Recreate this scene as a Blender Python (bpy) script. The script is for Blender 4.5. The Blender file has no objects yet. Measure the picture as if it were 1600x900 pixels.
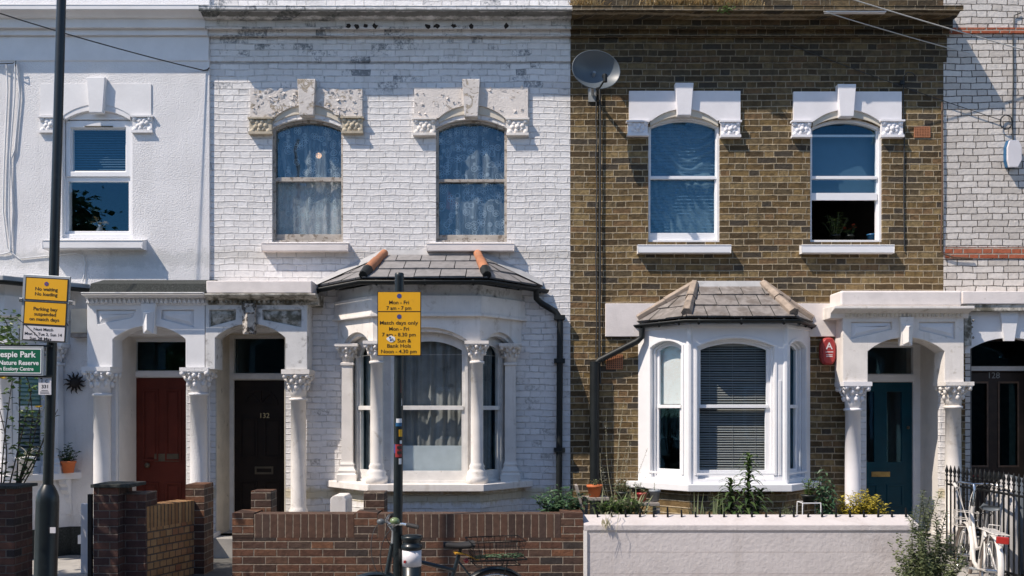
import bpy, bmesh, math, random
from mathutils import Vector, Matrix, noise as mnoise
from mathutils.geometry import delaunay_2d_cdt

C = bpy.context.scene
COL = C.collection
R = math.radians
PI = math.pi
rng = random.Random(7)

# ------------------------------------------------------------------ camera
CAM_D, CAM_Z, FPX, HV = 11.0, 1.95, 1430.0, 642.0
cam = bpy.data.objects.new('camera', bpy.data.cameras.new('camera'))
COL.objects.link(cam)
cam.location = (0, -CAM_D, CAM_Z)
cam.rotation_euler = (R(90), 0, 0)
cam.data.sensor_width = 36.0
cam.data.lens = 36.0 * FPX / 1600.0
cam.data.shift_y = (HV - 450.0) / 1600.0
cam.data.clip_start = 0.05
cam.data.clip_end = 2000
C.camera = cam

# ------------------------------------------------------------------ sky, sun, exposure
SUN = Vector((-1.68, -1.0, 2.42)).normalized()
world = bpy.data.worlds.new('World')
C.world = world
world.use_nodes = True
wn = world.node_tree
wn.nodes.clear()
sky = wn.nodes.new('ShaderNodeTexSky')
sky.sky_type = 'NISHITA'
sky.sun_disc = False
sky.sun_elevation = math.asin(SUN.z)
sky.sun_rotation = math.atan2(SUN.x, SUN.y)
sky.air_density = 1.0
sky.dust_density = 0.3
sky.ozone_density = 4.0
bg = wn.nodes.new('ShaderNodeBackground')
bg.inputs['Strength'].default_value = 0.12
wo = wn.nodes.new('ShaderNodeOutputWorld')
wn.links.new(sky.outputs[0], bg.inputs[0])
wn.links.new(bg.outputs[0], wo.inputs[0])
sl = bpy.data.lights.new('sun', 'SUN')
sl.energy = 4.0
sl.angle = R(0.5)
sl.color = (1.0, 0.885, 0.765)
sun = bpy.data.objects.new('sun', sl)
COL.objects.link(sun)
sun.rotation_euler = (-SUN).to_track_quat('-Z', 'Y').to_euler()
sun.location = (-10, -8, 14)
C.view_settings.view_transform = 'Standard'
C.view_settings.look = 'None'
C.view_settings.exposure = 0.52
C.view_settings.gamma = 1.0
C.render.engine = 'CYCLES'
C.cycles.use_denoising = True
C.cycles.max_bounces = 8
C.cycles.transparent_max_bounces = 16

# ------------------------------------------------------------------ photo pixel -> point on a real plane y = Y
def X(u, Y=0.0): return (u - 800.0) * (CAM_D + Y) / FPX
def Z(v, Y=0.0): return CAM_Z - (v - HV) * (CAM_D + Y) / FPX
def P(u, v, Y=0.0): return Vector((X(u, Y), Y, Z(v, Y)))
def S(px, Y=0.0): return px * (CAM_D + Y) / FPX

# ------------------------------------------------------------------ material helpers
class NT:
    def __init__(self, name):
        self.m = bpy.data.materials.new(name)
        self.m.use_nodes = True
        self.t = self.m.node_tree
        self.t.nodes.clear()
        self.out = self.n('ShaderNodeOutputMaterial')
    def n(self, kind, **kw):
        nd = self.t.nodes.new(kind)
        for k, v in kw.items(): setattr(nd, k, v)
        return nd
    def link(self, a, b): self.t.links.new(a, b)
    def put(self, sock, v):
        if isinstance(v, bpy.types.NodeSocket): self.link(v, sock)
        elif v is not None: sock.default_value = v
    def math(self, op, a, b=None, c=None, clamp=False):
        nd = self.n('ShaderNodeMath', operation=op, use_clamp=clamp)
        for i, v in enumerate((a, b, c)):
            if v is not None: self.put(nd.inputs[i], v)
        return nd.outputs[0]
    def mix(self, f, a, b, blend='MIX'):
        nd = self.n('ShaderNodeMix', data_type='RGBA', blend_type=blend)
        self.put(nd.inputs[0], f)
        self.put(nd.inputs[6], rgb(a)); self.put(nd.inputs[7], rgb(b))
        return nd.outputs[2]
    def ramp(self, f, lo, hi, a=0.0, b=1.0, smooth=True):
        nd = self.n('ShaderNodeMapRange')
        nd.interpolation_type = 'SMOOTHSTEP' if smooth else 'LINEAR'
        for i, v in enumerate((f, lo, hi, a, b)): self.put(nd.inputs[i], v)
        return nd.outputs[0]
    def pos(self):
        if not hasattr(self, '_p'):
            self._p = self.n('ShaderNodeNewGeometry').outputs['Position']
            s = self.n('ShaderNodeSeparateXYZ'); self.link(self._p, s.inputs[0])
            self.px, self.py, self.pz = s.outputs
        return self._p
    def noise(self, scale, detail=3.0, rough=0.55, vec=None, dist=0.0):
        nd = self.n('ShaderNodeTexNoise')
        self.link(vec or self.pos(), nd.inputs['Vector'])
        nd.inputs['Scale'].default_value = scale
        nd.inputs['Detail'].default_value = detail
        nd.inputs['Roughness'].default_value = rough
        nd.inputs['Distortion'].default_value = dist
        return nd.outputs[0]
    def vec(self, x, y, z):
        nd = self.n('ShaderNodeCombineXYZ')
        for i, v in enumerate((x, y, z)): self.put(nd.inputs[i], v)
        return nd.outputs[0]
    def scaled(self, sx, sy, sz):
        self.pos()
        return self.vec(self.math('MULTIPLY', self.px, sx), self.math('MULTIPLY', self.py, sy), self.math('MULTIPLY', self.pz, sz))
    def bump(self, h, dist=0.01, strength=1.0, normal=None):
        nd = self.n('ShaderNodeBump')
        nd.inputs['Strength'].default_value = strength
        nd.inputs['Distance'].default_value = dist
        self.link(h, nd.inputs['Height'])
        if normal is not None: self.link(normal, nd.inputs['Normal'])
        return nd.outputs[0]
    def bsdf(self, col, rough=0.7, normal=None, metal=0.0, spec=0.5, coat=0.0):
        nd = self.n('ShaderNodeBsdfPrincipled')
        self.put(nd.inputs['Base Color'], rgb(col))
        self.put(nd.inputs['Roughness'], rough)
        nd.inputs['Metallic'].default_value = metal
        nd.inputs['Specular IOR Level'].default_value = spec
        nd.inputs['Coat Weight'].default_value = coat
        nd.inputs['Coat Roughness'].default_value = 0.1
        if normal is not None: self.link(normal, nd.inputs['Normal'])
        return nd
    def finish(self, sh):
        self.link(sh.outputs[0] if not isinstance(sh, bpy.types.NodeSocket) else sh, self.out.inputs[0])
        return self.m

def rgb(c):
    if isinstance(c, (tuple, list)): return tuple(c) + ((1.0,) if len(c) == 3 else ())
    return c

def plain(name, col, rough=0.6, var=0.12, scale=9.0, bump=0.0, bscale=60.0, metal=0.0, spec=0.5, dirt=None, dscale=4.0, dlo=0.58, dhi=0.72, coat=0.0, stain=None, flake=None, bdist=0.006, drip=None):
    """paint, plaster, plastic, metal: a base colour with mottling, optional patches of dirt and a surface grain"""
    t = NT(name)
    n1 = t.noise(scale, 4)
    c = t.mix(t.ramp(n1, 0.3, 0.7), tuple(x * (1 - var) for x in col), tuple(min(1, x * (1 + var * 0.6)) for x in col))
    h = None
    if drip is not None:            # rain streaks running down
        c = t.mix(t.math('MULTIPLY', t.ramp(t.noise(1.0, 5, 0.7, vec=t.scaled(9.0, 9.0, 0.7)), 0.52, 0.72), drip[1]), c, drip[0])
    if dirt is not None:
        nd = t.noise(dscale, 6, 0.65, dist=0.3)
        c = t.mix(t.math('MULTIPLY', t.ramp(nd, dlo, dhi), 0.85), c, dirt)
    if flake is not None:                                   # flaked-off paint: hard-edged patches with a raised rim
        nf = t.noise(flake[1], 9, 0.70, dist=1.0)
        k = t.ramp(nf, flake[2], flake[2] + 0.035)
        c = t.mix(k, c, t.mix(t.noise(30, 3), flake[0], tuple(x * 0.6 for x in flake[0])))
        h = t.math('MULTIPLY', k, -1.2)
    if stain is not None:                                   # (colour, z low, z high, amount): growth along a ledge
        t.pos()
        for (sc, z0, z1, amt) in stain:
            mid = (z0 + z1) / 2; half = (z1 - z0) / 2
            d = t.math('DIVIDE', t.math('ABSOLUTE', t.math('SUBTRACT', t.pz, mid)), half)
            ns = t.noise(11, 6, 0.7)
            k = t.ramp(t.math('SUBTRACT', t.math('ADD', ns, 0.25 + amt * 0.35), t.math('MULTIPLY', d, 0.55)), 0.45, 0.72)
            c = t.mix(t.math('MULTIPLY', k, min(1, amt)), c, sc)
    nrm = None
    if bump or h is not None:
        b = t.noise(bscale, 4, 0.6)
        hh = t.math('MULTIPLY', b, bump * 4 if h is not None else 1.0)
        if h is not None: hh = t.math('ADD', hh, h)
        nrm = t.bump(hh, bdist, 0.7 if h is not None else min(1, bump))
    return t.finish(t.bsdf(c, rough, nrm, metal, spec, coat))

def brick(name, cols, mortar, course=0.0757, S_=0.232, H_=0.118, bond='flemish', joint=0.011, rough=0.85, depth=0.012, mvar=0.25,
          wobble=0.010, soldier=False, worn=None, soot=None, patch=None, edge=0.004, bumpst=1.0, flush=1.0, z_off=0.0, strips=None, perp=1.0, joint_dark=0.0, drip=None, rough_amt=0.75):
    """brickwork worked out from world position: bond, joints, each brick its own shade, rough faces"""
    t = NT(name)
    t.pos()
    u = t.math('ADD', t.px, t.py); v = t.math('SUBTRACT', t.pz, z_off)
    w1 = t.noise(6.0, 2); w2 = t.noise(1.1, 2); w3 = t.noise(38.0, 3)
    u = t.math('ADD', u, t.math('MULTIPLY', t.math('SUBTRACT', w1, 0.5), wobble * 1.6))
    v = t.math('ADD', v, t.math('MULTIPLY', t.math('SUBTRACT', w2, 0.5), wobble * 2.0))
    v = t.math('ADD', v, t.math('MULTIPLY', t.math('SUBTRACT', w1, 0.5), wobble * 0.5))
    if soldier: u, v = v, u
    row = t.math('FLOOR', t.math('DIVIDE', v, course))
    fv = t.math('SUBTRACT', v, t.math('MULTIPLY', row, course))
    odd = t.math('FLOORED_MODULO', row, 2.0)
    wr = t.n('ShaderNodeTexWhiteNoise', noise_dimensions='1D'); t.link(row, wr.inputs['W'])
    jit = t.math('MULTIPLY', wr.outputs[0], 0.035 if bond == 'flemish' else 0.0)
    if bond == 'flemish':
        per = S_ + H_
        uu = t.math('ADD', t.math('ADD', u, t.math('MULTIPLY', odd, per / 2)), jit)
        k = t.math('FLOOR', t.math('DIVIDE', uu, per))
        f = t.math('SUBTRACT', uu, t.math('MULTIPLY', k, per))
        isH = t.math('GREATER_THAN', f, S_)
        loc = t.math('SUBTRACT', f, t.math('MULTIPLY', isH, S_))
        wid = t.math('SUBTRACT', S_, t.math('MULTIPLY', isH, S_ - H_))
        idx = t.math('ADD', t.math('MULTIPLY', k, 2.0), isH)
    else:
        uu = t.math('ADD', u, t.math('MULTIPLY', odd, 0.0 if soldier else S_ / 2))
        idx = t.math('FLOOR', t.math('DIVIDE', uu, S_))
        loc = t.math('SUBTRACT', uu, t.math('MULTIPLY', idx, S_))
        wid = S_
    du = t.math('MINIMUM', loc, t.math('SUBTRACT', wid, loc))
    dv = t.math('MINIMUM', fv, t.math('SUBTRACT', course, fv))
    d = t.math('MINIMUM', t.math('MULTIPLY', du, perp), dv)
    d = t.math('ADD', d, t.math('MULTIPLY', t.math('SUBTRACT', w3, 0.5), 0.009))
    face = t.ramp(d, joint / 2 - edge * 0.4, joint / 2 + edge)        # 1 on brick, 0 in joint
    wn_ = t.n('ShaderNodeTexWhiteNoise', noise_dimensions='2D')
    t.link(t.vec(idx, row, 0.0), wn_.inputs['Vector'])
    rnd = wn_.outputs['Value']
    sepc = t.n('ShaderNodeSeparateColor'); t.link(wn_.outputs['Color'], sepc.inputs[0])
    r2, r3 = sepc.outputs[1], sepc.outputs[2]
    cr = t.n('ShaderNodeValToRGB')
    cr.color_ramp.interpolation = 'CONSTANT' if len(cols) > 9 else 'LINEAR'
    el = cr.color_ramp.elements
    while len(el) < len(cols): el.new(0.5)
    for i, cc in enumerate(cols):
        el[i].position = (i / len(cols) if len(cols) > 9 else i / max(1, len(cols) - 1)) if len(cols) > 1 else 0
        el[i].color = rgb(cc)
    t.link(rnd, cr.inputs[0])
    grain = t.noise(70.0, 4, 0.7)
    blot = t.noise(16.0, 4, 0.6)
    c = t.mix(t.ramp(blot, 0.35, 0.7, 0.0, mvar), cr.outputs[0], tuple(x * 0.45 for x in cols[0]))
    c = t.mix(t.ramp(grain, 0.55, 0.8, 0.0, 0.30), c, tuple(min(1, x * 1.5) for x in cols[-1]))
    mc = t.mix(t.ramp(blot, 0.3, 0.75), mortar, tuple(x * 0.72 for x in mortar))
    c = t.mix(face, mc, c)
    if joint_dark:      # dirt caught in hairline joints, here and there
        hair = t.math('MULTIPLY', t.ramp(d, 0.0012, 0.0035, 1.0, 0.0), t.ramp(t.noise(5.0, 4), 0.42, 0.66))
        c = t.mix(t.math('MULTIPLY', hair, joint_dark), c, (0.16, 0.16, 0.16))
    if drip is not None:
        c = t.mix(t.math('MULTIPLY', t.ramp(t.noise(1.0, 5, 0.7, vec=t.scaled(7.0, 7.0, 0.6)), 0.5, 0.74), drip[1]), c, drip[0])
    if worn is not None:        # paint gone from single bricks: (colour, z from, z to, threshold)
        for (wc, z0, z1, th) in worn:
            zz = t.math('MULTIPLY', t.ramp(t.pz, z0, z0 + 0.15), t.ramp(t.pz, z1, z1 + 0.15, 1.0, 0.0))
            big = t.noise(1.6, 3)
            fine = t.noise(26.0, 6, 0.75)
            kk = t.math('ADD', t.math('MULTIPLY', r2, 0.35), t.math('ADD', t.math('MULTIPLY', big, 0.5), t.math('MULTIPLY', fine, 0.6)))
            c = t.mix(t.math('MULTIPLY', t.ramp(kk, th, th + 0.12), t.math('MULTIPLY', zz, 0.8)), c, wc)
    if strips is not None:
        for (sc, z0, z1, amt) in strips:
            mid = (z0 + z1) / 2; half = (z1 - z0) / 2
            dd = t.math('DIVIDE', t.math('ABSOLUTE', t.math('SUBTRACT', t.pz, mid)), half)
            ns = t.noise(9, 6, 0.7)
            kk = t.ramp(t.math('SUBTRACT', t.math('ADD', ns, 0.25 + amt * 0.35), t.math('MULTIPLY', dd, 0.55)), 0.42, 0.75)
            c = t.mix(t.math('MULTIPLY', kk, min(1, amt)), c, sc)
    if soot is not None:        # old soot on the upper courses
        sc, z0, z1 = soot
        ns = t.noise(1.3, 3)
        kk = t.ramp(t.math('ADD', t.pz, t.math('MULTIPLY', t.math('SUBTRACT', ns, 0.5), 0.5)), z0, z1)
        c = t.mix(t.math('MULTIPLY', kk, 0.72), c, t.mix(0.6, c, sc))
    if patch is not None:
        c = t.mix(t.ramp(t.noise(0.8, 3), 0.45, 0.7, 0.0, 0.5), c, patch)
    hgt = t.math('MULTIPLY', face, flush)
    hgt = t.math('ADD', hgt, t.math('MULTIPLY', t.math('SUBTRACT', r3, 0.5), t.math('MULTIPLY', face, 0.35)))
    hgt = t.math('ADD', hgt, t.math('MULTIPLY', t.noise(22.0, 4, 0.62), rough_amt))
    hgt = t.math('ADD', hgt, t.math('MULTIPLY', grain, 0.22))
    return t.finish(t.bsdf(c, rough, t.bump(hgt, depth, bumpst), spec=0.3))

def glass(name, ior=1.75, tint=(0.9, 0.95, 0.95), wav=0.0, wscale=3.0, refl=(0.26, 0.64, 0.92)):
    t = NT(name)
    g = t.n('ShaderNodeNewGeometry')
    dt = t.n('ShaderNodeVectorMath', operation='DOT_PRODUCT')
    t.link(g.outputs['Incoming'], dt.inputs[0]); t.link(g.outputs['Normal'], dt.inputs[1])
    f0 = ((ior - 1) / (ior + 1)) ** 2
    cs = t.math('SUBTRACT', 1.0, t.math('ABSOLUTE', dt.outputs['Value']))
    fac = t.math('ADD', f0, t.math('MULTIPLY', 1 - f0, t.math('POWER', cs, 5.0)), clamp=True)
    tr = t.n('ShaderNodeBsdfTransparent'); tr.inputs[0].default_value = rgb(tint)
    gl = t.n('ShaderNodeBsdfGlossy'); gl.inputs['Roughness'].default_value = 0.01; gl.inputs[0].default_value = (*refl, 1)
    if wav:
        nb = t.bump(t.noise(wscale, 2), 0.02, wav)
        t.link(nb, gl.inputs['Normal'])
    mx = t.n('ShaderNodeMixShader')
    t.link(fac, mx.inputs[0]); t.link(tr.outputs[0], mx.inputs[1]); t.link(gl.outputs[0], mx.inputs[2])
    return t.finish(mx)

def leafmat(name, c1, c2, trans=0.25, rough=0.45):
    t = NT(name)
    g = t.n('ShaderNodeNewGeometry')
    c = t.mix(g.outputs['Random Per Island'], c1, c2)
    c = t.mix(t.ramp(t.noise(3.0, 2), 0.35, 0.7, 0, 0.4), c, tuple(x * 0.5 for x in c1))
    b = t.bsdf(c, rough, spec=0.4)
    tl = t.n('ShaderNodeBsdfTranslucent'); t.link(c, tl.inputs[0])
    mx = t.n('ShaderNodeMixShader'); mx.inputs[0].default_value = trans
    t.link(b.outputs[0], mx.inputs[1]); t.link(tl.outputs[0], mx.inputs[2])
    return t.finish(mx)

def lace(name, col, hole=0.35, scale=15.0):
    """net curtain: woven ground with a flower pattern, partly see-through"""
    t = NT(name)
    t.pos()
    v = t.n('ShaderNodeTexVoronoi', feature='F1'); v.inputs['Scale'].default_value = scale
    v.inputs['Randomness'].default_value = 0.75
    flat = t.vec(t.px, 0.0, t.pz)
    t.link(flat, v.inputs['Vector'])
    dist = v.outputs['Distance']
    sub = t.n('ShaderNodeVectorMath', operation='SUBTRACT')
    t.link(flat, sub.inputs[0])
    t.link(v.outputs['Position'], sub.inputs[1])
    s = t.n('ShaderNodeSeparateXYZ'); t.link(sub.outputs[0], s.inputs[0])
    ang = t.math('ARCTAN2', s.outputs[2], s.outputs[0])
    pet = t.math('ADD', 0.27, t.math('MULTIPLY', t.math('COSINE', t.math('MULTIPLY', ang, 6.0)), 0.13))
    fl = t.ramp(t.math('SUBTRACT', pet, dist), -0.03, 0.03)
    ring = t.math('MULTIPLY', t.ramp(dist, 0.42, 0.46), t.ramp(dist, 0.50, 0.54, 1, 0))
    k = t.math('MAXIMUM', fl, t.math('MULTIPLY', ring, 0.5))
    weave = t.ramp(t.noise(3.5, 3, vec=t.vec(t.math('MULTIPLY', t.px, 7.0), 0.0, t.pz)), 0.35, 0.7, 0.0, 0.32)
    alpha = t.math('ADD', t.math('ADD', hole, weave), t.math('MULTIPLY', k, 0.9 - hole), clamp=True)
    tr = t.n('ShaderNodeBsdfTransparent')
    d = t.n('ShaderNodeBsdfDiffuse'); d.inputs[0].default_value = rgb(col)
    mx = t.n('ShaderNodeMixShader')
    t.link(alpha, mx.inputs[0]); t.link(tr.outputs[0], mx.inputs[1]); t.link(d.outputs[0], mx.inputs[2])
    return t.finish(mx)

# ------------------------------------------------------------------ mesh helpers
def inside(p, loop):
    r = False; n = len(loop)
    for i in range(n):
        a, b = loop[i], loop[(i + 1) % n]
        if (a[1] > p[1]) != (b[1] > p[1]) and p[0] < a[0] + (p[1] - a[1]) * (b[0] - a[0]) / (b[1] - a[1]): r = not r
    return r
def triangulate(loops):
    """triangles of an outline with openings, as indices into the flattened loops"""
    flat = [Vector((p[0], p[1])) for l in loops for p in l]
    edges = []; o = 0
    for l in loops:
        m = len(l); edges += [(o + i, o + (i + 1) % m) for i in range(m)]; o += m
    vs, _, fs, orig, _, _ = delaunay_2d_cdt(flat, edges, [], 0, 1e-7)
    out = []
    for f in fs:
        c = sum((vs[i] for i in f), Vector((0, 0))) / len(f)
        if not inside(c, loops[0]) or any(inside(c, h) for h in loops[1:]): continue
        ids = [orig[i][0] if orig[i] else -1 for i in f]
        if -1 in ids or len(set(ids)) < 3: continue
        out.append(tuple(ids))
    return out
class MB:
    def __init__(self): self.v = []; self.f = []; self.s = []; self.M = None
    def add(self, verts, faces, smooth=False, M=None):
        M = M or self.M
        o = len(self.v)
        for p in verts:
            p = Vector(p)
            self.v.append(M @ p if M is not None else p)
        for f in faces:
            self.f.append(tuple(i + o for i in f)); self.s.append(smooth)
        return self
    def box(self, x0, x1, y0, y1, z0, z1, M=None, c=0.0):
        if x1 < x0: x0, x1 = x1, x0
        if z1 < z0: z0, z1 = z1, z0
        if y1 < y0: y0, y1 = y1, y0
        vs = [(x0, y0, z0), (x1, y0, z0), (x1, y1, z0), (x0, y1, z0), (x0, y0, z1), (x1, y0, z1), (x1, y1, z1), (x0, y1, z1)]
        return self.add(vs, [(0, 3, 2, 1), (4, 5, 6, 7), (0, 1, 5, 4), (1, 2, 6, 5), (2, 3, 7, 6), (3, 0, 4, 7)], M=M)
    def pbox(self, u0, u1, v0, v1, Y0, Y1, M=None):
        """box whose front face (plane Y0) covers these photo pixels"""
        return self.box(X(u0, Y0), X(u1, Y0), Y0, Y1, Z(v1, Y0), Z(v0, Y0), M)
    def plate(self, outer, holes, y0, y1, M=None):
        """flat plate in the x-z plane with openings, from depth y0 to y1"""
        loops = [outer] + list(holes)
        tri = triangulate(loops)
        flat = [p for l in loops for p in l]
        n = len(flat)
        vs = [(p[0], y0, p[1]) for p in flat] + [(p[0], y1, p[1]) for p in flat]
        fs = []
        for a, b, c in tri:
            pa, pb, pc = flat[a], flat[b], flat[c]
            cr = (pb[0] - pa[0]) * (pc[1] - pa[1]) - (pb[1] - pa[1]) * (pc[0] - pa[0])
            if abs(cr) < 1e-10: continue
            if cr < 0: b, c = c, b
            fs.append((a, b, c)); fs.append((a + n, c + n, b + n))
        o = 0
        for li, l in enumerate(loops):
            m = len(l)
            area = sum(l[i][0] * l[(i + 1) % m][1] - l[(i + 1) % m][0] * l[i][1] for i in range(m))
            flip = (area < 0) != (li > 0)
            for i in range(m):
                a, b = o + i, o + (i + 1) % m
                fs.append((a, a + n, b + n, b) if not flip else (a, b, b + n, a + n))
            o += m
        return self.add(vs, fs, M=M)
    def sheet(self, outer, y, M=None):
        tri = triangulate([outer])
        return self.add([(p[0], y, p[1]) for p in outer], [tuple(t) for t in tri], M=M)
    def prism(self, poly, z0, z1):
        """vertical prism over a convex-ish plan outline"""
        tri = triangulate([poly])
        n = len(poly)
        vs = [(p[0], p[1], z0) for p in poly] + [(p[0], p[1], z1) for p in poly]
        fs = []
        for a, b, c in tri:
            fs.append((c, b, a)); fs.append((a + n, b + n, c + n))
        for i in range(n):
            j = (i + 1) % n
            fs.append((i, j, j + n, i + n))
        return self.add(vs, fs)
    def molding(self, prof, x0, x1, M=None):
        """a profile in (y, z) run along x"""
        n = len(prof)
        vs = [(x0, p[0], p[1]) for p in prof] + [(x1, p[0], p[1]) for p in prof]
        fs = [(i, (i + 1) % n, (i + 1) % n + n, i + n) for i in range(n)]
        tri = triangulate([prof])
        for a, b, c in tri:
            fs.append((a, b, c)); fs.append((c + n, b + n, a + n))
        return self.add(vs, fs, M=M)
    def tube(self, pts, r, n=8, cap=True, smooth=True, M=None):
        pts = [Vector(p) for p in pts]
        rs = r if isinstance(r, (list, tuple)) else [r] * len(pts)
        vs = []; fs = []
        up = Vector((0.13, 0.27, 0.95))
        a = None
        for i, p in enumerate(pts):
            t = (pts[min(i + 1, len(pts) - 1)] - pts[max(i - 1, 0)])
            if t.length < 1e-9: t = Vector((0, 0, 1))
            t.normalize()
            if a is None:
                a = t.cross(up)
                if a.length < 0.05: a = t.cross(Vector((1, 0, 0)))
            else:
                a = a - t * a.dot(t)
                if a.length < 1e-4: a = t.cross(up)
            a.normalize(); b = t.cross(a)
            for k in range(n):
                an = 2 * PI * k / n
                vs.append(p + (a * math.cos(an) + b * math.sin(an)) * rs[i])
        for i in range(len(pts) - 1):
            for k in range(n):
                k2 = (k + 1) % n
                fs.append((i * n + k, i * n + k2, (i + 1) * n + k2, (i + 1) * n + k))
        self.add(vs, fs, smooth, M)
        if cap and n > 2:
            self.add(vs[:n], [tuple(range(n))[::-1]], False, M)
            self.add(vs[-n:], [tuple(range(n))], False, M)
        return self
    def lathe(self, prof, cx, cy, n=20, cz=0.0, smooth=True, M=None, a0=0.0, lobes=None):
        vs = []; fs = []
        for (r, z) in prof:
            for k in range(n):
                an = a0 + 2 * PI * k / n
                rr = r if lobes is None else r * (1 + lobes[1] * math.cos(lobes[0] * an))
                vs.append((cx + rr * math.cos(an), cy + rr * math.sin(an), cz + z))
        for i in range(len(prof) - 1):
            for k in range(n):
                k2 = (k + 1) % n
                fs.append((i * n + k, i * n + k2, (i + 1) * n + k2, (i + 1) * n + k))
        fs.append(tuple(range(n))[::-1]); m = (len(prof) - 1) * n
        fs.append(tuple(range(m, m + n)))
        return self.add(vs, fs, smooth, M)
    def blob(self, c, r, sc=(1, 1, 1), n=8, m=5, jit=0.0, M=None, rot=None):
        vs = []; fs = []
        q = rot or Matrix.Identity(3)
        c = Vector(c)
        for i in range(m + 1):
            th = PI * i / m
            for k in range(n):
                ph = 2 * PI * k / n
                rr = r * (1 + jit * (rng.random() - 0.5)) if 0 < i < m else r
                p = Vector((rr * math.sin(th) * math.cos(ph) * sc[0], rr * math.sin(th) * math.sin(ph) * sc[1], rr * math.cos(th) * sc[2]))
                vs.append(c + q @ p)
        for i in range(m):
            for k in range(n):
                k2 = (k + 1) % n
                fs.append((i * n + k, (i + 1) * n + k, (i + 1) * n + k2, i * n + k2))
        return self.add(vs, fs, True, M)
    def leaf(self, p, d, nrm, L, W, fold=0.25, curl=0.0):
        d = Vector(d).normalized(); nrm = Vector(nrm)
        s = d.cross(nrm)
        if s.length < 1e-4: s = d.cross(Vector((0.3, 0.5, 0.8)))
        s.normalize(); nn = s.cross(d)
        p = Vector(p)
        mid = p + d * L * 0.45 - nn * (0.0)
        tip = p + d * L - nn * curl * L
        l = mid + s * W / 2 + nn * fold * W; r = mid - s * W / 2 + nn * fold * W
        return self.add([p, l, tip, r, mid], [(0, 4, 1), (1, 4, 2), (0, 3, 4), (3, 2, 4)])
    def blade(self, p, d, L, W, droop=0.5, n=5, nrm=None):
        """strap leaf that arches over"""
        d = Vector(d).normalized(); p = Vector(p)
        s = d.cross(Vector((0, 0, 1)))
        if s.length < 0.02: s = Vector((rng.uniform(-1, 1), rng.uniform(-1, 1), 0))
        s.normalize()
        vs = []; fs = []
        q = p.copy(); dd = d.copy()
        for i in range(n + 1):
            w = W * (0.55 + 0.45 * math.sin(PI * min(1, i / n * 1.1 + 0.1))) * (1 - (i / n) ** 3)
            vs += [q + s * w / 2, q - s * w / 2]
            q = q + dd * L / n
            dd = (dd + Vector((0, 0, -droop / n * 2))).normalized()
        for i in range(n): fs.append((2 * i, 2 * i + 1, 2 * i + 3, 2 * i + 2))
        return self.add(vs, fs, True)
    def text(self, body, u0, u1, vb, Y, M=None, depth=0.0012, bold=0.0, spacing=1.0, cap=None):
        """raised lettering: spans photo columns u0..u1 with its baseline on row vb in the plane Y"""
        cu = bpy.data.curves.new('lettering', 'FONT')
        cu.body = body; cu.size = 1.0; cu.extrude = 0.01; cu.offset = bold; cu.space_character = spacing; cu.resolution_u = 3
        o = bpy.data.objects.new('lettering', cu)
        COL.objects.link(o)
        dg = bpy.context.evaluated_depsgraph_get()
        me = bpy.data.meshes.new_from_object(o.evaluated_get(dg))
        xs = [q.co.x for q in me.vertices]
        a, b = min(xs), max(xs)
        x0, x1 = X(u0, Y), X(u1, Y)
        sc = (x1 - x0) / (b - a); zb = Z(vb, Y)
        sz = sc if cap is None else S(cap, Y) / 0.72
        vs = [(x0 + (q.co.x - a) * sc, Y - (depth if q.co.z > 0 else -0.0005), zb + q.co.y * sz) for q in me.vertices]
        fs = [tuple(p.vertices) for p in me.polygons]
        self.add(vs, fs, False, M)
        bpy.data.objects.remove(o); bpy.data.curves.remove(cu); bpy.data.meshes.remove(me)
        return self
    def build(self, name, mat, parent=None, loc=None, bevel=0.0, seg=2, sharp=True):
        me = bpy.data.meshes.new(name)
        if parent is not None: o = world_loc(parent)
        elif loc is not None: o = Vector(loc)
        else:
            xs = [p.x for p in self.v]; ys = [p.y for p in self.v]; zs = [p.z for p in self.v]
            o = Vector(((min(xs) + max(xs)) / 2, (min(ys) + max(ys)) / 2, min(zs)))
        me.from_pydata([tuple(p - o) for p in self.v], [], self.f)
        me.polygons.foreach_set('use_smooth', self.s)
        me.materials.append(mat)
        me.validate()
        ob = bpy.data.objects.new(name, me)
        COL.objects.link(ob)
        if parent is not None: ob.parent = parent
        else: ob.location = o
        if bevel:
            md = ob.modifiers.new('edge', 'BEVEL'); md.width = bevel; md.segments = seg; md.limit_method = 'ANGLE'; md.angle_limit = R(40)
        return ob

def world_loc(o):
    l = Vector((0, 0, 0))
    while o is not None:
        l += Vector(o.location); o = o.parent
    return l

def tag(o, label=None, cat=None, group=None, kind=None):
    if label: o['label'] = label
    if cat: o['category'] = cat
    if group: o['group'] = group
    if kind: o['kind'] = kind
    return o

def thing(name, label, cat, loc=(0, 0, 0), group=None):
    o = bpy.data.objects.new(name, None)
    o.empty_display_size = 0.1
    o.location = loc
    COL.objects.link(o)
    return tag(o, label, cat, group)

def part_label(o, l): o['label'] = l; return o

def arch(x0, x1, zs, za, n=14):
    """points of a segmental arch from (x1, zs) over the crown to (x0, zs)"""
    h = za - zs; w = (x1 - x0) / 2; cx = (x0 + x1) / 2
    if h < 1e-4: return [(x1, zs), (x0, zs)]
    rr = (w * w + h * h) / (2 * h); cz = za - rr
    a0 = math.asin(min(1, w / rr))
    if h > w: a0 = PI - a0
    return [(cx + rr * math.sin(a0 - 2 * a0 * i / n), cz + rr * math.cos(a0 - 2 * a0 * i / n)) for i in range(n + 1)]

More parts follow.
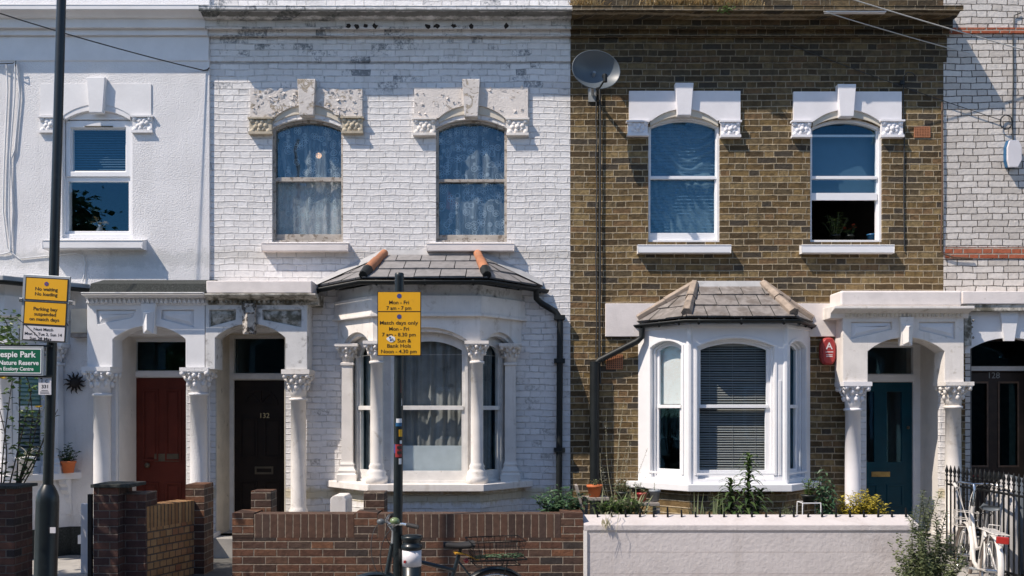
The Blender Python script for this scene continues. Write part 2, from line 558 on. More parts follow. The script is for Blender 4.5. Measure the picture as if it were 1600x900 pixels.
def opening(x0, x1, z0, zs, za, n=14): return [(x0, z0), (x1, z0)] + arch(x0, x1, zs, za, n)
def rect(x0, x1, z0, z1): return [(x0, z0), (x1, z0), (x1, z1), (x0, z1)]
def popen(u0, u1, vb, vs, va, Y, n=14): return opening(X(u0, Y), X(u1, Y), Z(vb, Y), Z(vs, Y), Z(va, Y), n)
def prect(u0, u1, v0, v1, Y): return rect(X(u0, Y), X(u1, Y), Z(v1, Y), Z(v0, Y))
def grow(poly, d):
    """offset a counter-clockwise outline outwards by d"""
    n = len(poly); out = []
    for i in range(n):
        p0, p1, p2 = Vector(poly[i - 1]), Vector(poly[i]), Vector(poly[(i + 1) % n])
        e1 = (p1 - p0); e2 = (p2 - p1)
        if e1.length < 1e-7: e1 = e2
        if e2.length < 1e-7: e2 = e1
        e1.normalize(); e2.normalize()
        n1 = Vector((e1.y, -e1.x)); n2 = Vector((e2.y, -e2.x))
        m = n1 + n2
        if m.length < 1e-5: m = n1
        m.normalize()
        out.append(tuple(p1 + m * d / max(0.35, m.dot(n1))))
    return out

# ------------------------------------------------------------------ materials
M = {}
M['render_white'] = plain('rendered_white_wall', (0.76, 0.75, 0.75), 0.9, 0.05, 3, drip=((0.55, 0.54, 0.52), 0.22), bump=1.0, bscale=62, bdist=0.009, spec=0.2, dirt=(0.60, 0.61, 0.62), dscale=1.7, dlo=0.6, dhi=0.85,
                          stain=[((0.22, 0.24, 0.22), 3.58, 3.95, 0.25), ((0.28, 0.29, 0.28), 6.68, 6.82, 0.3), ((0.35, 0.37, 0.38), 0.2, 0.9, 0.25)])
M['smooth_white'] = plain('smooth_white_paint', (0.76, 0.755, 0.76), 0.75, 0.05, 4, bump=0.25, bscale=30, spec=0.25, dirt=(0.55, 0.56, 0.55), dscale=2.4, dlo=0.62, dhi=0.85,
                          stain=[((0.20, 0.21, 0.19), 6.70, 6.80, 0.35)])
M['white_brick'] = brick('white_painted_brick', [(0.69, 0.675, 0.665), (0.75, 0.735, 0.725), (0.80, 0.785, 0.775)], (0.77, 0.755, 0.745), drip=((0.50, 0.48, 0.44), 0.28), rough_amt=0.6, mvar=0.10, depth=0.014, bumpst=1.0, wobble=0.030, flush=-0.45, edge=0.005, perp=1.5,
                         worn=[((0.10, 0.12, 0.14), 5.72, 6.95, 0.84), ((0.05, 0.055, 0.055), 6.46, 6.50, 0.80), ((0.30, 0.29, 0.27), 0.2, 3.3, 0.88), ((0.36, 0.35, 0.33), 3.3, 5.6, 0.99)],
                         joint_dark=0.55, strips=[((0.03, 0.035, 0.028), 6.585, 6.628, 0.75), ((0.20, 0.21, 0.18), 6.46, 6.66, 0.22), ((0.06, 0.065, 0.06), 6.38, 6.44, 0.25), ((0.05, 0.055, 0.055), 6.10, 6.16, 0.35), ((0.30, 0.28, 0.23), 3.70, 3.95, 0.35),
                                 ((0.50, 0.41, 0.20), 0.86, 1.05, 0.6), ((0.42, 0.38, 0.29), 0.60, 0.95, 0.25)], joint=0.010)
M['stock_brick'] = brick('yellow_stock_brick', [(0.085, 0.056, 0.026), (0.160, 0.103, 0.042), (0.205, 0.137, 0.054), (0.265, 0.190, 0.088), (0.115, 0.085, 0.046), (0.200, 0.122, 0.058), (0.180, 0.130, 0.066), (0.066, 0.054, 0.040), (0.165, 0.108, 0.046), (0.25, 0.172, 0.078), (0.13, 0.088, 0.040)], (0.50, 0.405, 0.27), drip=((0.045, 0.038, 0.026), 0.45),
                         joint=0.0110, depth=0.018, mvar=0.6, wobble=0.016, soot=((0.022, 0.024, 0.022), 5.35, 6.30), edge=0.005, perp=1.35, flush=-1.1, joint_dark=0.5)
M['lower_stock_brick'] = M['stock_brick']
M['cream_brick'] = brick('cream_painted_brick', [(0.54, 0.495, 0.445), (0.64, 0.595, 0.545), (0.70, 0.655, 0.605)], (0.13, 0.115, 0.10), course=0.0785, mvar=0.2, depth=0.012, joint=0.0065, wobble=0.034, edge=0.003, S_=0.245, H_=0.125,
                         worn=[((0.27, 0.21, 0.15), 0.2, 7.5, 1.06)])
M['red_brick'] = brick('red_band_brick', [(0.33, 0.085, 0.04), (0.42, 0.12, 0.06), (0.36, 0.13, 0.075)], (0.42, 0.36, 0.30), course=0.067, mvar=0.25, z_off=0.013, depth=0.012)
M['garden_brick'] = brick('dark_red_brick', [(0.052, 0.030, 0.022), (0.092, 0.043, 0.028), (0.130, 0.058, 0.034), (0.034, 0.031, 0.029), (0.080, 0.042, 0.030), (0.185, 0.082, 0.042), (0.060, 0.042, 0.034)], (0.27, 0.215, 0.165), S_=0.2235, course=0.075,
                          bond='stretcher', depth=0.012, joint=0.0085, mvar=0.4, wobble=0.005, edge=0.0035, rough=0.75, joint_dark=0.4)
M['garden_soldier'] = brick('dark_brick_on_end', [(0.050, 0.031, 0.025), (0.088, 0.046, 0.032), (0.108, 0.058, 0.038), (0.066, 0.042, 0.034)], (0.27, 0.215, 0.165), course=0.075, S_=2.0, bond='stretcher', soldier=True,
                            depth=0.009, joint=0.0085, mvar=0.3, wobble=0.003, edge=0.0025, rough=0.75)
M['yellow_brick'] = brick('yellow_path_brick', [(0.29, 0.145, 0.062), (0.38, 0.21, 0.092), (0.43, 0.26, 0.12), (0.30, 0.12, 0.06)], (0.13, 0.10, 0.075), course=0.075, S_=0.1125, bond='stretcher', depth=0.009, joint=0.011, mvar=0.2, wobble=0.004)
M['yellow_soldier'] = brick('yellow_brick_on_end', [(0.27, 0.135, 0.058), (0.36, 0.20, 0.085), (0.40, 0.235, 0.105)], (0.10, 0.08, 0.06), course=0.065, S_=2.0, bond='stretcher', soldier=True, depth=0.009, joint=0.012, mvar=0.2, wobble=0.004)
M['purple_brick'] = brick('shaded_pillar_brick', [(0.045, 0.026, 0.025), (0.08, 0.040, 0.034), (0.12, 0.056, 0.040), (0.030, 0.024, 0.025)], (0.14, 0.115, 0.10), S_=0.2235, bond='stretcher', depth=0.009, joint=0.009, mvar=0.35, wobble=0.004)  # old dark brick, its colour lowered further to carry some of the pillars' shade
M['trim_white'] = plain('gloss_white_trim', (0.80, 0.80, 0.81), 0.45, 0.03, 6, bump=0.08, bscale=50, dirt=(0.62, 0.62, 0.60), dscale=5, dlo=0.68, dhi=0.8)
M['upvc'] = plain('white_plastic_frame', (0.80, 0.80, 0.81), 0.3, 0.02, 4)
M['stone_white'] = plain('white_painted_stone', (0.76, 0.72, 0.675), 0.75, 0.08, 5, drip=((0.42, 0.37, 0.30), 0.35), bump=0.3, bscale=45, spec=0.25, dirt=(0.47, 0.42, 0.35), dscale=7, dlo=0.56, dhi=0.74)
M['hood_white'] = plain('hood_white_paint', (0.77, 0.755, 0.77), 0.75, 0.04, 5, bump=0.25, bscale=40, spec=0.25, dirt=(0.62, 0.60, 0.60), dscale=7, dlo=0.64, dhi=0.8)
M['pink_white'] = plain('warm_white_paint', (0.74, 0.685, 0.655), 0.8, 0.07, 6, bump=0.4, bscale=55, spec=0.25, dirt=(0.50, 0.46, 0.42), dscale=9, dlo=0.62, dhi=0.74)
M['flaky'] = plain('flaking_plaster_paint', (0.66, 0.615, 0.575), 0.85, 0.08, 7, bump=0.35, bscale=50, spec=0.2, flake=((0.49, 0.42, 0.33), 9.0, 0.55), dirt=(0.80, 0.78, 0.75), dscale=11, dlo=0.6, dhi=0.66)
M['flaky_less'] = plain('flaking_pale_paint', (0.70, 0.65, 0.605), 0.85, 0.08, 7, bump=0.35, bscale=50, spec=0.2, flake=((0.53, 0.45, 0.36), 10.0, 0.61), dirt=(0.80, 0.78, 0.75), dscale=11, dlo=0.62, dhi=0.68)
M['beige_stone'] = plain('bare_beige_stone', (0.50, 0.44, 0.34), 0.9, 0.2, 12, bump=0.6, bscale=60, spec=0.2, dirt=(0.16, 0.14, 0.10), dscale=12, dlo=0.56, dhi=0.7)
M['soffit'] = plain('cream_soffit', (0.62, 0.565, 0.47), 0.85, 0.08, 8, bump=0.2, bscale=50)
M['mouldy'] = plain('mouldy_plaster', (0.58, 0.55, 0.49), 0.9, 0.12, 9, bump=0.5, bscale=55, spec=0.2, dirt=(0.065, 0.060, 0.035), dscale=8, dlo=0.36, dhi=0.60)
M['porch_grime'] = plain('grimy_porch_paint', (0.66, 0.655, 0.645), 0.85, 0.06, 7, bump=0.4, bscale=55, spec=0.2, dirt=(0.16, 0.15, 0.135), dscale=6.5, dlo=0.52, dhi=0.70)
M['peeling_key'] = plain('peeling_keystone', (0.55, 0.51, 0.46), 0.9, 0.2, 12, bump=0.6, bscale=60, flake=((0.14, 0.12, 0.10), 13, 0.5))
M['porch_blue'] = plain('porch_white_paint', (0.74, 0.74, 0.75), 0.75, 0.04, 6, bump=0.25, bscale=45, spec=0.25)
M['reveal'] = plain('dirty_plaster_reveal', (0.62, 0.56, 0.46), 0.85, 0.12, 5, bump=0.3, bscale=40, dirt=(0.16, 0.13, 0.10), dscale=6, dlo=0.62, dhi=0.72)
M['reveal_clean'] = plain('clean_plaster_reveal', (0.72, 0.69, 0.65), 0.8, 0.06, 5, bump=0.15, bscale=40)
M['slate_new'] = plain('grey_slate', (0.235, 0.225, 0.222), 0.55, 0.18, 14, bump=0.2, bscale=40, dirt=(0.16, 0.155, 0.15), dscale=9)
M['slate_old'] = plain('weathered_slate', (0.225, 0.205, 0.192), 0.75, 0.3, 9, bump=0.4, bscale=40, dirt=(0.13, 0.11, 0.095), dscale=6, dlo=0.48, dhi=0.65)
M['ridge_stone'] = plain('weathered_ridge_tile', (0.34, 0.275, 0.22), 0.9, 0.25, 9, bump=0.5, bscale=50, dirt=(0.14, 0.12, 0.10), dscale=8, dlo=0.52, dhi=0.66)
M['terracotta'] = plain('orange_terracotta', (0.40, 0.165, 0.08), 0.8, 0.2, 9, bump=0.3, bscale=50, dirt=(0.25, 0.15, 0.10), dscale=9)
M['lead'] = plain('grey_lead', (0.42, 0.42, 0.42), 0.6, 0.12, 7, bump=0.3, bscale=12, dirt=(0.26, 0.27, 0.27), dscale=6)
M['pvc_black'] = plain('black_plastic', (0.012, 0.015, 0.016), 0.5, 0.2, 9, dirt=(0.04, 0.04, 0.04), dscale=12, dlo=0.62, dhi=0.8, spec=0.3)
M['felt'] = plain('black_roof_felt', (0.035, 0.04, 0.037), 0.95, 0.4, 60, bump=0.6, bscale=160, dirt=(0.10, 0.10, 0.10), dscale=40, dlo=0.6, dhi=0.7)
M['old_wood'] = plain('weathered_window_wood', (0.44, 0.40, 0.355), 0.8, 0.2, 8, bump=0.4, bscale=60, dirt=(0.13, 0.10, 0.075), dscale=16, dlo=0.50, dhi=0.62)
M['bay_wood'] = plain('old_white_window_wood', (0.68, 0.66, 0.63), 0.6, 0.1, 8, bump=0.2, bscale=50, dirt=(0.36, 0.32, 0.27), dscale=14, dlo=0.63, dhi=0.74)
M['glass_up'] = glass('window_glass', 1.85, (0.86, 0.92, 0.95), 0.05, 1.3)
M['glass_old'] = glass('old_window_glass', 1.85, (0.84, 0.92, 0.95), 0.18, 2.2)
M['glass_low'] = glass('bay_window_glass', 1.6, (0.92, 0.95, 0.95), 0.05, 1.5)
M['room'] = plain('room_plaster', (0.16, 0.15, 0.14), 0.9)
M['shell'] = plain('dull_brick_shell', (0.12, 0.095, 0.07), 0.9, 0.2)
M['blind_blue'] = plain('blue_blind', (0.055, 0.11, 0.16), 0.6, 0.05)
M['blind_grey'] = plain('grey_slat_blind', (0.31, 0.31, 0.30), 0.5, 0.06)
M['blind_white'] = plain('white_roller_blind', (0.66, 0.66, 0.65), 0.8, 0.04)
M['drape_blue'] = plain('blue_grey_sheet', (0.13, 0.19, 0.23), 0.9, 0.1, 6)
M['sheer'] = plain('grey_sheer_curtain', (0.235, 0.24, 0.235), 0.95, 0.15, 7, dirt=(0.12, 0.12, 0.115), dscale=5)
M['lace'] = lace('floral_net_curtain', (0.50, 0.51, 0.52), 0.22, 10.5)
M['lace_thin'] = lace('thin_floral_net', (0.46, 0.48, 0.51), 0.20, 10.0)
M['net_white'] = plain('white_net_panel', (0.52, 0.57, 0.60), 0.95, 0.06)
M['door_red'] = plain('red_door_paint', (0.115, 0.022, 0.013), 0.5, var=0.14, scale=5, bump=0.1, bscale=40, spec=0.25)
M['door_black'] = plain('black_brown_door_paint', (0.016, 0.010, 0.007), 0.6, var=0.2, scale=6, bump=0.1, spec=0.25)
M['door_teal'] = plain('teal_door_paint', (0.002, 0.046, 0.070), 0.42, 0.1, 5, spec=0.22)
M['door_brown'] = plain('dark_brown_door_wood', (0.032, 0.018, 0.012), 0.4, 0.3, 10)
M['wood_trim'] = plain('brown_wood_bead', (0.14, 0.082, 0.05), 0.5, 0.25, 12)
M['brass'] = plain('dull_brass', (0.40, 0.29, 0.12), 0.35, 0.2, 12, metal=0.9)
M['brass_dull'] = plain('blackened_brass', (0.12, 0.10, 0.07), 0.45, 0.2, 12, metal=0.5)
M['steel'] = plain('grey_galvanised_steel', (0.42, 0.45, 0.47), 0.45, 0.08, 12, metal=0.55, dirt=(0.30, 0.31, 0.31), dscale=8)
M['chrome'] = plain('bright_steel', (0.62, 0.63, 0.64), 0.22, 0.1, 20, metal=1.0)
M['gold_paint'] = plain('gold_numeral', (0.62, 0.50, 0.26), 0.4, 0.1, metal=0.3)
M['grey_numeral'] = plain('grey_numeral', (0.34, 0.34, 0.32), 0.4, 0.1, metal=0.3)
M['post_black'] = plain('black_gloss_post', (0.006, 0.011, 0.013), 0.38, 0.25, 20, bump=0.05, bscale=30, dirt=(0.018, 0.022, 0.022), dscale=10, coat=0.1)
M['sign_yellow'] = plain('yellow_sign_face', (0.78, 0.40, 0.012), 0.4, 0.03, 6, dirt=(0.62, 0.30, 0.02), dscale=7, dlo=0.66, dhi=0.8)
M['sign_white'] = plain('white_sign_face', (0.66, 0.64, 0.66), 0.4, 0.04, 6)
M['sign_green'] = plain('green_sign_face', (0.006, 0.115, 0.060), 0.35, 0.04, 5)
M['sign_black'] = plain('black_sign_ink', (0.012, 0.011, 0.012), 0.5, 0.1)
M['sign_blue'] = plain('blue_sign_ink', (0.055, 0.065, 0.23), 0.5, 0.1)
M['sign_red'] = plain('red_sign_ink', (0.40, 0.03, 0.03), 0.5, 0.1)
M['letter_white'] = plain('white_letters', (0.80, 0.80, 0.80), 0.5, 0.02)
M['dish_grey'] = plain('grey_dish_paint', (0.105, 0.125, 0.14), 0.42, 0.05, 5, dirt=(0.08, 0.095, 0.10), dscale=6)
M['alarm_red'] = plain('red_alarm_box', (0.33, 0.035, 0.035), 0.4, 0.06)
M['alarm_blue'] = plain('blue_plastic', (0.02, 0.11, 0.24), 0.4, 0.06)
M['cable'] = plain('dark_cable', (0.03, 0.032, 0.033), 0.6, 0.2)
M['cable_white'] = plain('painted_cable', (0.66, 0.67, 0.68), 0.6, 0.05)
M['wire_pale'] = plain('pale_overhead_wire', (0.50, 0.49, 0.46), 0.5, 0.05)
M['concrete'] = plain('pale_concrete', (0.36, 0.345, 0.32), 0.9, 0.15, 6, bump=0.4, bscale=50, dirt=(0.20, 0.19, 0.17), dscale=5)
M['stone_path'] = plain('dark_path', (0.10, 0.098, 0.09), 0.9, 0.2, 9, bump=0.5, bscale=60, dirt=(0.06, 0.06, 0.055), dscale=5)
M['asphalt'] = plain('asphalt', (0.05, 0.05, 0.05), 0.9, 0.3, 50, bump=0.5, bscale=150)
M['soil'] = plain('garden_soil', (0.055, 0.042, 0.030), 0.95, 0.4, 14, bump=0.9, bscale=30)
M['pink_wall'] = plain('mauve_grey_render', (0.565, 0.525, 0.512), 0.9, 0.05, 4, drip=((0.36, 0.32, 0.29), 0.30), bump=0.5, bscale=26, spec=0.2, dirt=(0.46, 0.41, 0.39), dscale=3, dlo=0.5, dhi=0.75, bdist=0.012,
                       stain=[((0.40, 0.355, 0.335), 0.566, 0.582, 0.55), ((0.40, 0.355, 0.335), 0.356, 0.372, 0.5), ((0.42, 0.375, 0.35), 0.75, 0.80, 0.3)])
M['leaf_dark'] = leafmat('dark_green_leaf', (0.022, 0.060, 0.018), (0.065, 0.125, 0.035))
M['leaf_mid'] = leafmat('mid_green_leaf', (0.06, 0.12, 0.03), (0.17, 0.26, 0.075))
M['leaf_grey'] = leafmat('grey_green_leaf', (0.09, 0.125, 0.055), (0.25, 0.28, 0.15))
M['leaf_fern'] = leafmat('blue_green_leaf', (0.035, 0.095, 0.045), (0.13, 0.22, 0.11))
M['leaf_yellow'] = leafmat('golden_leaf', (0.38, 0.30, 0.030), (0.62, 0.52, 0.08))
M['leaf_lily'] = leafmat('lily_leaf', (0.035, 0.075, 0.022), (0.11, 0.165, 0.055))
M['dry_grass'] = leafmat('dry_grass', (0.36, 0.25, 0.11), (0.60, 0.46, 0.24))
M['petal_yellow'] = leafmat('yellow_petal', (0.60, 0.40, 0.03), (0.75, 0.55, 0.06))
M['petal_white'] = leafmat('white_petal', (0.60, 0.60, 0.52), (0.75, 0.74, 0.66))
M['petal_red'] = leafmat('red_petal', (0.40, 0.05, 0.03), (0.50, 0.10, 0.06))
M['stem'] = plain('plant_stem', (0.075, 0.085, 0.035), 0.8, 0.3)
M['stem_brown'] = plain('woody_stem', (0.05, 0.036, 0.026), 0.85, 0.3)
M['stem_straw'] = plain('straw_stem', (0.34, 0.31, 0.20), 0.8, 0.2)
M['bark'] = plain('tree_bark', (0.085, 0.065, 0.05), 0.95, 0.3, 12, bump=0.9, bscale=18)
M['pot_white'] = plain('white_pot', (0.70, 0.70, 0.69), 0.5, 0.05)
M['pot_orange'] = plain('orange_pot', (0.56, 0.15, 0.045), 0.65, 0.1, bump=0.1)
M['pot_grey'] = plain('grey_plastic_pot', (0.26, 0.28, 0.30), 0.5, 0.08)
M['pot_black'] = plain('black_plastic_pot', (0.02, 0.025, 0.022), 0.5, 0.1)
M['grey_wood'] = plain('silvered_wood', (0.30, 0.265, 0.235), 0.9, 0.25, 14, bump=0.5, bscale=50, dirt=(0.13, 0.11, 0.10), dscale=9)
M['bike_black'] = plain('black_bike_paint', (0.012, 0.02, 0.026), 0.3, 0.15, coat=0.4)
M['bike_white'] = plain('cream_bike_paint', (0.66, 0.63, 0.585), 0.35, 0.06, dirt=(0.35, 0.28, 0.22), dscale=22, dlo=0.64, dhi=0.72, coat=0.3)
M['rubber'] = plain('black_rubber', (0.020, 0.020, 0.021), 0.75, 0.2)
M['tyre_pale'] = plain('tan_tyre', (0.16, 0.13, 0.11), 0.8, 0.15)
M['bell_green'] = plain('pale_green_bell', (0.16, 0.22, 0.10), 0.3, 0.1, coat=0.5)
M['strap_yellow'] = plain('yellow_strap', (0.70, 0.36, 0.04), 0.7, 0.1)
M['lens_red'] = plain('red_reflector', (0.40, 0.025, 0.02), 0.25, 0.1, coat=0.6)
M['tarp_grey'] = plain('dark_grey_cover', (0.10, 0.115, 0.125), 0.45, 0.2, 5, bump=0.3, bscale=8)
M['tarp_white'] = plain('pale_grey_cover', (0.36, 0.35, 0.345), 0.55, 0.1, 5, bump=0.3, bscale=8)
M['iron'] = plain('black_iron', (0.008, 0.009, 0.010), 0.6, 0.3, 20, bump=0.1, spec=0.25)
M['rust'] = plain('rusted_metal', (0.022, 0.016, 0.013), 0.8, 0.4, 20)

# ------------------------------------------------------------------ builders shared by the four houses
def shell(house, x0, x1, ztop, y0=0.23, yl=0.75, yr=0.75):
    e = 0.006
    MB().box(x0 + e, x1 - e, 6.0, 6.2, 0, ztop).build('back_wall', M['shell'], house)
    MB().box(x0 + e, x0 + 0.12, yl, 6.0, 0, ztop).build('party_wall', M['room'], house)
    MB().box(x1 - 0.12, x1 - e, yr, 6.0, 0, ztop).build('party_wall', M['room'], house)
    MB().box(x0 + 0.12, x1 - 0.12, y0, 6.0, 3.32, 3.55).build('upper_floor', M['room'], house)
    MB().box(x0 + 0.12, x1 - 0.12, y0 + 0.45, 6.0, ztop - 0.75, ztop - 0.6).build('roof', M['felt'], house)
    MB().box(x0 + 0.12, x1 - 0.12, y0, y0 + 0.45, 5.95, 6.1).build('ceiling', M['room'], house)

def blob_ornament(mb, x, y, z, w, h, seed):
    """carved flower with corner leaves on a square block"""
    r = random.Random(seed)
    mb.blob((x, y, z), min(w, h) * 0.17, (1, 0.8, 1), 7, 4)
    for k in range(6):
        a = 2 * PI * k / 6 + r.random() * 0.4
        mb.blob((x + math.cos(a) * w * 0.22, y + 0.004, z + math.sin(a) * h * 0.24), min(w, h) * 0.14, (1.1, 0.6, 1.1), 7, 4, 0.3)
    for sx in (-1, 1):
        for sz in (-1, 1):
            mb.blob((x + sx * w * 0.36, y + 0.004, z + sz * h * 0.33), min(w, h) * 0.17, (1, 0.6, 1.1), 7, 4, 0.4)

def hood(house, Yw, u0, u1, vt, vb, au0, au1, avs, ava, wa, key, brL, brR, mat, keymat, brmat, sofmat, rag=0.0, seed=1, pj=(0.035, 0.095, 0.065)):
    """moulded window head: panel with an arched underside, keystone, two carved corbel blocks, splayed soffit"""
    Yh = Yw - pj[0]
    r = random.Random(seed)
    n = 26 if rag else 2
    top = []
    for i in range(n + 1):
        uu = u1 + (u0 - u1) * i / n
        top.append((X(uu, Yh), Z(vt + (r.random() ** 3 * rag if 0 < i < n else 0), Yh)))
    outer = [(X(u0, Yh), Z(vb, Yh)), (X(au0, Yh), Z(vb, Yh))] + arch(X(au0, Yh), X(au1, Yh), Z(avs, Yh), Z(ava, Yh))[::-1] + [(X(au1, Yh), Z(vb, Yh)), (X(u1, Yh), Z(vb, Yh))] + top
    hm = MB().plate(outer, [], Yh, Yw - 0.001)
    if rag:                 # paint lifting off in curled chips
        for k in range(int(17 * rag)):
            px, pz = r.uniform(X(u0, Yh), X(u1, Yh)), r.uniform(Z(vb, Yh), Z(vt, Yh))
            if not inside((px, pz), outer): continue
            q = r.uniform(0.008, 0.042); a = r.uniform(0, 6.28)
            pts = [(px + q * math.cos(a + e) * r.uniform(.5, 1.2), Yh - 0.003 - (0.016 * r.random() if i in (1, 2) else 0.0), pz + q * math.sin(a + e) * r.uniform(.4, 1.0)) for i, e in enumerate((0, 1.3, 2.6, 3.9, 5.1))]
            hm.add(pts, [(0, 1, 2, 3, 4)])
    h = hm.build('window_hood', mat, house)
    # soffit ring behind the panel, between its arch and the arch of the opening
    w0, w1, ws, wap = wa
    Ys = Yw - pj[0] * 0.4
    so = MB()
    o2 = [(X(w0, Ys), Z(vb, Ys))] + arch(X(w0, Ys), X(w1, Ys), Z(ws, Ys), Z(wap, Ys))[::-1] + [(X(w1, Ys), Z(vb, Ys)), (X(au1 + 5, Ys), Z(vb, Ys))] + \
        arch(X(au0 - 5, Ys), X(au1 + 5, Ys), Z(avs - 3, Ys), Z(ava - 5, Ys)) + [(X(au0 - 5, Ys), Z(vb, Ys))]
    so.plate(o2, [], Ys, Yw + 0.08)
    so.build('soffit', sofmat, h)
    k0, k1, kt, kb, kn = key
    Yk = Yw - pj[1]
    kb0, kb1 = k0 + kn, k1 - kn
    MB().plate([(X(kb0, Yk), Z(kb, Yk)), (X(kb1, Yk), Z(kb, Yk)), (X(k1, Yk), Z(kt, Yk)), (X(k0, Yk), Z(kt, Yk))], [], Yk, Yw).build('keystone', keymat, h, bevel=0.008)
    for i, (b0, b1, bt, bb) in enumerate((brL, brR)):
        Yb = Yw - pj[2]
        x0, x1, z0, z1 = X(b0, Yb), X(b1, Yb), Z(bb, Yb), Z(bt, Yb)
        mb = MB().box(x0 + 0.01, x1 - 0.01, Yb + 0.015, Yw, z0 + 0.03, z1 - 0.02)
        mb.box(x0 - 0.008, x1 + 0.008, Yb - 0.01, Yw, z1 - 0.02, z1)
        mb.box(x0, x1, Yb - 0.005, Yw, z0, z0 + 0.028)
        blob_ornament(mb, (x0 + x1) / 2, Yb + 0.012, (z0 + z1) / 2, x1 - x0, z1 - z0, seed + i)
        mb.build('corbel', brmat, h)
    return h

def sash(house, Yw, op, up, lo, mat, glassmat, sill, sillmat, rail=None, proj=0.10, sdepth=0.10, openlow=False, meet=None):
    """window in a wall opening. op=(u0,u1,vbottom,vspring,vapex); up=(u0,u1,vbottom,vspring,vapex); lo=(u0,u1,vtop,vbottom)"""
    Yf = Yw + sdepth
    out = grow(popen(*op, Yw), 0.012)
    holes = [popen(*up, Yf)]
    lo_hole = prect(*lo, Yf)
    holes.append(lo_hole)
    w = MB().plate(out, holes, Yf, Yf + 0.05)
    # outer lining ring nearer the street
    ring = popen(*op, Yw)
    w.plate(out, [grow(ring, -0.03)], Yf - 0.035, Yf - 0.0005)
    mu0, mu1, mv0, mv1 = meet or (lo[0] - 3, lo[1] + 3, up[2], lo[2])
    w.pbox(mu0, mu1, mv0, mv1, Yf - 0.02, Yf + 0.0)
    win = w.build('window', mat, house, bevel=0.004)
    MB().sheet(grow(holes[0], 0.004), Yf + 0.022).build('pane', glassmat, win)
    if not openlow: MB().sheet(grow(lo_hole, 0.004), Yf + 0.034).build('pane', glassmat, win)
    if sill:
        s0, s1, sv0, sv1 = sill
        Ys = Yw - proj
        zt, zb = Z(sv0, Ys), Z(sv1, Ys)
        MB().molding([(Ys, zb), (Yw + 0.09, zb), (Yw + 0.09, zt + 0.03), (Ys, zt)], X(s0, Ys), X(s1, Ys)).build('sill', sillmat, win, bevel=0.006)
    return win

def column(parent, x, y, z0, zc, zt, r, mat, plinth=0.0, square=False, capw=1.85, name='column', base_h=0.24, seed=3, half=False):
    """column with moulded base, shaft and leafy capital; z0 foot, zc bottom of capital, zt top of abacus"""
    rr = random.Random(seed)
    mb = MB()
    n = 4 if square else 22
    a0 = PI / 4 if square else 0
    k = 1.30 if square else 1.0
    b = base_h
    if plinth:
        mb.box(x - r * 2.0, x + r * 2.0, y - r * 2.0, y + r * 2.0, z0, z0 + plinth)
        z0 += plinth
    prof = [(1.75 * r, 0), (1.75 * r, b * 0.32), (1.5 * r, b * 0.40), (1.58 * r, b * 0.52), (1.3 * r, b * 0.64), (1.16 * r, b * 0.72), (1.25 * r, b * 0.82), (1.05 * r, b * 0.93), (1.0 * r, b)]
    h = zc - z0
    prof += [(r, h * 0.5), (0.95 * r, h - 0.05), (1.16 * r, h - 0.045), (1.18 * r, h - 0.02), (0.98 * r, h - 0.012)]
    prof = [(p * k, z) for p, z in prof]
    mb.lathe(prof, x, y, n, z0, smooth=not square, a0=a0)
    ch = zt - zc; ab = ch * 0.17
    bell = [(0.98 * r, -0.012), (1.05 * r, ch * 0.25), (1.22 * r, ch * 0.55), (1.6 * r, ch * 0.80), (1.6 * r, ch - ab)]
    mb.lathe(bell, x, y, 18, zc)
    cw = capw * r
    mb.box(x - cw, x + cw, y - cw, y + cw, zt - ab, zt)
    mb.box(x - cw * 0.93, x + cw * 0.93, y - cw * 0.93, y + cw * 0.93, zt - ab * 1.35, zt - ab)
    for ring, (nn, hh, rad, sz) in enumerate(((8, 0.34, 1.18, 0.30), (8, 0.60, 1.42, 0.30), (4, 0.74, 2.05, 0.36), (4, 0.70, 1.62, 0.30))):
        for i in range(nn):
            a = 2 * PI * (i + (0.5 if ring in (1, 2) else 0)) / nn
            p = (x + math.cos(a) * rad * r, y + math.sin(a) * rad * r, zc + ch * (hh + rr.uniform(-0.04, 0.04)))
            mb.blob(p, sz * r, (1, 1, 1.35 if ring < 2 else 1.0), 7, 5, 0.35)
            if ring < 2:
                p2 = (x + math.cos(a) * (rad + 0.22) * r, y + math.sin(a) * (rad + 0.22) * r, zc + ch * (hh + 0.13))
                mb.blob(p2, sz * r * 0.62, (1, 1, 0.8), 6, 4, 0.3)
    return mb.build(name, mat, parent)

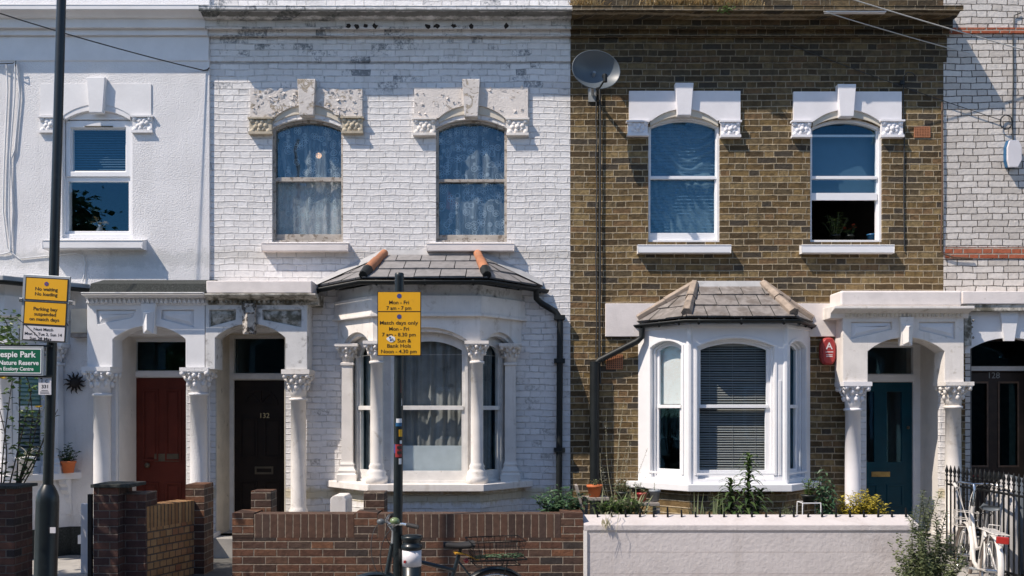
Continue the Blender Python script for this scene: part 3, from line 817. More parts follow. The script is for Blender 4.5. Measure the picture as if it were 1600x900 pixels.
def porch(house, Y, u0, u1, a0, a1, vs, va, vtop, vpier, key, panels, mat, keymat, panelmat):
    """arched porch front standing off the wall with sunk panels beside a keystone"""
    x0, x1, xa0, xa1 = X(u0, Y), X(u1, Y), X(a0, Y), X(a1, Y)
    zt, zp, zs, za = Z(vtop, Y), Z(vpier, Y), Z(vs, Y), Z(va, Y)
    ar = arch(xa0, xa1, zs, za, 18)[::-1]
    outer = [(x0, zp), (xa0, zp)] + ar + [(xa1, zp), (x1, zp), (x1, zt), (x0, zt)]
    holes = []
    pans = []
    for poly in panels:
        pts = [(X(u, Y), Z(v, Y)) for u, v in poly]
        if sum(pts[i][0] * pts[(i + 1) % 4][1] - pts[(i + 1) % 4][0] * pts[i][1] for i in range(4)) < 0: pts = pts[::-1]
        holes.append(pts)
        inn = grow(pts, -0.008); pk = grow(pts, -0.055)
        pan = MB(); pans.append(pan)
        n = 4
        vsx = [(p[0], Y + 0.028, p[1]) for p in inn] + [(p[0], Y + 0.004, p[1]) for p in pk]
        pan.add(vsx, [(i, (i + 1) % n, (i + 1) % n + n, i + n) for i in range(n)] + [(4, 5, 6, 7)])
    mb = MB().plate(outer, holes, Y, Y + 0.03)
    mb.plate(outer, [], Y + 0.0301, -0.001)
    # archivolt lip round the opening
    lip = grow(outer, -0.0)
    po = mb.build('porch', mat, house, bevel=0.005)
    for pan in pans: pan.build('panel', panelmat, po)
    Yk = Y - 0.05
    k0, k1, kt, kb, kn = key
    kx = [(X(k0 + kn, Yk), Z(kb, Yk)), (X(k1 - kn, Yk), Z(kb, Yk)), (X(k1, Yk), Z(kt, Yk)), (X(k0, Yk), Z(kt, Yk))]
    mb = MB().plate(kx, [], Yk, Y + 0.06)
    # wedge on the face of the keystone
    cx = (kx[0][0] + kx[1][0]) / 2
    mb.add([(kx[0][0] + 0.012, Yk - 0.001, kx[0][1] + 0.01), (kx[1][0] - 0.012, Yk - 0.001, kx[0][1] + 0.01), (kx[2][0] - 0.02, Yk - 0.001, kx[2][1] - 0.09), (kx[3][0] + 0.02, Yk - 0.001, kx[2][1] - 0.09),
            (cx, Yk - 0.05, kx[2][1] - 0.12), (cx, Yk - 0.045, kx[0][1] + 0.04)],
           [(0, 5, 4, 3), (5, 1, 2, 4), (4, 2, 3), (0, 1, 5)])
    mb.build('keystone', keymat, po, bevel=0.004)
    return po

def recess(house, xl, xr, zt, z0, Y1, mat, ceilmat=None):
    """side reveals, ceiling and step of a doorway set back from the wall face"""
    MB().box(xl - 0.06, xl, 0.221, Y1, z0, zt + 0.06).box(xl, xl + 0.012, -0.003, Y1 - 0.001, z0, zt).build('door_reveal', mat, house)
    MB().box(xr, xr + 0.06, 0.221, Y1, z0, zt + 0.06).box(xr - 0.012, xr, -0.003, Y1 - 0.001, z0, zt).build('door_reveal', mat, house)
    MB().box(xl, xr, 0.221, Y1, zt, zt + 0.05).build('porch_ceiling', ceilmat or mat, house)
    MB().box(xl, xr, -0.22, Y1, 0.02, z0).build('doorstep', M['concrete'], house, bevel=0.01)

def door_frame(house, xl, xr, z0, zt, zb0, zb1, Y, dl, dr, mat, name='door_frame'):
    """jambs, head and transom bar with an opening for the door and the fanlight"""
    mb = MB().plate(rect(xl, xr, z0, zt), [rect(dl, dr, z0 + 0.01, zb0), rect(dl, dr, zb1, zt - 0.05)], Y, Y + 0.09)
    mb.box(dl - 0.02, dr + 0.02, Y - 0.025, Y - 0.0005, zb0 + 0.01, zb1 - 0.012)
    f = mb.build(name, mat, house, bevel=0.005)
    MB().sheet(rect(dl - 0.01, dr + 0.01, zb1 - 0.01, zt - 0.04), Y + 0.05).build('fanlight', M['glass_low'], f)
    return f

def offset_line(pts, o):
    """offset an open plan line (left to right) outwards; its ends stay on the wall line"""
    segs = []
    for i in range(len(pts) - 1):
        a, b = Vector(pts[i]), Vector(pts[i + 1])
        d = (b - a).normalized(); n = Vector((d.y, -d.x))
        segs.append((a + n * o, d))
    out = []
    def cut(p, d, q, e):
        den = d.x * e.y - d.y * e.x
        t = ((q.x - p.x) * e.y - (q.y - p.y) * e.x) / den
        return p + d * t
    yw = pts[0][1]
    out.append(cut(segs[0][0], segs[0][1], Vector((0, yw)), Vector((1, 0))))
    for i in range(len(segs) - 1): out.append(cut(segs[i][0], segs[i][1], segs[i + 1][0], segs[i + 1][1]))
    out.append(cut(segs[-1][0], segs[-1][1], Vector((0, yw)), Vector((1, 0))))
    return out

def segm(a, b, z=0.0):
    a = Vector(a); b = Vector(b); d = (b - a).normalized()
    return Matrix(((d.x, -d.y, 0, a.x), (d.y, d.x, 0, a.y), (0, 0, 1, z), (0, 0, 0, 1)))

def slates(mb, b0, b1, t1, t0, rows, width, r, lift=0.020):
    b0, b1, t1, t0 = map(Vector, (b0, b1, t1, t0))
    e = (b1 - b0).normalized()
    nrm = e.cross((t0 + t1) / 2 - (b0 + b1) / 2).normalized()
    if nrm.z < 0: nrm = -nrm
    for i in range(rows):
        l0, l1 = b0.lerp(t0, i / rows), b0.lerp(t0, (i + 1.12) / rows if i < rows - 1 else 1)
        r0, r1 = b1.lerp(t1, i / rows), b1.lerp(t1, (i + 1.12) / rows if i < rows - 1 else 1)
        sl0, sr0, sl1, sr1 = ((q - b0).dot(e) for q in (l0, r0, l1, r1))
        a = -width * (0.5 if i % 2 else 0.0) + r.uniform(-0.02, 0.02) + math.floor(min(sl0, sl1) / width) * width
        while a < max(sr0, sr1):
            c, d = a + 0.005, a + width - 0.005
            a += width
            pts = []
            c0, d0 = max(c, sl0), min(d, sr0)
            c1, d1 = max(c, sl1), min(d, sr1)
            if d0 <= c0 and d1 <= c1: continue
            if d0 < c0: c0 = d0 = min(max((c0 + d0) / 2, sl0), sr0)
            if d1 < c1: c1 = d1 = min(max((c1 + d1) / 2, sl1), sr1)
            q0 = l0 + e * (c0 - sl0); q1 = l0 + e * (d0 - sl0); q2 = l1 + e * (d1 - sl1); q3 = l1 + e * (c1 - sl1)
            lf = lift + r.uniform(-0.004, 0.006)
            lf2 = lf + r.uniform(-0.004, 0.004)
            vs = [q0 + nrm * lf, q1 + nrm * lf2, q2 + nrm * 0.004, q3 + nrm * 0.004, q0, q1]
            mb.add(vs, [(0, 1, 2, 3), (4, 5, 1, 0)])

def gutter_run(mb, pts, r=0.045):
    """half-round gutter along a line"""
    pts = [Vector(p) for p in pts]
    n = 8; prof = []
    for k in range(n + 1):
        a = PI + PI * k / n
        prof.append((math.cos(a) * r, math.sin(a) * r))
    prof += [(c * 0.82, s * 0.82) for c, s in prof[::-1]]
    m = len(prof); vs = []; fs = []
    for i, p in enumerate(pts):
        d1 = (pts[i] - pts[i - 1]).normalized() if i else None
        d2 = (pts[i + 1] - pts[i]).normalized() if i < len(pts) - 1 else None
        d = ((d1 or d2) + (d2 or d1)).normalized()
        nn = Vector((d.y, -d.x, 0)).normalized()
        ms = 1.0 / max(0.5, nn.dot(Vector(((d2 or d1).y, -(d2 or d1).x, 0)).normalized()))
        for (c, s) in prof: vs.append(p + nn * c * ms + Vector((0, 0, s)))
    for i in range(len(pts) - 1):
        for k in range(m):
            k2 = (k + 1) % m
            fs.append((i * m + k, i * m + k2, (i + 1) * m + k2, (i + 1) * m + k))
    fs.append(tuple(range(m))); fs.append(tuple(range(len(vs) - m, len(vs))))
    mb.add(vs, fs, True)
    return mb

def sheet_curtain(name, label, cat, M4, s0, s1, z0, z1, y, mat, folds=9, amp=0.02, group=None, seed=1, hang=0.0):
    """hanging cloth with folds; local frame M4 (s along, y inwards, z up)"""
    r = random.Random(seed)
    nx, nz = 90, 14
    ph = [r.uniform(0, 6.28) for _ in range(4)]
    vs = []; fs = []
    for j in range(nz + 1):
        tz = j / nz
        for i in range(nx + 1):
            t = i / nx
            a = amp * (0.6 + 0.4 * tz)
            yy = a * (math.sin(t * folds * 6.283 + ph[0] + 0.5 * math.sin(tz * 2 + ph[1])) + 0.5 * math.sin(t * folds * 1.7 * 6.283 + ph[2])) + hang * math.sin(tz * 3.1) * 0.3
            vs.append((s0 + (s1 - s0) * t + 0.006 * math.sin(tz * 5 + t * 9), y + yy, z0 + (z1 - z0) * tz))
    w = nx + 1
    for j in range(nz):
        for i in range(nx): fs.append((j * w + i, j * w + i + 1, (j + 1) * w + i + 1, (j + 1) * w + i))
    mb = MB().add(vs, fs, True, M4)
    return tag(mb.build(name, mat), label, cat, group)

def slat_blind(name, label, M4, s0, s1, z0, z1, y, mat, pitch=0.034, tilt=35, group=None, w=0.026, tapes=0):
    mb = MB()
    z = z0
    c, s = math.cos(R(tilt)), math.sin(R(tilt))
    rr = random.Random(5)
    while z < z1:
        j = rr.uniform(-0.002, 0.002); k = rr.uniform(-0.0015, 0.0015)
        a = [(-w / 2 * c, -w / 2 * s), (w / 2 * c, w / 2 * s)]
        vs = []
        for sx, kk in ((s0, k), (s1, -k)):
            vs += [(sx, y + a[0][0], z + a[0][1] + j + kk), (sx, y, z + 0.003 + j + kk), (sx, y + a[1][0], z + a[1][1] + j + kk)]
        mb.add(vs, [(0, 1, 4, 3), (1, 2, 5, 4)], True, M4)
        z += pitch
    mb.box(s0 - 0.005, s1 + 0.005, y - 0.018, y + 0.018, z1, z1 + 0.03, M4)
    mb.box(s0, s1, y - 0.012, y + 0.012, z0 - 0.022, z0 - 0.010, M4)
    for t in range(tapes):
        sx = s0 + (s1 - s0) * (t + 0.5) / tapes
        mb.box(sx - 0.0015, sx + 0.0015, y - 0.016, y - 0.014, z0, z1, M4)
    return tag(mb.build(name, mat), label, 'blind', group)

ID4 = Matrix.Identity(4)

# ------------------------------------------------------------------ ground
def ground(name, x0, x1, y0, y1, z, mat, t=0.3):
    return tag(MB().box(x0, x1, y0, y1, z - t, z).build(name, mat), kind='structure')
ground('ground', -300, 300, -300, 300, -0.16, M['asphalt'], 0.2)
ground('road', -60, 60, -11.6, -4.36, -0.125, M['asphalt'], 0.03)
ground('pavement', -60, 60, -4.2, -2.30, 0.0, M['concrete'])
tag(MB().box(-60, 60, -4.355, -4.205, -0.155, 0.004).build('kerb', M['concrete'], bevel=0.015), kind='structure')
tag(MB().box(-60, 60, -13.9, -11.65, -0.155, 0.0).build('far_pavement', M['concrete']), kind='structure')
ground('garden_soil', -12, 12, -2.295, -0.005, 0.20, M['soil'], 0.35)
ground('garden_path', X(345), X(452), -2.28, -0.01, 0.215, M['stone_path'], 0.012)
ground('front_yard_paving', -7.5, -3.75, -2.28, -0.01, 0.225, M['concrete'], 0.02)
ground('tiled_path', X(1350), X(1482), -2.28, -0.01, 0.216, M['concrete'], 0.012)

# ------------------------------------------------------------------ bay windows
def bay_stone(house, Yw, dx, dz, wallmat, stonemat, bandmat, soffmat, slate, hipmat, tag_, framemat, plinthmat, columnmat, flat=False):
    pts = [(-2.092 + dx, Yw), (-1.586 + dx, -0.55 + Yw), (-0.365 + dx, -0.55 + Yw), (0.115 + dx, Yw)]
    zst, zsb = 1.118 + dz, 1.038 + dz
    zcap, zcb, zb1, zb2, zf = 2.747, 2.537, 3.061, 3.265, 3.392
    zea, zri = 3.44, 3.83
    mb = MB()
    segs = [(pts[0], pts[1]), (pts[1], pts[2]), (pts[2], pts[3])]
    for i, (a, b) in enumerate(segs):
        m = segm(a, b); L = (Vector(b) - Vector(a)).length
        sa, sb = ((0.14, L - 0.10), (0.15, L - 0.15), (0.10, L - 0.14))[i]
        ap = 2.905 if i == 1 else 2.87
        ar = arch(sa, sb, zcap + 0.012, ap, 16)[::-1]
        outer = [(0.002, zcap + 0.002), (sa, zcap + 0.002)] + ar + [(sb, zcap + 0.002), (L - 0.002, zcap + 0.002), (L - 0.002, zb1), (0.002, zb1)]
        mb.plate(outer, [], 0.0, 0.11, m)
        # lower soffit step of the arch
        ar2 = arch(sa + 0.03, sb - 0.03, zcap + 0.002, ap - 0.045, 16)[::-1]
        outer2 = [(0.02, zcap + 0.001), (sa + 0.03, zcap + 0.001)] + ar2 + [(sb - 0.03, zcap + 0.001), (L - 0.02, zcap + 0.001), (L - 0.02, zb1 - 0.01), (0.02, zb1 - 0.01)]
        mb.plate(outer2, [], 0.045, 0.118, m)
    bay = mb.build('bay_window', stonemat, house, bevel=0.004)
    MB().prism(pts, 0.1, zsb).build('plinth', plinthmat, bay)
    mb = MB().prism([tuple(q) for q in offset_line(pts, 0.105)], zsb, zst)
    mb.build('sill', stonemat, bay, bevel=0.008)
    mb = MB().prism([tuple(q) for q in offset_line(pts, 0.035)], zb1, zb2)
    mb.prism([tuple(q) for q in offset_line(pts, 0.055)], zb1 - 0.035, zb1 - 0.001)
    mb.build('frieze', stonemat, bay, bevel=0.006)
    MB().prism([tuple(q) for q in offset_line(pts, 0.0)], zb2 + 0.001, zf).build('fascia', bandmat, bay)
    # window frames
    for i, (a, b) in enumerate(segs):
        m = segm(a, b); L = (Vector(b) - Vector(a)).length
        if i == 1: g = (0.255, L - 0.215); zs_, za_ = 2.65, 2.756
        else: g = ((0.27, L - 0.20) if i == 0 else (0.20, L - 0.27)); zs_, za_ = 2.62, 2.72
        up = opening(g[0], g[1], 2.01, zs_, za_)
        lo = rect(g[0] + 0.004, g[1] - 0.004, 1.255 + dz, 1.965)
        f = MB()
        outr = rect(0.03, L - 0.03, zst - 0.01, zb1 - 0.02)
        f.plate(outr, [up, lo], 0.14, 0.185, m)
        f.plate(rect(g[0] - 0.07, g[1] + 0.07, zst + 0.001, 2.60), [rect(g[0] - 0.035, g[1] + 0.035, zst + 0.03, 2.599)], 0.115, 0.1395, m)
        f.box(g[0] - 0.02, g[1] + 0.02, 0.12, 0.14, 1.962, 2.008, m)
        fr = f.build('window_frame', framemat, bay, bevel=0.004)
        pm = MB()
        pm.sheet(grow(up, 0.004), 0.16, m); pm.sheet(grow(lo, 0.004), 0.172, m)
        pm.build('pane', M['glass_low'], bay)
    cy = Yw - 0.485
    for j, (cx, yy, sq) in enumerate(((-1.556, cy, False), (-0.402, cy, False), (-1.955, Yw - 0.085, True), (-0.02, Yw - 0.085, True))):
        column(bay, cx + dx, yy, zst, zcb, zcap, 0.072, columnmat, square=sq, capw=1.9, base_h=0.24, seed=j + 5)
    # roof
    if flat:
        MB().prism([tuple(q) for q in offset_line(pts, 0.18)], zea - 0.03, zea + 0.03).build('roof', M['lead'], bay, bevel=0.01)
        gp = [Vector((q[0], q[1], zea - 0.035)) for q in offset_line(pts, 0.225)]
        gutter_run(MB(), gp).build('gutter', M['pvc_black'], bay)
        return bay, pts, gp
    ea = [Vector((q[0], q[1], zea)) for q in offset_line(pts, 0.19)]
    ea[0].z = ea[3].z = zea
    rl, rr_ = Vector((X(603, 0) + dx, Yw - 0.01, zri)), Vector((X(745, 0) + dx, Yw - 0.01, zri))
    r = random.Random(4)
    mb = MB()
    slates(mb, ea[1], ea[2], rr_, rl, 3, 0.29, r)
    slates(mb, ea[0], ea[1], rl, rl, 3, 0.29, r)
    slates(mb, ea[2], ea[3], rr_, rr_, 3, 0.29, r)
    # deck under the slates
    rf = mb.build('roof', slate, bay)
    mb = MB().add([ea[0], ea[1], ea[2], ea[3], rl, rr_], [(0, 1, 4), (1, 2, 5, 4), (2, 3, 5)])
    mb.add([e - Vector((0, 0, 0.02)) for e in ea], [(0, 3, 2, 1)])
    mb.build('roof_deck', M['felt'], bay)
    for q, c in ((rl, ea[1]), (rr_, ea[2])):
        a = q.lerp(c, 0.06) + Vector((0, -0.01, 0.03)); b = q.lerp(c, 0.80) + Vector((0, 0, 0.04))
        mid = a.lerp(b, 0.5)
        mb = MB().tube([a, mid, mid + (b - a) * 0.001, b], [0.048, 0.050, 0.056, 0.058], 12)
        mb.build('hip_tile', hipmat, bay)
        MB().tube([b, q.lerp(c, 1.0) + Vector((0, -0.01, 0.03))], [0.062, 0.05], 8).build('hip_end', M['pvc_black'], bay)
    fl = MB()
    fl.add([rl + Vector((-0.03, -0.035, -0.03)), rr_ + Vector((0.03, -0.035, -0.03)), rr_ + Vector((0.03, -0.004, 0.05)), rl + Vector((-0.03, -0.004, 0.05))], [(0, 1, 2, 3)])
    for q, e in ((rl, ea[0]), (rr_, ea[3])):
        d = (e - q); dn = d.normalized(); o = Vector((0, -0.035, 0))
        up = Vector((0, 0, 0.075))
        fl.add([q + o, e + o, e + up + Vector((0, -0.006, 0)), q + up + Vector((0, -0.006, 0))], [(0, 1, 2, 3)])
        fl.add([q + o, e + o, e + o + Vector((0, -0.08, 0.0)), q + o + Vector((0, -0.03, -0.012))], [(0, 1, 2, 3)])
    fl.build('flashing', M['lead'], bay)
    gp = [Vector((q[0], q[1], zea - 0.035)) for q in offset_line(pts, 0.225)]
    mb = gutter_run(MB(), gp)
    for i in range(3):
        for t in (0.12, 0.5, 0.88):
            q = gp[i].lerp(gp[i + 1], t); mb.blob(q + Vector((0, 0, -0.02)), 0.035, (0.6, 1.1, 1.1), 7, 4)
    mb.build('gutter', M['pvc_black'], bay)
    return bay, pts, gp

def bay_timber(house, Yw):
    pts = [(1.515, Yw), (2.04, Yw - 0.50), (3.14, Yw - 0.50), (3.585, Yw)]
    zst, zsb, ztop = 1.112, 1.032, 2.945
    wm = M['trim_white']
    mb = MB()
    frames = []
    for i, (a, b) in enumerate([(pts[0], pts[1]), (pts[1], pts[2]), (pts[2], pts[3])]):
        m = segm(a, b); L = (Vector(b) - Vector(a)).length
        if i == 1: g = (0.141, 0.902); zs_, za_ = 2.655, 2.73; op = (0.092, 0.965)
        elif i == 0: g = (0.25, 0.545); zs_, za_ = 2.665, 2.715; op = (0.19, 0.61)
        else: g = (0.17, 0.46); zs_, za_ = 2.665, 2.715; op = (0.105, 0.53)
        mb.plate(rect(0.0, L, zst, ztop), [opening(op[0], op[1], zst + 0.055, zs_ + 0.03, za_ + 0.05)], 0.0, 0.05, m)
        mb.plate(opening(op[0] - 0.035, op[1] + 0.035, zst + 0.10, zs_ + 0.05, za_ + 0.09), [opening(op[0] - 0.008, op[1] + 0.008, zst + 0.125, zs_ + 0.032, za_ + 0.055)], -0.010, -0.0005, m)
        mb.box(op[1] + 0.05, L - 0.05, -0.008, -0.0005, zst + 0.10, 2.30, m) if i == 1 else None
        f = MB()
        up = opening(g[0], g[1], 2.02, zs_, za_)
        lo = rect(g[0] - 0.012, g[1] - 0.012, 1.265, 1.985)
        f.plate(rect(op[0] - 0.03, op[1] + 0.03, zst + 0.02, za_ + 0.12), [up, lo], 0.085, 0.12, m)
        f.plate(opening(op[0] - 0.01, op[1] + 0.01, zst + 0.04, zs_ + 0.03, za_ + 0.06), [opening(op[0] + 0.022, op[1] - 0.022, zst + 0.065, zs_ + 0.01, za_ + 0.03)], 0.052, 0.0845, m)
        f.box(g[0] - 0.02, g[1] + 0.015, 0.062, 0.0845, 1.982, 2.022, m)
        frames.append((f, up, lo, m))
    for p in (pts[1], pts[2]):
        mb.tube([(p[0], p[1] + 0.022, zst), (p[0], p[1] + 0.022, ztop)], 0.040, 8)
    mb.prism([tuple(q) for q in offset_line(pts, 0.02)], ztop - 0.035, ztop)
    mb.prism([tuple(q) for q in offset_line(pts, -0.002)], ztop + 0.001, ztop + 0.06)
    bay = mb.build('bay_window', wm, house, bevel=0.005)
    for f, up, lo, m in frames:
        f.build('window_frame', wm, bay, bevel=0.004)
        pm = MB(); pm.sheet(grow(up, 0.004), 0.10, m); pm.sheet(grow(lo, 0.004), 0.11, m)
        pm.build('pane', M['glass_low'], bay)
    MB().prism(pts, 0.1, zsb).build('plinth', M['stock_brick'], bay)
    MB().prism([tuple(q) for q in offset_line(pts, 0.10)], zsb, zst).build('sill', wm, bay, bevel=0.008)
    zea, zri = 3.01, 3.46
    def eave(o): return [(pts[0][0] - o * 0.25, Yw), (pts[1][0] - o * 0.5, pts[1][1] - o), (pts[2][0] + o * 0.5, pts[2][1] - o), (pts[3][0] + o * 0.25, Yw)]
    ea = [Vector((q[0], q[1], zea)) for q in eave(0.13)]
    rl, rr_ = Vector((X(1085), Yw - 0.01, zri)), Vector((X(1192), Yw - 0.01, zri))
    r = random.Random(14)
    mb = MB()
    slates(mb, ea[1], ea[2], rr_, rl, 3, 0.255, r, 0.02)
    slates(mb, ea[0], ea[1], rl, rl, 3, 0.255, r, 0.02)
    slates(mb, ea[2], ea[3], rr_, rr_, 3, 0.255, r, 0.02)
    mb.build('roof', M['slate_old'], bay)
    mb = MB().add([ea[0], ea[1], ea[2], ea[3], rl, rr_], [(0, 1, 4), (1, 2, 5, 4), (2, 3, 5)])
    mb.add([e - Vector((0, 0, 0.02)) for e in ea], [(0, 3, 2, 1)])
    mb.build('roof_deck', M['felt'], bay)
    for q, c in ((rl, ea[1]), (rr_, ea[2]), (rl, ea[0]), (rr_, ea[3])):
        wall = c in (ea[0], ea[3])
        for k in range(2):
            a = q.lerp(c, 0.5 * k) + Vector((0, -0.012 if wall else 0, 0.02 + 0.008 * k)); b = q.lerp(c, 0.5 * k + (0.5 if k == 0 else 0.47)) + Vector((0, -0.012 if wall else 0, 0.032 + 0.008 * k))
            MB().tube([a, b], [0.052 if not wall else 0.045, 0.064 if not wall else 0.05], 6, smooth=False).build('hip_tile', M['ridge_stone'], bay, bevel=0.006)
    MB().add([rl + Vector((-0.03, -0.05, -0.04)), rr_ + Vector((0.03, -0.05, -0.04)), rr_ + Vector((0.03, -0.004, 0.05)), rl + Vector((-0.03, -0.004, 0.05))], [(0, 1, 2, 3)]).build('flashing', M['lead'], bay)
    gp = [Vector((q[0], q[1], zea - 0.03)) for q in eave(0.165)]
    mb = gutter_run(MB(), gp, 0.038)
    for i in range(3):
        for t in (0.12, 0.5, 0.88):
            mb.blob(gp[i].lerp(gp[i + 1], t) + Vector((0, 0, -0.02)), 0.035, (0.6, 1.1, 1.1), 7, 4)
    mb.build('gutter', M['pvc_black'], bay)
    return bay, pts, gp

def cornice(house, x0, x1, p, mat, Yw=0.0, str_=True):
    """stepped parapet cornice, profile read off the photograph's mouldings"""
    pr = [(Yw + 0.05, Z(6)), (Yw - p, Z(9, -p)), (Yw - p, Z(16.5, -p)), (Yw - p * 0.82, Z(17.5, -p * 0.82)), (Yw - p * 0.62, Z(27, -p * .6)), (Yw - p * 0.40, Z(31, -p * .4)), (Yw - p * 0.40, Z(45, -p * .4)),
          (Yw - p * 0.2, Z(46, -p * .2)), (Yw - p * 0.2, Z(57, -p * .2)), (Yw - 0.02, Z(58)), (Yw - 0.014, Z(97)), (Yw + 0.05, Z(97.5))]
    return MB().molding(pr, x0, x1).build('cornice', mat, house, bevel=0.006)

ZTOP = 7.7
# ------------------------------------------------------------------ house with the red door (white render)
Y1w = -0.03
hx0, hx1 = X(-330), X(327, Y1w)
H1 = thing('terrace_house', 'white rendered house with red front door and blue blind in its upper window, far left', 'house', ((hx0 + hx1) / 2, 0, 0))
w1 = (97, 207, 372, 183, 168)
x_l, x_r = X(183, Y1w), X(291, Y1w)
bdx = -5.41
wall_holes = [popen(*w1, Y1w), rect(x_l, x_r, 0.45, 2.86), rect(-1.95 + bdx, -0.03 + bdx, 1.22, 3.0)]
MB().plate(rect(hx0, hx1, 0, ZTOP), wall_holes, Y1w, 0.22).build('wall', M['render_white'], H1)
shell(H1, hx0, hx1, ZTOP, yl=0.23)
cornice(H1, hx0, hx1 - 0.005, 0.27, M['smooth_white'], Y1w)
hood(H1, Y1w, 63, 236, 131, 180, 98, 205, 181, 163, (100, 203, 187, 172), (135, 164, 120, 176, 4), (60, 97, 181, 207), (205, 238, 180, 207), M['smooth_white'], M['smooth_white'], M['smooth_white'], M['smooth_white'], seed=21, pj=(0.012, 0.075, 0.035))
# plastic casement: two lights, top vent
Yf = Y1w + 0.07
hole_u = prect(113, 196, 202, 267, Yf); hole_l = prect(107, 201, 284, 361, Yf)
w = MB().plate(grow(popen(*w1, Y1w), 0.012), [hole_u, hole_l], Yf, Yf + 0.06)
w.plate(prect(103, 204, 189, 276, Yf - 0.02), [grow(hole_u, 0.015)], Yf - 0.022, Yf - 0.0005)
w.plate(grow(popen(*w1, Y1w), 0.012), [grow(prect(103, 205, 188, 366, Yf), 0.0)], Yf - 0.03, Yf - 0.0008)
WIN1 = w.build('window', M['upvc'], H1, bevel=0.005)
MB().pbox(132, 176, 196.5, 198.5, Yf - 0.03, Yf - 0.022).build('vent', M['brass_dull'], WIN1)
MB().sheet(grow(hole_u, 0.004), Yf + 0.02).build('pane', M['glass_up'], WIN1)
MB().sheet(grow(hole_l, 0.004), Yf + 0.02).build('pane', M['glass_up'], WIN1)
Ys = Y1w - 0.145
MB().molding([(Ys, Z(388, Ys)), (Y1w + 0.06, Z(388, Ys)), (Y1w + 0.06, Z(370, Ys)), (Ys, Z(375.5, Ys))], X(67, Ys), X(222, Ys)).build('sill', M['smooth_white'], WIN1, bevel=0.008)
bay1, b1p, g1p = bay_stone(H1, Y1w, bdx, 0.10, M['render_white'], M['porch_blue'], M['porch_blue'], M['soffit'], M['slate_new'], M['slate_new'], 'white', M['trim_white'], M['render_white'], M['porch_blue'], True)
for sx in (X(33, -0.6), X(96, -0.1)):
    pr = [(0.13, 0), (0.13, -0.05), (0.09, -0.09), (0.10, -0.13), (0.05, -0.18), (0.055, -0.22), (0.03, -0.28), (0.03, -0.42), (0.0, -0.42), (0.0, 0)]
    MB().molding([(-0.035 - a if sx > -5.4 else -0.585 - a, 1.135 + b) for a, b in pr], sx, sx + 0.09).build('sill_bracket', M['porch_blue'], bay1)
MB().prism([tuple(q) for q in offset_line(b1p, 0.008)], 0.1, 0.565).build('plinth_band', M['felt'], bay1)
MB().box(b1p[3][0] + 0.012, X(140), Y1w - 0.008, Y1w - 0.0005, 0.1, 0.565).build('plinth_band', M['felt'], H1)
# porch, doorway
Yp = -0.27
po1 = porch(H1, Yp, 136, 320, 176, 290, 530, 509, 463, 574, (220, 243, 474, 521, 3.5),
            [[(150, 484), (213, 484), (206, 497), (152, 507)], [(252, 484), (303, 484), (303, 512), (252, 499)]], M['porch_blue'], M['porch_blue'], M['porch_blue'])
Yc = Yp - 0.16
MB().molding([(0, Z(474, Yc)), (Yp - 0.02, Z(474, Yc)), (Yp - 0.03, Z(464, Yc)), (Yc, Z(461, Yc)), (Yc, Z(456.5, Yc)), (0, Z(454, Yc))], X(127, Yc), X(318, Yc)).build('cornice', M['porch_blue'], po1, bevel=0.004)
dn = MB()
uu = 134
while uu < 318:
    yd = Yp - 0.05
    dn.add([(X(uu, yd), yd, Z(473, yd)), (X(uu + 5.4, yd), yd, Z(473, yd)), (X(uu + 2.7, yd), yd, Z(465, yd)), (X(uu, yd), Yp + 0.01, Z(473, yd)), (X(uu + 5.4, yd), Yp + 0.01, Z(473, yd)), (X(uu + 2.7, yd), Yp + 0.01, Z(465, yd))],
           [(0, 1, 2), (3, 5, 4), (0, 3, 4, 1), (1, 4, 5, 2), (2, 5, 3, 0)])
    uu += 7.2
dn.build('dentil_course', M['porch_blue'], po1)
MB().molding([(0, Z(456, Yc)), (Yc + 0.02, Z(456, Yc)), (Yc + 0.06, Z(442, Yc)), (-0.03, Z(437.5, -0.03)), (0, Z(437, 0))], X(138, Yc), X(321, Yc)).build('porch_roof', M['felt'], po1)
MB().tube([P(127, 458, Yc - 0.02), P(317, 458, Yc - 0.02)], 0.012, 6).build('lead_edge', M['lead'], po1)
column(H1, X(159, -0.15), -0.14, 0.40, Z(613, -0.15), Z(574, -0.15), 0.098, M['porch_blue'], plinth=0.10, capw=1.72, seed=31)
column(H1, X(310, -0.15), -0.14, 0.40, Z(612, -0.15), Z(575, -0.15), 0.098, M['render_white'], plinth=0.10, capw=1.72, seed=32)
MB().box(X(137, -0.2), X(173, -0.2), -0.06, -0.03, 0.2, Z(575)).build('pilaster', M['render_white'], H1)
MB().box(X(292, -0.08), X(322, -0.08), -0.07, -0.03, 0.2, Z(575)).build('pilaster', M['white_brick'], H1)
recess(H1, x_l, x_r, 2.86, 0.45, 0.5, M['reveal_clean'])
dl, dr = X(211, 0.5), X(292, 0.5)
zb0, zb1 = Z(590, 0.5), Z(579, 0.5)
door_frame(H1, x_l - 0.01, x_r + 0.01, 0.45, 2.87, zb0, zb1, 0.50, dl, dr, M['trim_white'])
d = MB().box(dl - 0.004, dr + 0.004, 0.535, 0.58, 0.455, zb0 - 0.004)
dw = dr - dl
pw = (dw - 0.24) / 2
for cx in (dl + 0.08, dl + 0.16 + pw):
    for z0, z1 in ((0.62, 1.05), (1.32, zb0 - 0.14)):
        d.plate(rect(cx, cx + pw, z0, z1), [rect(cx + 0.025, cx + pw - 0.025, z0 + 0.025, z1 - 0.025)], 0.520, 0.5345)
        d.box(cx + 0.045, cx + pw - 0.045, 0.525, 0.5345, z0 + 0.045, z1 - 0.045)
D1 = d.build('door', M['door_red'], H1, bevel=0.004)
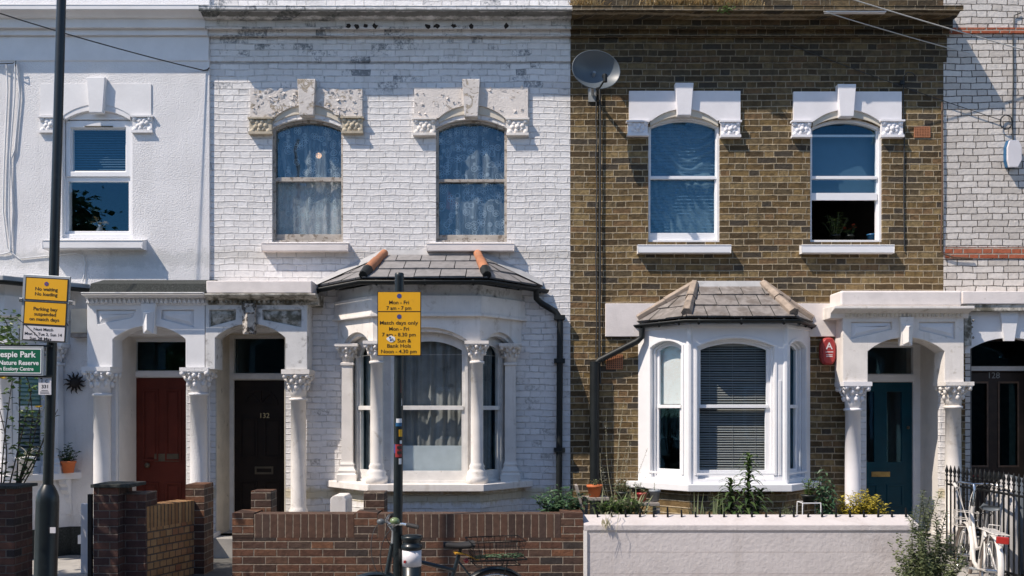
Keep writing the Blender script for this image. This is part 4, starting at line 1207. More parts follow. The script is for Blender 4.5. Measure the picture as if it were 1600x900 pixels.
MB().pbox(241, 279, 709, 721, 0.522, 0.534).build('letter_box', M['brass_dull'], D1, bevel=0.003)
MB().blob(P(230, 727, 0.50), 0.035, (1, 1, 1), 10, 6).build('handle', M['brass_dull'], D1)
kn = MB().tube([P(203, 638, 0.36), P(205, 640, 0.36), P(205, 643, 0.36), P(203, 645, 0.36), P(205, 647, 0.36), P(205, 651, 0.36), P(202, 653, 0.36)], 0.007, 6)
kn.build('numeral', M['iron'], H1)

# ------------------------------------------------------------------ house with the black door, number 132 (white painted brick)
hx0, hx1 = X(327) + 0.001, X(891)
H2 = thing('terrace_house', 'white painted brick house numbered 132 with flaking window heads and a black door', 'house', ((hx0 + hx1) / 2, 0, 0))
wA = (425, 536, 378, 200, 186); wB = (681, 792, 378, 200, 186)
xl2, xr2 = X(337), X(446)
MB().plate(rect(hx0, hx1, 0, ZTOP), [popen(*wA, 0), popen(*wB, 0), rect(xl2, xr2, 0.45, 2.90), rect(-1.95, -0.03, 1.13, 3.0)], 0, 0.22).build('wall', M['white_brick'], H2)
shell(H2, hx0, hx1, ZTOP)
cornice(H2, hx0, hx1, 0.365, M['white_brick'])
cm = MB()
rr = random.Random(12)
for base in (540, 664):                        # dentil holes where the moulding has crumbled
    for k in range(4 if base == 540 else 10):
        if base == 664 and k in (2, 4, 6, 7, 8): continue
        u = base + k * 13.6
        uc, vc, Yq = u + 4.5, 40.5, -0.1475
        cm.plate([(X(uc, Yq) + S(rr.uniform(2.5, 6.0), Yq) * math.cos(2 * PI * q / 9 + .2), Z(vc + rr.uniform(-1, 1), Yq) + S(rr.uniform(2.2, 5.2), Yq) * math.sin(2 * PI * q / 9 + .2)) for q in range(9)], [], Yq, Yq + 0.006)
cm.build('crumbled_dentils', M['rust'], H2)
hood(H2, 0, 391, 566, 139, 183, 428, 533, 184, 163, (429, 531, 191, 177), (464, 493, 123, 180, 3.5), (388, 425, 183, 209), (533, 567, 182, 208), M['flaky'], M['flaky'], M['beige_stone'], M['soffit'], rag=7, seed=3)
hood(H2, 0, 647, 825, 136, 184, 684, 790, 185, 164, (686, 788, 192, 178), (722, 750, 123, 182, 3.5), (645, 681, 184, 211), (791, 826, 184, 211), M['flaky_less'], M['flaky'], M['stone_white'], M['soffit'], rag=2, seed=9)
WA = sash(H2, 0, wA, (428, 533, 277, 201, 190), (429, 534, 283.5, 366), M['old_wood'], M['glass_old'], (409, 543, 380, 392), M['pink_white'], sdepth=0.08)
WB = sash(H2, 0, wB, (685, 789, 280, 202, 191), (685, 789, 284.5, 367), M['old_wood'], M['glass_old'], (667, 803, 380.5, 392), M['pink_white'], sdepth=0.08)
bay2, b2p, g2p = bay_stone(H2, 0, 0, 0, M['white_brick'], M['stone_white'], M['porch_grime'], M['soffit'], M['slate_new'], M['terracotta'], 'old', M['bay_wood'], M['white_brick'], M['stone_white'])
MB().tube([P(838, 452, -0.16), P(838, 466, -0.12), P(846, 474, -0.08), P(868, 487, -0.06), P(875, 497, -0.06), P(875, 520, -0.06), P(873, 830, -0.06)], 0.037, 10).build('drainpipe', M['pvc_black'], H2)
mb = MB()
for v in (492, 560, 700): mb.pbox(866, 883, v, v + 7, -0.104, -0.001)
mb.build('pipe_bracket', M['pvc_black'], H2)
Yp = -0.28
po2 = porch(H2, Yp, 321, 480, 336, 446, 528, 506, 473, 577, (377, 399, 474, 522, 2.5),
            [[(327, 484), (369, 484), (368, 500), (327, 511)], [(409, 484), (471, 484), (471, 512), (410, 500)]], M['porch_grime'], M['peeling_key'], M['mouldy'])
Yc = Yp - 0.17
MB().molding([(0, Z(474, Yc)), (Yp - 0.01, Z(474, Yc)), (Yp - 0.02, Z(468, Yc)), (Yc + 0.03, Z(463, Yc)), (Yc, Z(461, Yc)), (Yc, Z(458.5, Yc)), (0, Z(456, Yc))], X(318, Yc), X(493, Yc)).build('cornice', M['mouldy'], po2, bevel=0.004)
dn = MB()
uu = 322
while uu < 482:
    yd = Yp - 0.05
    dn.pbox(uu, uu + 3.6, 466, 473, yd, Yp + 0.01); uu += 7.4
dn.build('dentil_course', M['mouldy'], po2)
MB().pbox(322, 487, 438.5, 458, Yc + 0.05, -0.001).build('porch_roof', M['pink_white'], po2, bevel=0.01)
column(H2, X(466, -0.15), -0.14, 0.42, Z(620, -0.15), Z(578, -0.15), 0.090, M['stone_white'], plinth=0.10, capw=1.82, seed=41, base_h=0.30)
recess(H2, xl2, xr2, 2.90, 0.45, 0.5, M['reveal'])
dl, dr = X(365, 0.5), X(452, 0.5)
zb0, zb1 = Z(594, 0.5), Z(583, 0.5)
door_frame(H2, xl2 - 0.01, xr2 + 0.012, 0.45, 2.91, zb0, zb1, 0.50, dl, dr - 0.03, M['old_wood'] if False else M['bay_wood'])
dr -= 0.03
d = MB().box(dl - 0.004, dr + 0.004, 0.535, 0.58, 0.455, zb0 - 0.004)
dw = dr - dl; pw = (dw - 0.22) / 2
for cx in (dl + 0.07, dl + 0.15 + pw):
    for z0, z1 in ((0.62, 1.08), (1.36, 1.86)):
        d.plate(rect(cx, cx + pw, z0, z1), [rect(cx + 0.022, cx + pw - 0.022, z0 + 0.022, z1 - 0.022)], 0.520, 0.5345)
        d.box(cx + 0.04, cx + pw - 0.04, 0.527, 0.5345, z0 + 0.04, z1 - 0.04)
fx, fz = (dl + dr) / 2, 2.03
d.plate(opening(fx - 0.22, fx + 0.22, fz, fz + 0.001, fz + 0.2), [opening(fx - 0.185, fx + 0.185, fz + 0.03, fz + 0.031, fz + 0.172)], 0.518, 0.5345)
for a in (50, 90, 130):
    d.tube([(fx, 0.53, fz + 0.02), (fx + 0.19 * math.cos(R(a)), 0.53, fz + 0.02 + 0.16 * math.sin(R(a)))], 0.010, 5)
D2 = d.build('door', M['door_black'], H2, bevel=0.004)
MB().text('132', 407, 421, 653, 0.533, depth=0.004).build('numerals', M['gold_paint'], D2)
mb = MB().plate(prect(398, 427, 729, 741, 0.524), [prect(401, 424, 732, 738, 0.524)], 0.522, 0.5345)
mb.build('letter_box', M['brass_dull'], D2)

# ------------------------------------------------------------------ house with the teal door (yellow stock brick)
hx0, hx1 = X(891) + 0.001, X(1474)
H3 = thing('terrace_house', 'brown stock brick house with white bay window, satellite dish and teal front door', 'house', ((hx0 + hx1) / 2, 0, 0))
wC = (1013, 1125, 378, 197, 181); wD = (1266, 1379, 378, 200, 185)
xl3, xr3 = X(1352), X(1479)
LW = X(1508)
MB().plate([(hx0, 0), (LW, 0), (LW, Z(458)), (hx1, Z(458)), (hx1, ZTOP), (hx0, ZTOP)], [popen(*wC, 0), popen(*wD, 0), rect(xl3, xr3, 0.45, 2.80), rect(1.65, 3.45, 1.13, 2.9)], 0, 0.22).build('wall', M['stock_brick'], H3)
shell(H3, hx0, hx1, ZTOP)
cornice(H3, hx0, hx1 + 0.03, 0.42, M['stock_brick'])
MB().pbox(1290, 1385, 15, 18.5, -0.41, -0.35).build('cornice_repair', M['hood_white'], H3)
hood(H3, 0, 983, 1157, 142, 188, 1017, 1121, 189, 170, (1016, 1122, 197, 181), (1055, 1084, 129, 180, 4), (980, 1014, 188, 212), (1126, 1158, 188, 214), M['hood_white'], M['hood_white'], M['hood_white'], M['soffit'], seed=51)
hood(H3, 0, 1240, 1409, 143, 189, 1272, 1374, 189, 171, (1270, 1377, 198, 183), (1309, 1338, 131, 182, 4), (1238, 1269, 188, 214), (1377, 1413, 187, 214), M['hood_white'], M['hood_white'], M['hood_white'], M['soffit'], seed=55)
WC = sash(H3, 0, wC, (1017, 1118, 275, 201, 190), (1016, 1117, 280, 364), M['trim_white'], M['glass_old'], (997, 1142, 383, 395), M['trim_white'], sdepth=0.07)
WD = sash(H3, 0, wD, (1269, 1369, 275, 203, 192), (1266, 1369, 280, 375), M['trim_white'], M['glass_old'], (1253, 1397, 383, 395), M['trim_white'], sdepth=0.07, openlow=True, meet=(1265, 1371, 275, 280))
# the raised lower sash: its glass sits behind the frame between the two rails
Yd = 0.07
MB().pbox(1265, 1371, 301.5, 313, Yd - 0.018, Yd + 0.0).build('sash_rail', M['trim_white'], WD, bevel=0.003)
MB().sheet(prect(1266, 1369, 280, 301.5, Yd - 0.004), Yd - 0.004).build('raised_pane', M['glass_old'], WD)
MB().pbox(1267, 1369, 210.5, 213.5, Yd + 0.03, Yd + 0.05).build('glazing_bar', M['trim_white'], WD)
bay3, b3p, g3p = bay_timber(H3, 0)
a = P(1003, 513, -0.12)
MB().tube([a, a + Vector((0, 0, -0.10)), P(996, 533, -0.10), P(936, 563, -0.06), P(929, 571, -0.06), P(928, 590, -0.06)], 0.037, 10).build('drainpipe', M['pvc_black'], H3)
MB().tube([P(929, 565, -0.075), P(929, 840, -0.075)], 0.058, 12).build('drainpipe', M['pvc_black'], H3)
for (u0, u1) in ((946, 1026), (1238, 1316)):
    MB().pbox(u0, u1, 474, 526, -0.035, -0.001).build('plaster_band', M['pink_white'], H3, bevel=0.006)
def air_brick(u0, u1, v0, v1, nx, nz):
    holes = []
    x0, x1, z0, z1 = X(u0), X(u1), Z(v1), Z(v0)
    cw, ch = (x1 - x0 - 0.016) / nx, (z1 - z0 - 0.016) / nz
    for i in range(nx):
        for j in range(nz):
            holes.append(rect(x0 + 0.008 + cw * (i + 0.2), x0 + 0.008 + cw * (i + 0.8), z0 + 0.008 + ch * (j + 0.2), z0 + 0.008 + ch * (j + 0.8)))
    o = MB().plate(rect(x0, x1, z0, z1), holes, -0.012, -0.0015).build('air_brick', M['terracotta'], H3)
    MB().box(x0 + 0.004, x1 - 0.004, -0.0035, -0.001, z0 + 0.004, z1 - 0.004).build('vent_cavity', M['rust'], o)
air_brick(1428, 1453, 198, 215, 9, 6)
air_brick(947, 973, 554, 577, 8, 7)
Yp = -0.27
po3 = porch(H3, Yp, 1317, 1506, 1356, 1476, 549, 527, 494, 597, (1407, 1428, 495, 540, 2.5),
            [[(1330, 503), (1394, 503), (1394, 515), (1330, 530)], [(1436, 503), (1493, 503), (1493, 530), (1436, 516)]], M['stone_white'], M['stone_white'], M['porch_blue'])
Yc = Yp - 0.16
MB().molding([(0, Z(495, Yc)), (Yp - 0.01, Z(495, Yc)), (Yp - 0.03, Z(488, Yc)), (Yc, Z(482, Yc)), (Yc, Z(478, Yc)), (0, Z(476, Yc))], X(1304, Yc), X(1523, Yc)).build('cornice', M['stone_white'], po3, bevel=0.004)
dn = MB()
uu = 1322
while uu < 1503:
    dn.pbox(uu, uu + 3.4, 489, 494.5, Yp - 0.04, Yp + 0.01); uu += 6.4
dn.build('dentil_course', M['soffit'], po3)
MB().pbox(1314, 1503, 454, 478, Yc + 0.04, -0.001).build('porch_roof', M['pink_white'], po3, bevel=0.022, seg=3)
column(H3, X(1333, -0.15), -0.14, 0.40, Z(636, -0.15), Z(597, -0.15), 0.090, M['hood_white'], plinth=0.10, capw=1.85, seed=61)
column(H3, X(1490, -0.15), -0.14, 0.40, Z(632, -0.15), Z(597, -0.15), 0.090, M['stone_white'], plinth=0.10, capw=1.85, seed=62)
MB().box(X(1344, -0.06), X(1353, -0.06), -0.06, -0.001, 0.2, Z(597)).build('pilaster', M['white_brick'], H3)
MB().box(X(1469, -0.06), X(1482, -0.06), -0.06, -0.001, 0.2, Z(597)).build('pilaster', M['white_brick'], H3)
recess(H3, xl3, xr3, 2.80, 0.45, 0.68, M['reveal_clean'])
Yd = 0.68
dl, dr = X(1352, Yd), X(1427, Yd)
zb0, zb1 = Z(597, Yd), Z(584, Yd)
door_frame(H3, xl3 - 0.01, xr3 + 0.01, 0.45, 2.81, zb0, zb1, Yd, X(1340, Yd) if X(1340, Yd) > xl3 + 0.02 else xl3 + 0.03, dr, M['trim_white'])
dl = xl3 + 0.03
d = MB().plate(rect(dl - 0.004, dr + 0.004, 0.455, zb0 - 0.004), [prect(1354, 1366, 612, 722, Yd + 0.035), prect(1386, 1409, 612, 722, Yd + 0.035)], Yd + 0.035, Yd + 0.08)
for a0_, a1_ in ((1355, 1372), (1386, 1412)):
    d.plate(prect(a0_, a1_, 757, 792, Yd + 0.02), [prect(a0_ + 3, a1_ - 3, 760, 789, Yd + 0.02)], Yd + 0.022, Yd + 0.0345)
D3 = d.build('door', M['door_teal'], H3, bevel=0.004)
for a0_, a1_ in ((1354, 1366), (1386, 1409)):
    MB().sheet(prect(a0_ - 1, a1_ + 1, 611, 723, Yd + 0.05), Yd + 0.05).build('pane', M['glass_low'], D3)
MB().pbox(1362, 1391, 737, 745, Yd + 0.024, Yd + 0.0345).build('letter_box', M['brass'], D3, bevel=0.003)
MB().blob(P(1419, 668, Yd), 0.022, (1, 1, 1), 10, 6).build('handle', M['brass_dull'], D3)
MB().text('130', 1397, 1406, 588, Yd + 0.04, depth=0.001).build('numerals', M['grey_numeral'], D3) if False else None

# ------------------------------------------------------------------ house at the right (cream painted brick, number 128)
hx0, hx1 = X(1474) + 0.002, X(2080)
H4 = thing('terrace_house', 'cream painted brick house with red brick bands and a dark door numbered 128', 'house', ((hx0 + hx1) / 2, 0, 0))
xl4, xr4 = X(1516), X(1642)
MB().plate([(LW + .002, 0), (hx1, 0), (hx1, ZTOP), (hx0, ZTOP), (hx0, Z(458) + .002), (LW + .002, Z(458) + .002)], [rect(xl4, xr4, 0.45, 2.86), popen(1700, 1810, 378, 200, 186, 0)], 0, 0.22).build('wall', M['cream_brick'], H4)
shell(H4, hx0, hx1, ZTOP, yr=0.23)
sash(H4, 0, (1700, 1810, 378, 200, 186), (1705, 1806, 277, 201, 190), (1705, 1806, 283, 366), M['trim_white'], M['glass_up'], (1690, 1822, 381, 392), M['trim_white'])
for (v0, v1, pj) in ((44.5, 53, 0.03), (386.5, 403.5, 0.012)):
    MB().box(hx0 + 0.02, hx1, -pj, -0.001, Z(v1), Z(v0)).build('brick_band', M['red_brick'], H4)
Yp = -0.12
x0, x1 = X(1508, Yp), X(1650, Yp)
ar = arch(X(1516, Yp), X(1641, Yp), Z(545, Yp), Z(528, Yp), 16)[::-1]
pl = MB().plate([(x0, Z(552, Yp)), (X(1516, Yp), Z(552, Yp))] + ar + [(X(1641, Yp), Z(552, Yp)), (x1, Z(552, Yp)), (x1, Z(486, Yp)), (x0, Z(486, Yp))], [], Yp, -0.001)
po4 = pl.build('porch', M['porch_blue'], H4, bevel=0.004)
MB().plate([(X(1570, Yp - 0.04), Z(533, Yp)), (X(1585, Yp - 0.04), Z(533, Yp)), (X(1592, Yp - 0.04), Z(487, Yp)), (X(1563, Yp - 0.04), Z(487, Yp))], [], Yp - 0.04, Yp).build('keystone', M['porch_blue'], po4)
MB().pbox(1506, 1660, 475, 486, Yp - 0.10, -0.001).build('cornice', M['mouldy'], po4, bevel=0.006)
MB().pbox(1504, 1665, 455, 475, Yp - 0.12, -0.001).build('porch_roof', M['pink_white'], po4, bevel=0.008)
mb = MB().pbox(1507, 1518, 494, 540, Yp - 0.07, Yp + 0.05)
blob_ornament(mb, X(1512, Yp), Yp - 0.07, Z(515, Yp), 0.09, 0.3, 77)
mb.build('corbel', M['mouldy'], po4)
recess(H4, xl4, xr4, 2.86, 0.45, 0.4, M['room'])
dl, dr = xl4 + 0.04, xr4 - 0.04
zb0, zb1 = Z(581, 0.4), Z(571, 0.4)
door_frame(H4, xl4 - 0.01, xr4 + 0.01, 0.45, 2.87, zb0, zb1, 0.40, dl, dr, M['door_brown'])
MB().box(dl, dr, 0.365, 0.374, zb0 + 0.012, zb1 - 0.012).build('transom_bar', M['bay_wood'], H4)
gl = [(1516, 1543), (1561, 1591)]
d = MB().plate(rect(dl - 0.004, dr + 0.004, 0.455, zb0 - 0.004), [prect(a, b, 598, 728, 0.435) for a, b in gl], 0.435, 0.48)
D4 = d.build('door', M['door_brown'], H4, bevel=0.004)
for a, b in gl:
    MB().plate(prect(a - 1.5, b + 1.5, 596, 730, 0.425), [prect(a + 1, b - 1, 599, 727, 0.425)], 0.425, 0.434).build('glazing_bead', M['wood_trim'], D4)
    MB().sheet(prect(a - 1, b + 1, 597, 729, 0.45), 0.45).build('pane', M['glass_low'], D4)
MB().text('128', 1545, 1562, 591, 0.43, depth=0.004).build('numerals', M['grey_numeral'], D4)
MB().pbox(1514, 1534, 741, 744.5, 0.428, 0.434).build('notice', M['sign_red'], D4)
MB().pbox(1537, 1565, 738, 750, 0.426, 0.434).build('letter_box', M['brass_dull'], D4)

# ------------------------------------------------------------------ behind the glass
slat_blind('slat_blind', 'blue slatted blind drawn over the top pane of the rendered house window', ID4, X(111, .16), X(199, .16), Z(276, .16), Z(196, .16), 0.16, M['blind_blue'], pitch=0.030, tilt=40, w=0.028)
sheet_curtain('net_curtain', 'floral net curtain with an orange light behind it, upstairs in the white brick house', 'curtain', ID4, X(428, .14), X(537, .14), Z(372, .14), Z(187, .14), 0.145, M['lace'], 5, 0.013, 'net curtains in the upper windows', 3)
sheet_curtain('net_curtain', 'floral net curtain with a red pennant behind it, upstairs in the white brick house', 'curtain', ID4, X(684, .14), X(792, .14), Z(372, .14), Z(187, .14), 0.145, M['lace_thin'], 4, 0.014, 'net curtains in the upper windows', 5)
sheet_curtain('lining_curtain', 'pale lining hanging behind the lower half of the left net curtain', 'curtain', ID4, X(429, .18), X(537, .18), Z(374, .18), Z(281, .18), 0.185, plain('mauve_lining', (0.74, 0.66, 0.66), 0.9), 6, 0.014, None, 8)
b = MB().blob(P(498, 243, .30), 0.035, (1, 1, 1), 12, 8)
bt = NT('warm_bulb'); em = bt.n('ShaderNodeEmission'); em.inputs[0].default_value = (1.0, 0.50, 0.22, 1); em.inputs[1].default_value = 1.6; bt.finish(em)
lamp = thing('pendant_lamp', 'small warm pendant bulb glowing behind the left net curtain', 'lamp', tuple(P(498, 243, .30)))
b.build('bulb', bt.m, lamp)
MB().tube([P(498, 238, .30), P(498, 150, .30)], 0.004, 6).build('flex', M['cable'], lamp)
tag(MB().add([P(699, 296, .30), P(716, 318, .30), P(706, 330, .30), P(697, 326, .30), P(699, 296, .32), P(716, 318, .32), P(706, 330, .32), P(697, 326, .32)],
             [(0, 3, 2, 1), (4, 5, 6, 7), (0, 1, 5, 4), (1, 2, 6, 5), (2, 3, 7, 6), (3, 0, 4, 7)]).build('red_pennant', M['petal_red']), 'small red pennant standing behind the net curtain', 'pennant')
vs = []; fs = []; nx, nz = 110, 120
for j in range(nz + 1):
    for i in range(nx + 1):
        x_ = X(1016, .16) + (X(1122, .16) - X(1016, .16)) * i / nx; z_ = Z(372, .16) + (Z(183, .16) - Z(372, .16)) * j / nz
        q1 = math.hypot(x_ - X(1085, .16), (z_ - Z(165, .16)) * 0.75); q2 = math.hypot(x_ - X(1050, .16), (z_ - Z(395, .16)) * 0.6)
        w_ = 1 / (1 + math.exp(-(z_ - Z(285, .16)) * 12))
        nz_ = mnoise.noise(Vector((x_ * 4, z_ * 3, 1.3)))
        vs.append((x_, 0.175 + 0.022 * w_ * math.sin(q1 * 62 + nz_ * 5) * (0.4 + abs(nz_)) * 1.6 + 0.020 * (1 - w_) * math.sin((x_ * 55 + z_ * 22) + nz_ * 6) * (0.3 + abs(nz_)) * 1.6, z_))
for j in range(nz):
    for i in range(nx): fs.append((j * (nx + 1) + i, j * (nx + 1) + i + 1, (j + 1) * (nx + 1) + i + 1, (j + 1) * (nx + 1) + i))
tag(MB().add(vs, fs, True).build('draped_sheet', M['drape_blue']), 'blue grey sheet draped in curved folds behind left upper window of the brown house', 'curtain')
slat_blind('slat_blind', 'dark slatted blind pressed against the draped sheet, left upper window of the brown house', ID4, X(1017, .125), X(1120, .125), Z(366, .125), Z(195, .125), 0.127, lace('see_through_slats', (0.10, 0.16, 0.22), 0.15, 3.0), pitch=0.042, tilt=60, w=0.02)
tag(MB().box(X(1263, .2), X(1374, .2), 0.20, 0.206, Z(306, .2), Z(214, .2)).build('roller_blind', M['blind_blue']), 'plain blue blind half lowered in the open sash window', 'blind')
m2 = segm(b2p[1], b2p[2]); L2 = 1.221
sheet_curtain('bay_curtain', 'grey sheer curtain across the front of the stone bay window', 'curtain', m2, 0.20, 1.05, 1.52, 2.78, 0.26, M['sheer'], 7, 0.022, None, 13)
tag(MB().box(0.24, 1.02, 0.225, 0.232, 1.22, 1.545, m2).build('half_curtain', M['net_white']), 'white net panel across the bottom of the stone bay window', 'curtain')
sheet_curtain('bay_curtain', 'narrow grey curtain in the left side of the stone bay window', 'curtain', segm(b2p[0], b2p[1]), 0.22, 0.62, 1.2, 2.75, 0.26, M['sheer'], 4, 0.02, None, 15)
sheet_curtain('bay_curtain', 'narrow grey curtain in the right side of the stone bay window', 'curtain', segm(b2p[2], b2p[3]), 0.14, 0.50, 1.2, 2.75, 0.26, M['sheer'], 4, 0.02, None, 16)
m3 = segm(b3p[1], b3p[2])
slat_blind('slat_blind', 'grey venetian blind lowered across the front of the white timber bay', m3, 0.125, 0.92, 1.285, 2.70, 0.155, M['blind_grey'], pitch=0.0285, tilt=42, w=0.026, tapes=3)
m3l = segm(b3p[0], b3p[1])
tag(MB().box(0.23, 0.57, 0.15, 0.155, 2.03, 2.72, m3l).build('roller_blind', M['blind_white']), 'white roller blind half down in the left side of the timber bay', 'blind')
sheet_curtain('bay_curtain', 'grey curtain in the right side of the timber bay', 'curtain', segm(b3p[2], b3p[3]), 0.12, 0.50, 1.2, 2.72, 0.22, M['sheer'], 3, 0.02, None, 19)
slat_blind('slat_blind', 'slatted blind in the bay window behind the rose bush', segm(b1p[2], b1p[3]), 0.12, 0.52, 1.35, 2.72, 0.22, M['blind_grey'], pitch=0.05, tilt=50, w=0.04)
slat_blind('slat_blind', 'slatted blind in the front of the rendered bay window beyond the left edge', segm(b1p[1], b1p[2]), 0.2, 1.05, 1.35, 2.75, 0.24, M['blind_grey'], pitch=0.05, tilt=50, w=0.04)

# ------------------------------------------------------------------ plants
def rnd_dir(r, up=0.3):
    a = r.uniform(0, 2 * PI)
    return Vector((math.cos(a), math.sin(a), r.uniform(up - 0.5, up + 0.5)))
def stem_line(base, tip, bend, r, n=7):
    base, tip = Vector(base), Vector(tip)
    b = Vector((r.uniform(-1, 1), r.uniform(-1, 1), 0)) * bend
    return [base.lerp(tip, i / (n - 1)) + b * math.sin(PI * i / (n - 1)) for i in range(n)]
def along(pts, t):
    k = t * (len(pts) - 1); i = min(int(k), len(pts) - 2)
    return pts[i].lerp(pts[i + 1], k - i)
def plant(name, label, cat, base, stems, nleaf, L, W, leafm, stemm, seed, group=None, sr=0.004, droop=0.0, start=0.1, flowers=None, up=0.35, fold=0.2, curl=0.15):
    """stems = list of (base offset, tip offset) from the plant's base"""
    r = random.Random(seed)
    root = thing(name, label, cat, base, group)
    b = Vector(base); sm = MB(); lm = MB(); fm = MB()
    for (o, t) in stems:
        ln = stem_line(b + Vector(o), b + Vector(t), (Vector(t) - Vector(o)).length * 0.10, r)
        sm.tube(ln, [sr * (1 - 0.6 * i / 6) for i in range(7)], 5, cap=False)
        ga = r.uniform(0, 6)
        for k in range(nleaf):
            tt = start + (1 - start) * (k + r.random() * 0.6) / nleaf
            p = along(ln, min(1, tt)); ga += 2.4
            d = Vector((math.cos(ga), math.sin(ga), up - droop + r.uniform(-0.3, 0.3)))
            s = r.uniform(0.6, 1.2) * (1.1 - 0.35 * tt)
            lm.leaf(p + d * 0.004, d, Vector((r.uniform(-.3, .3), r.uniform(-.5, .1), 1)), L * s, W * s, fold, curl)
        if flowers:
            fmat, fn, fsz, f0 = flowers
            for k in range(fn):
                p = along(ln, r.uniform(f0, 1)) + Vector((r.uniform(-1, 1), r.uniform(-1, 1), r.uniform(0, 1))) * fsz
                for q in range(5): fm.leaf(p, rnd_dir(r, 0.4), (0, 0, 1), fsz, fsz * 0.6, 0.1)
    sm.build('stem', stemm, root)
    if lm.v: lm.build('foliage', leafm, root)
    if fm.v: fm.build('flower', flowers[0], root)
    return root
def bushy(n, w, dpt, h, r, flat=0.3):
    out = []
    for i in range(n):
        a = r.uniform(0, 2 * PI); q = math.sqrt(r.random())
        out.append(((math.cos(a) * q * w * 0.25, math.sin(a) * q * dpt * 0.25, 0), (math.cos(a) * q * w, math.sin(a) * q * dpt, h * (1 - flat * q) * r.uniform(0.65, 1.05))))
    return out
def pot(mb, x, y, z, r0, r1, h, rim=True):
    p = [(r0, 0), (r1 * 0.97, h * 0.80), (r1 * 1.0, h * 0.80)] + ([(r1 * 1.08, h * 0.80), (r1 * 1.1, h), (r1 * 0.98, h), (r1 * 0.93, h * 0.86)] if rim else [(r1, h), (r1 * 0.92, h), (r1 * 0.9, h * 0.9)])
    return mb.lathe(p, x, y, 20, z)
def potted(name, label, u, v0, v1, Y, wtop, potm, seed, stems, nleaf, L, W, leafm, stemm=None, flowers=None, rim=True, **kw):
    """a pot (v0 rim, v1 foot) with its plant: pot, stem and foliage are parts of one thing"""
    base = P(u, v1, Y); h = Z(v0, Y) - Z(v1, Y); r1 = S(wtop, Y) / 2
    soil = base + Vector((0, 0, h * 0.85))
    rt = plant(name, label, 'potted plant', tuple(soil), stems, nleaf, L, W, leafm, stemm or M['stem'], seed, flowers=flowers, **kw)
    pot(MB(), base.x, base.y, base.z, r1 * 0.72, r1, h, rim).build('pot', potm, rt)
    return rt

r = random.Random(101)
# rose at the left
Yb = -1.75
bs = P(8, 800, Yb)
st = []
for (u, v, dy) in ((62, 636, 0.05), (30, 512, -0.1), (8, 500, 0.0), (-20, 520, 0.1), (52, 600, 0.0), (74, 660, -0.05), (-10, 610, -0.1), (20, 590, 0.05), (48, 700, 0.0), (-40, 560, 0.0), (90, 640, 0.0)):
    t = P(u, v, Yb + dy); st.append(((r.uniform(-.08, .08), r.uniform(-.05, .05), 0), tuple(t - bs)))
rose = plant('rose_bush', 'tall twiggy rose bush with few leaves and a yellow bloom behind the green sign', 'shrub', tuple(bs), st, 17, 0.085, 0.055, M['leaf_dark'], M['stem_brown'], 5, sr=0.009, start=0.25)
fm = MB()
for p in (P(60, 637, Yb), P(4, 592, Yb)):
    for q in range(9): fm.leaf(p, rnd_dir(r, 0.3), (0, 0, 1), 0.05, 0.045, 0.2)
fm.build('flower', M['petal_yellow'], rose)
lm = MB()
for k in range(330):
    p = P(8 + r.gauss(0, 17), 528 + r.gauss(0, 17), Yb + r.uniform(-.15, .15))
    lm.leaf(p, rnd_dir(r, 0.1), rnd_dir(r, 0.8), r.uniform(.04, .07), r.uniform(.025, .04), 0.2)
for k in range(140):
    p = P(r.choice((22, 44, 58)) + r.gauss(0, 8), r.choice((600, 655, 705)) + r.gauss(0, 12), Yb + r.uniform(-.15, .15))
    lm.leaf(p, rnd_dir(r, 0.1), rnd_dir(r, 0.8), r.uniform(.04, .075), r.uniform(.025, .045), 0.2)
lm.build('foliage', M['leaf_mid'], rose)
# on the sill of the rendered bay
z_sill1 = 1.118 + 0.10
def on_sill(u, Y): return Vector((X(u, Y), Y, z_sill1))
v_s = HV + (CAM_Z - z_sill1) * FPX / (CAM_D - 0.60)
potted('potted_plant', 'white pot of pale strap leaves on the sill of the rendered bay', 40, v_s - 29, v_s, -0.60, 27, M['pot_white'], 8, bushy(5, .06, .06, .12, r), 4, 0.10, 0.02, M['leaf_grey'])
sp = thing('spider_plant', 'pale dry strap leaves curling over the white sill pot', 'plant', tuple(P(45, v_s - 30, -0.62)))
bl = MB()
for k in range(9):
    bl.blade(P(44, v_s - 30, -0.62), (r.uniform(-.4, 1), r.uniform(-.8, .2), r.uniform(.6, 1.3)), r.uniform(.22, .34), 0.02, 1.1, 7)
bl.build('foliage', M['petal_white'], sp)
v_s2 = HV + (CAM_Z - z_sill1) * FPX / (CAM_D - 0.16)
potted('potted_plant', 'orange pot of dark geranium leaves at the end of the rendered sill', 107, v_s2 - 18.5, v_s2, -0.16, 21, M['pot_orange'], 9, bushy(11, .12, .09, .25, r), 6, 0.06, 0.06, M['leaf_dark'])

# garden of the white brick house
plant('garden_plant', 'spreading blue green leafy plant behind the end of the brick wall', 'plant', tuple(P(880, 822, -1.62)), bushy(60, .30, .20, .46, r), 11, 0.095, 0.046, M['leaf_fern'], M['stem'], 17)
bx = thing('meter_box', 'white painted box with rounded top under the stone bay sill', 'box', tuple(P(538, 830, -0.95)))
Yb = -0.95
pr = [(X(516, Yb), Z(830, Yb)), (X(541, Yb), Z(830, Yb)), (X(541, Yb), Z(781, Yb)), (X(537, Yb), Z(775, Yb)), (X(521, Yb), Z(775, Yb)), (X(516, Yb), Z(779, Yb))]
MB().plate(pr, [], Yb, Yb + 0.38).build('body', M['stone_white'], bx, bevel=0.01)

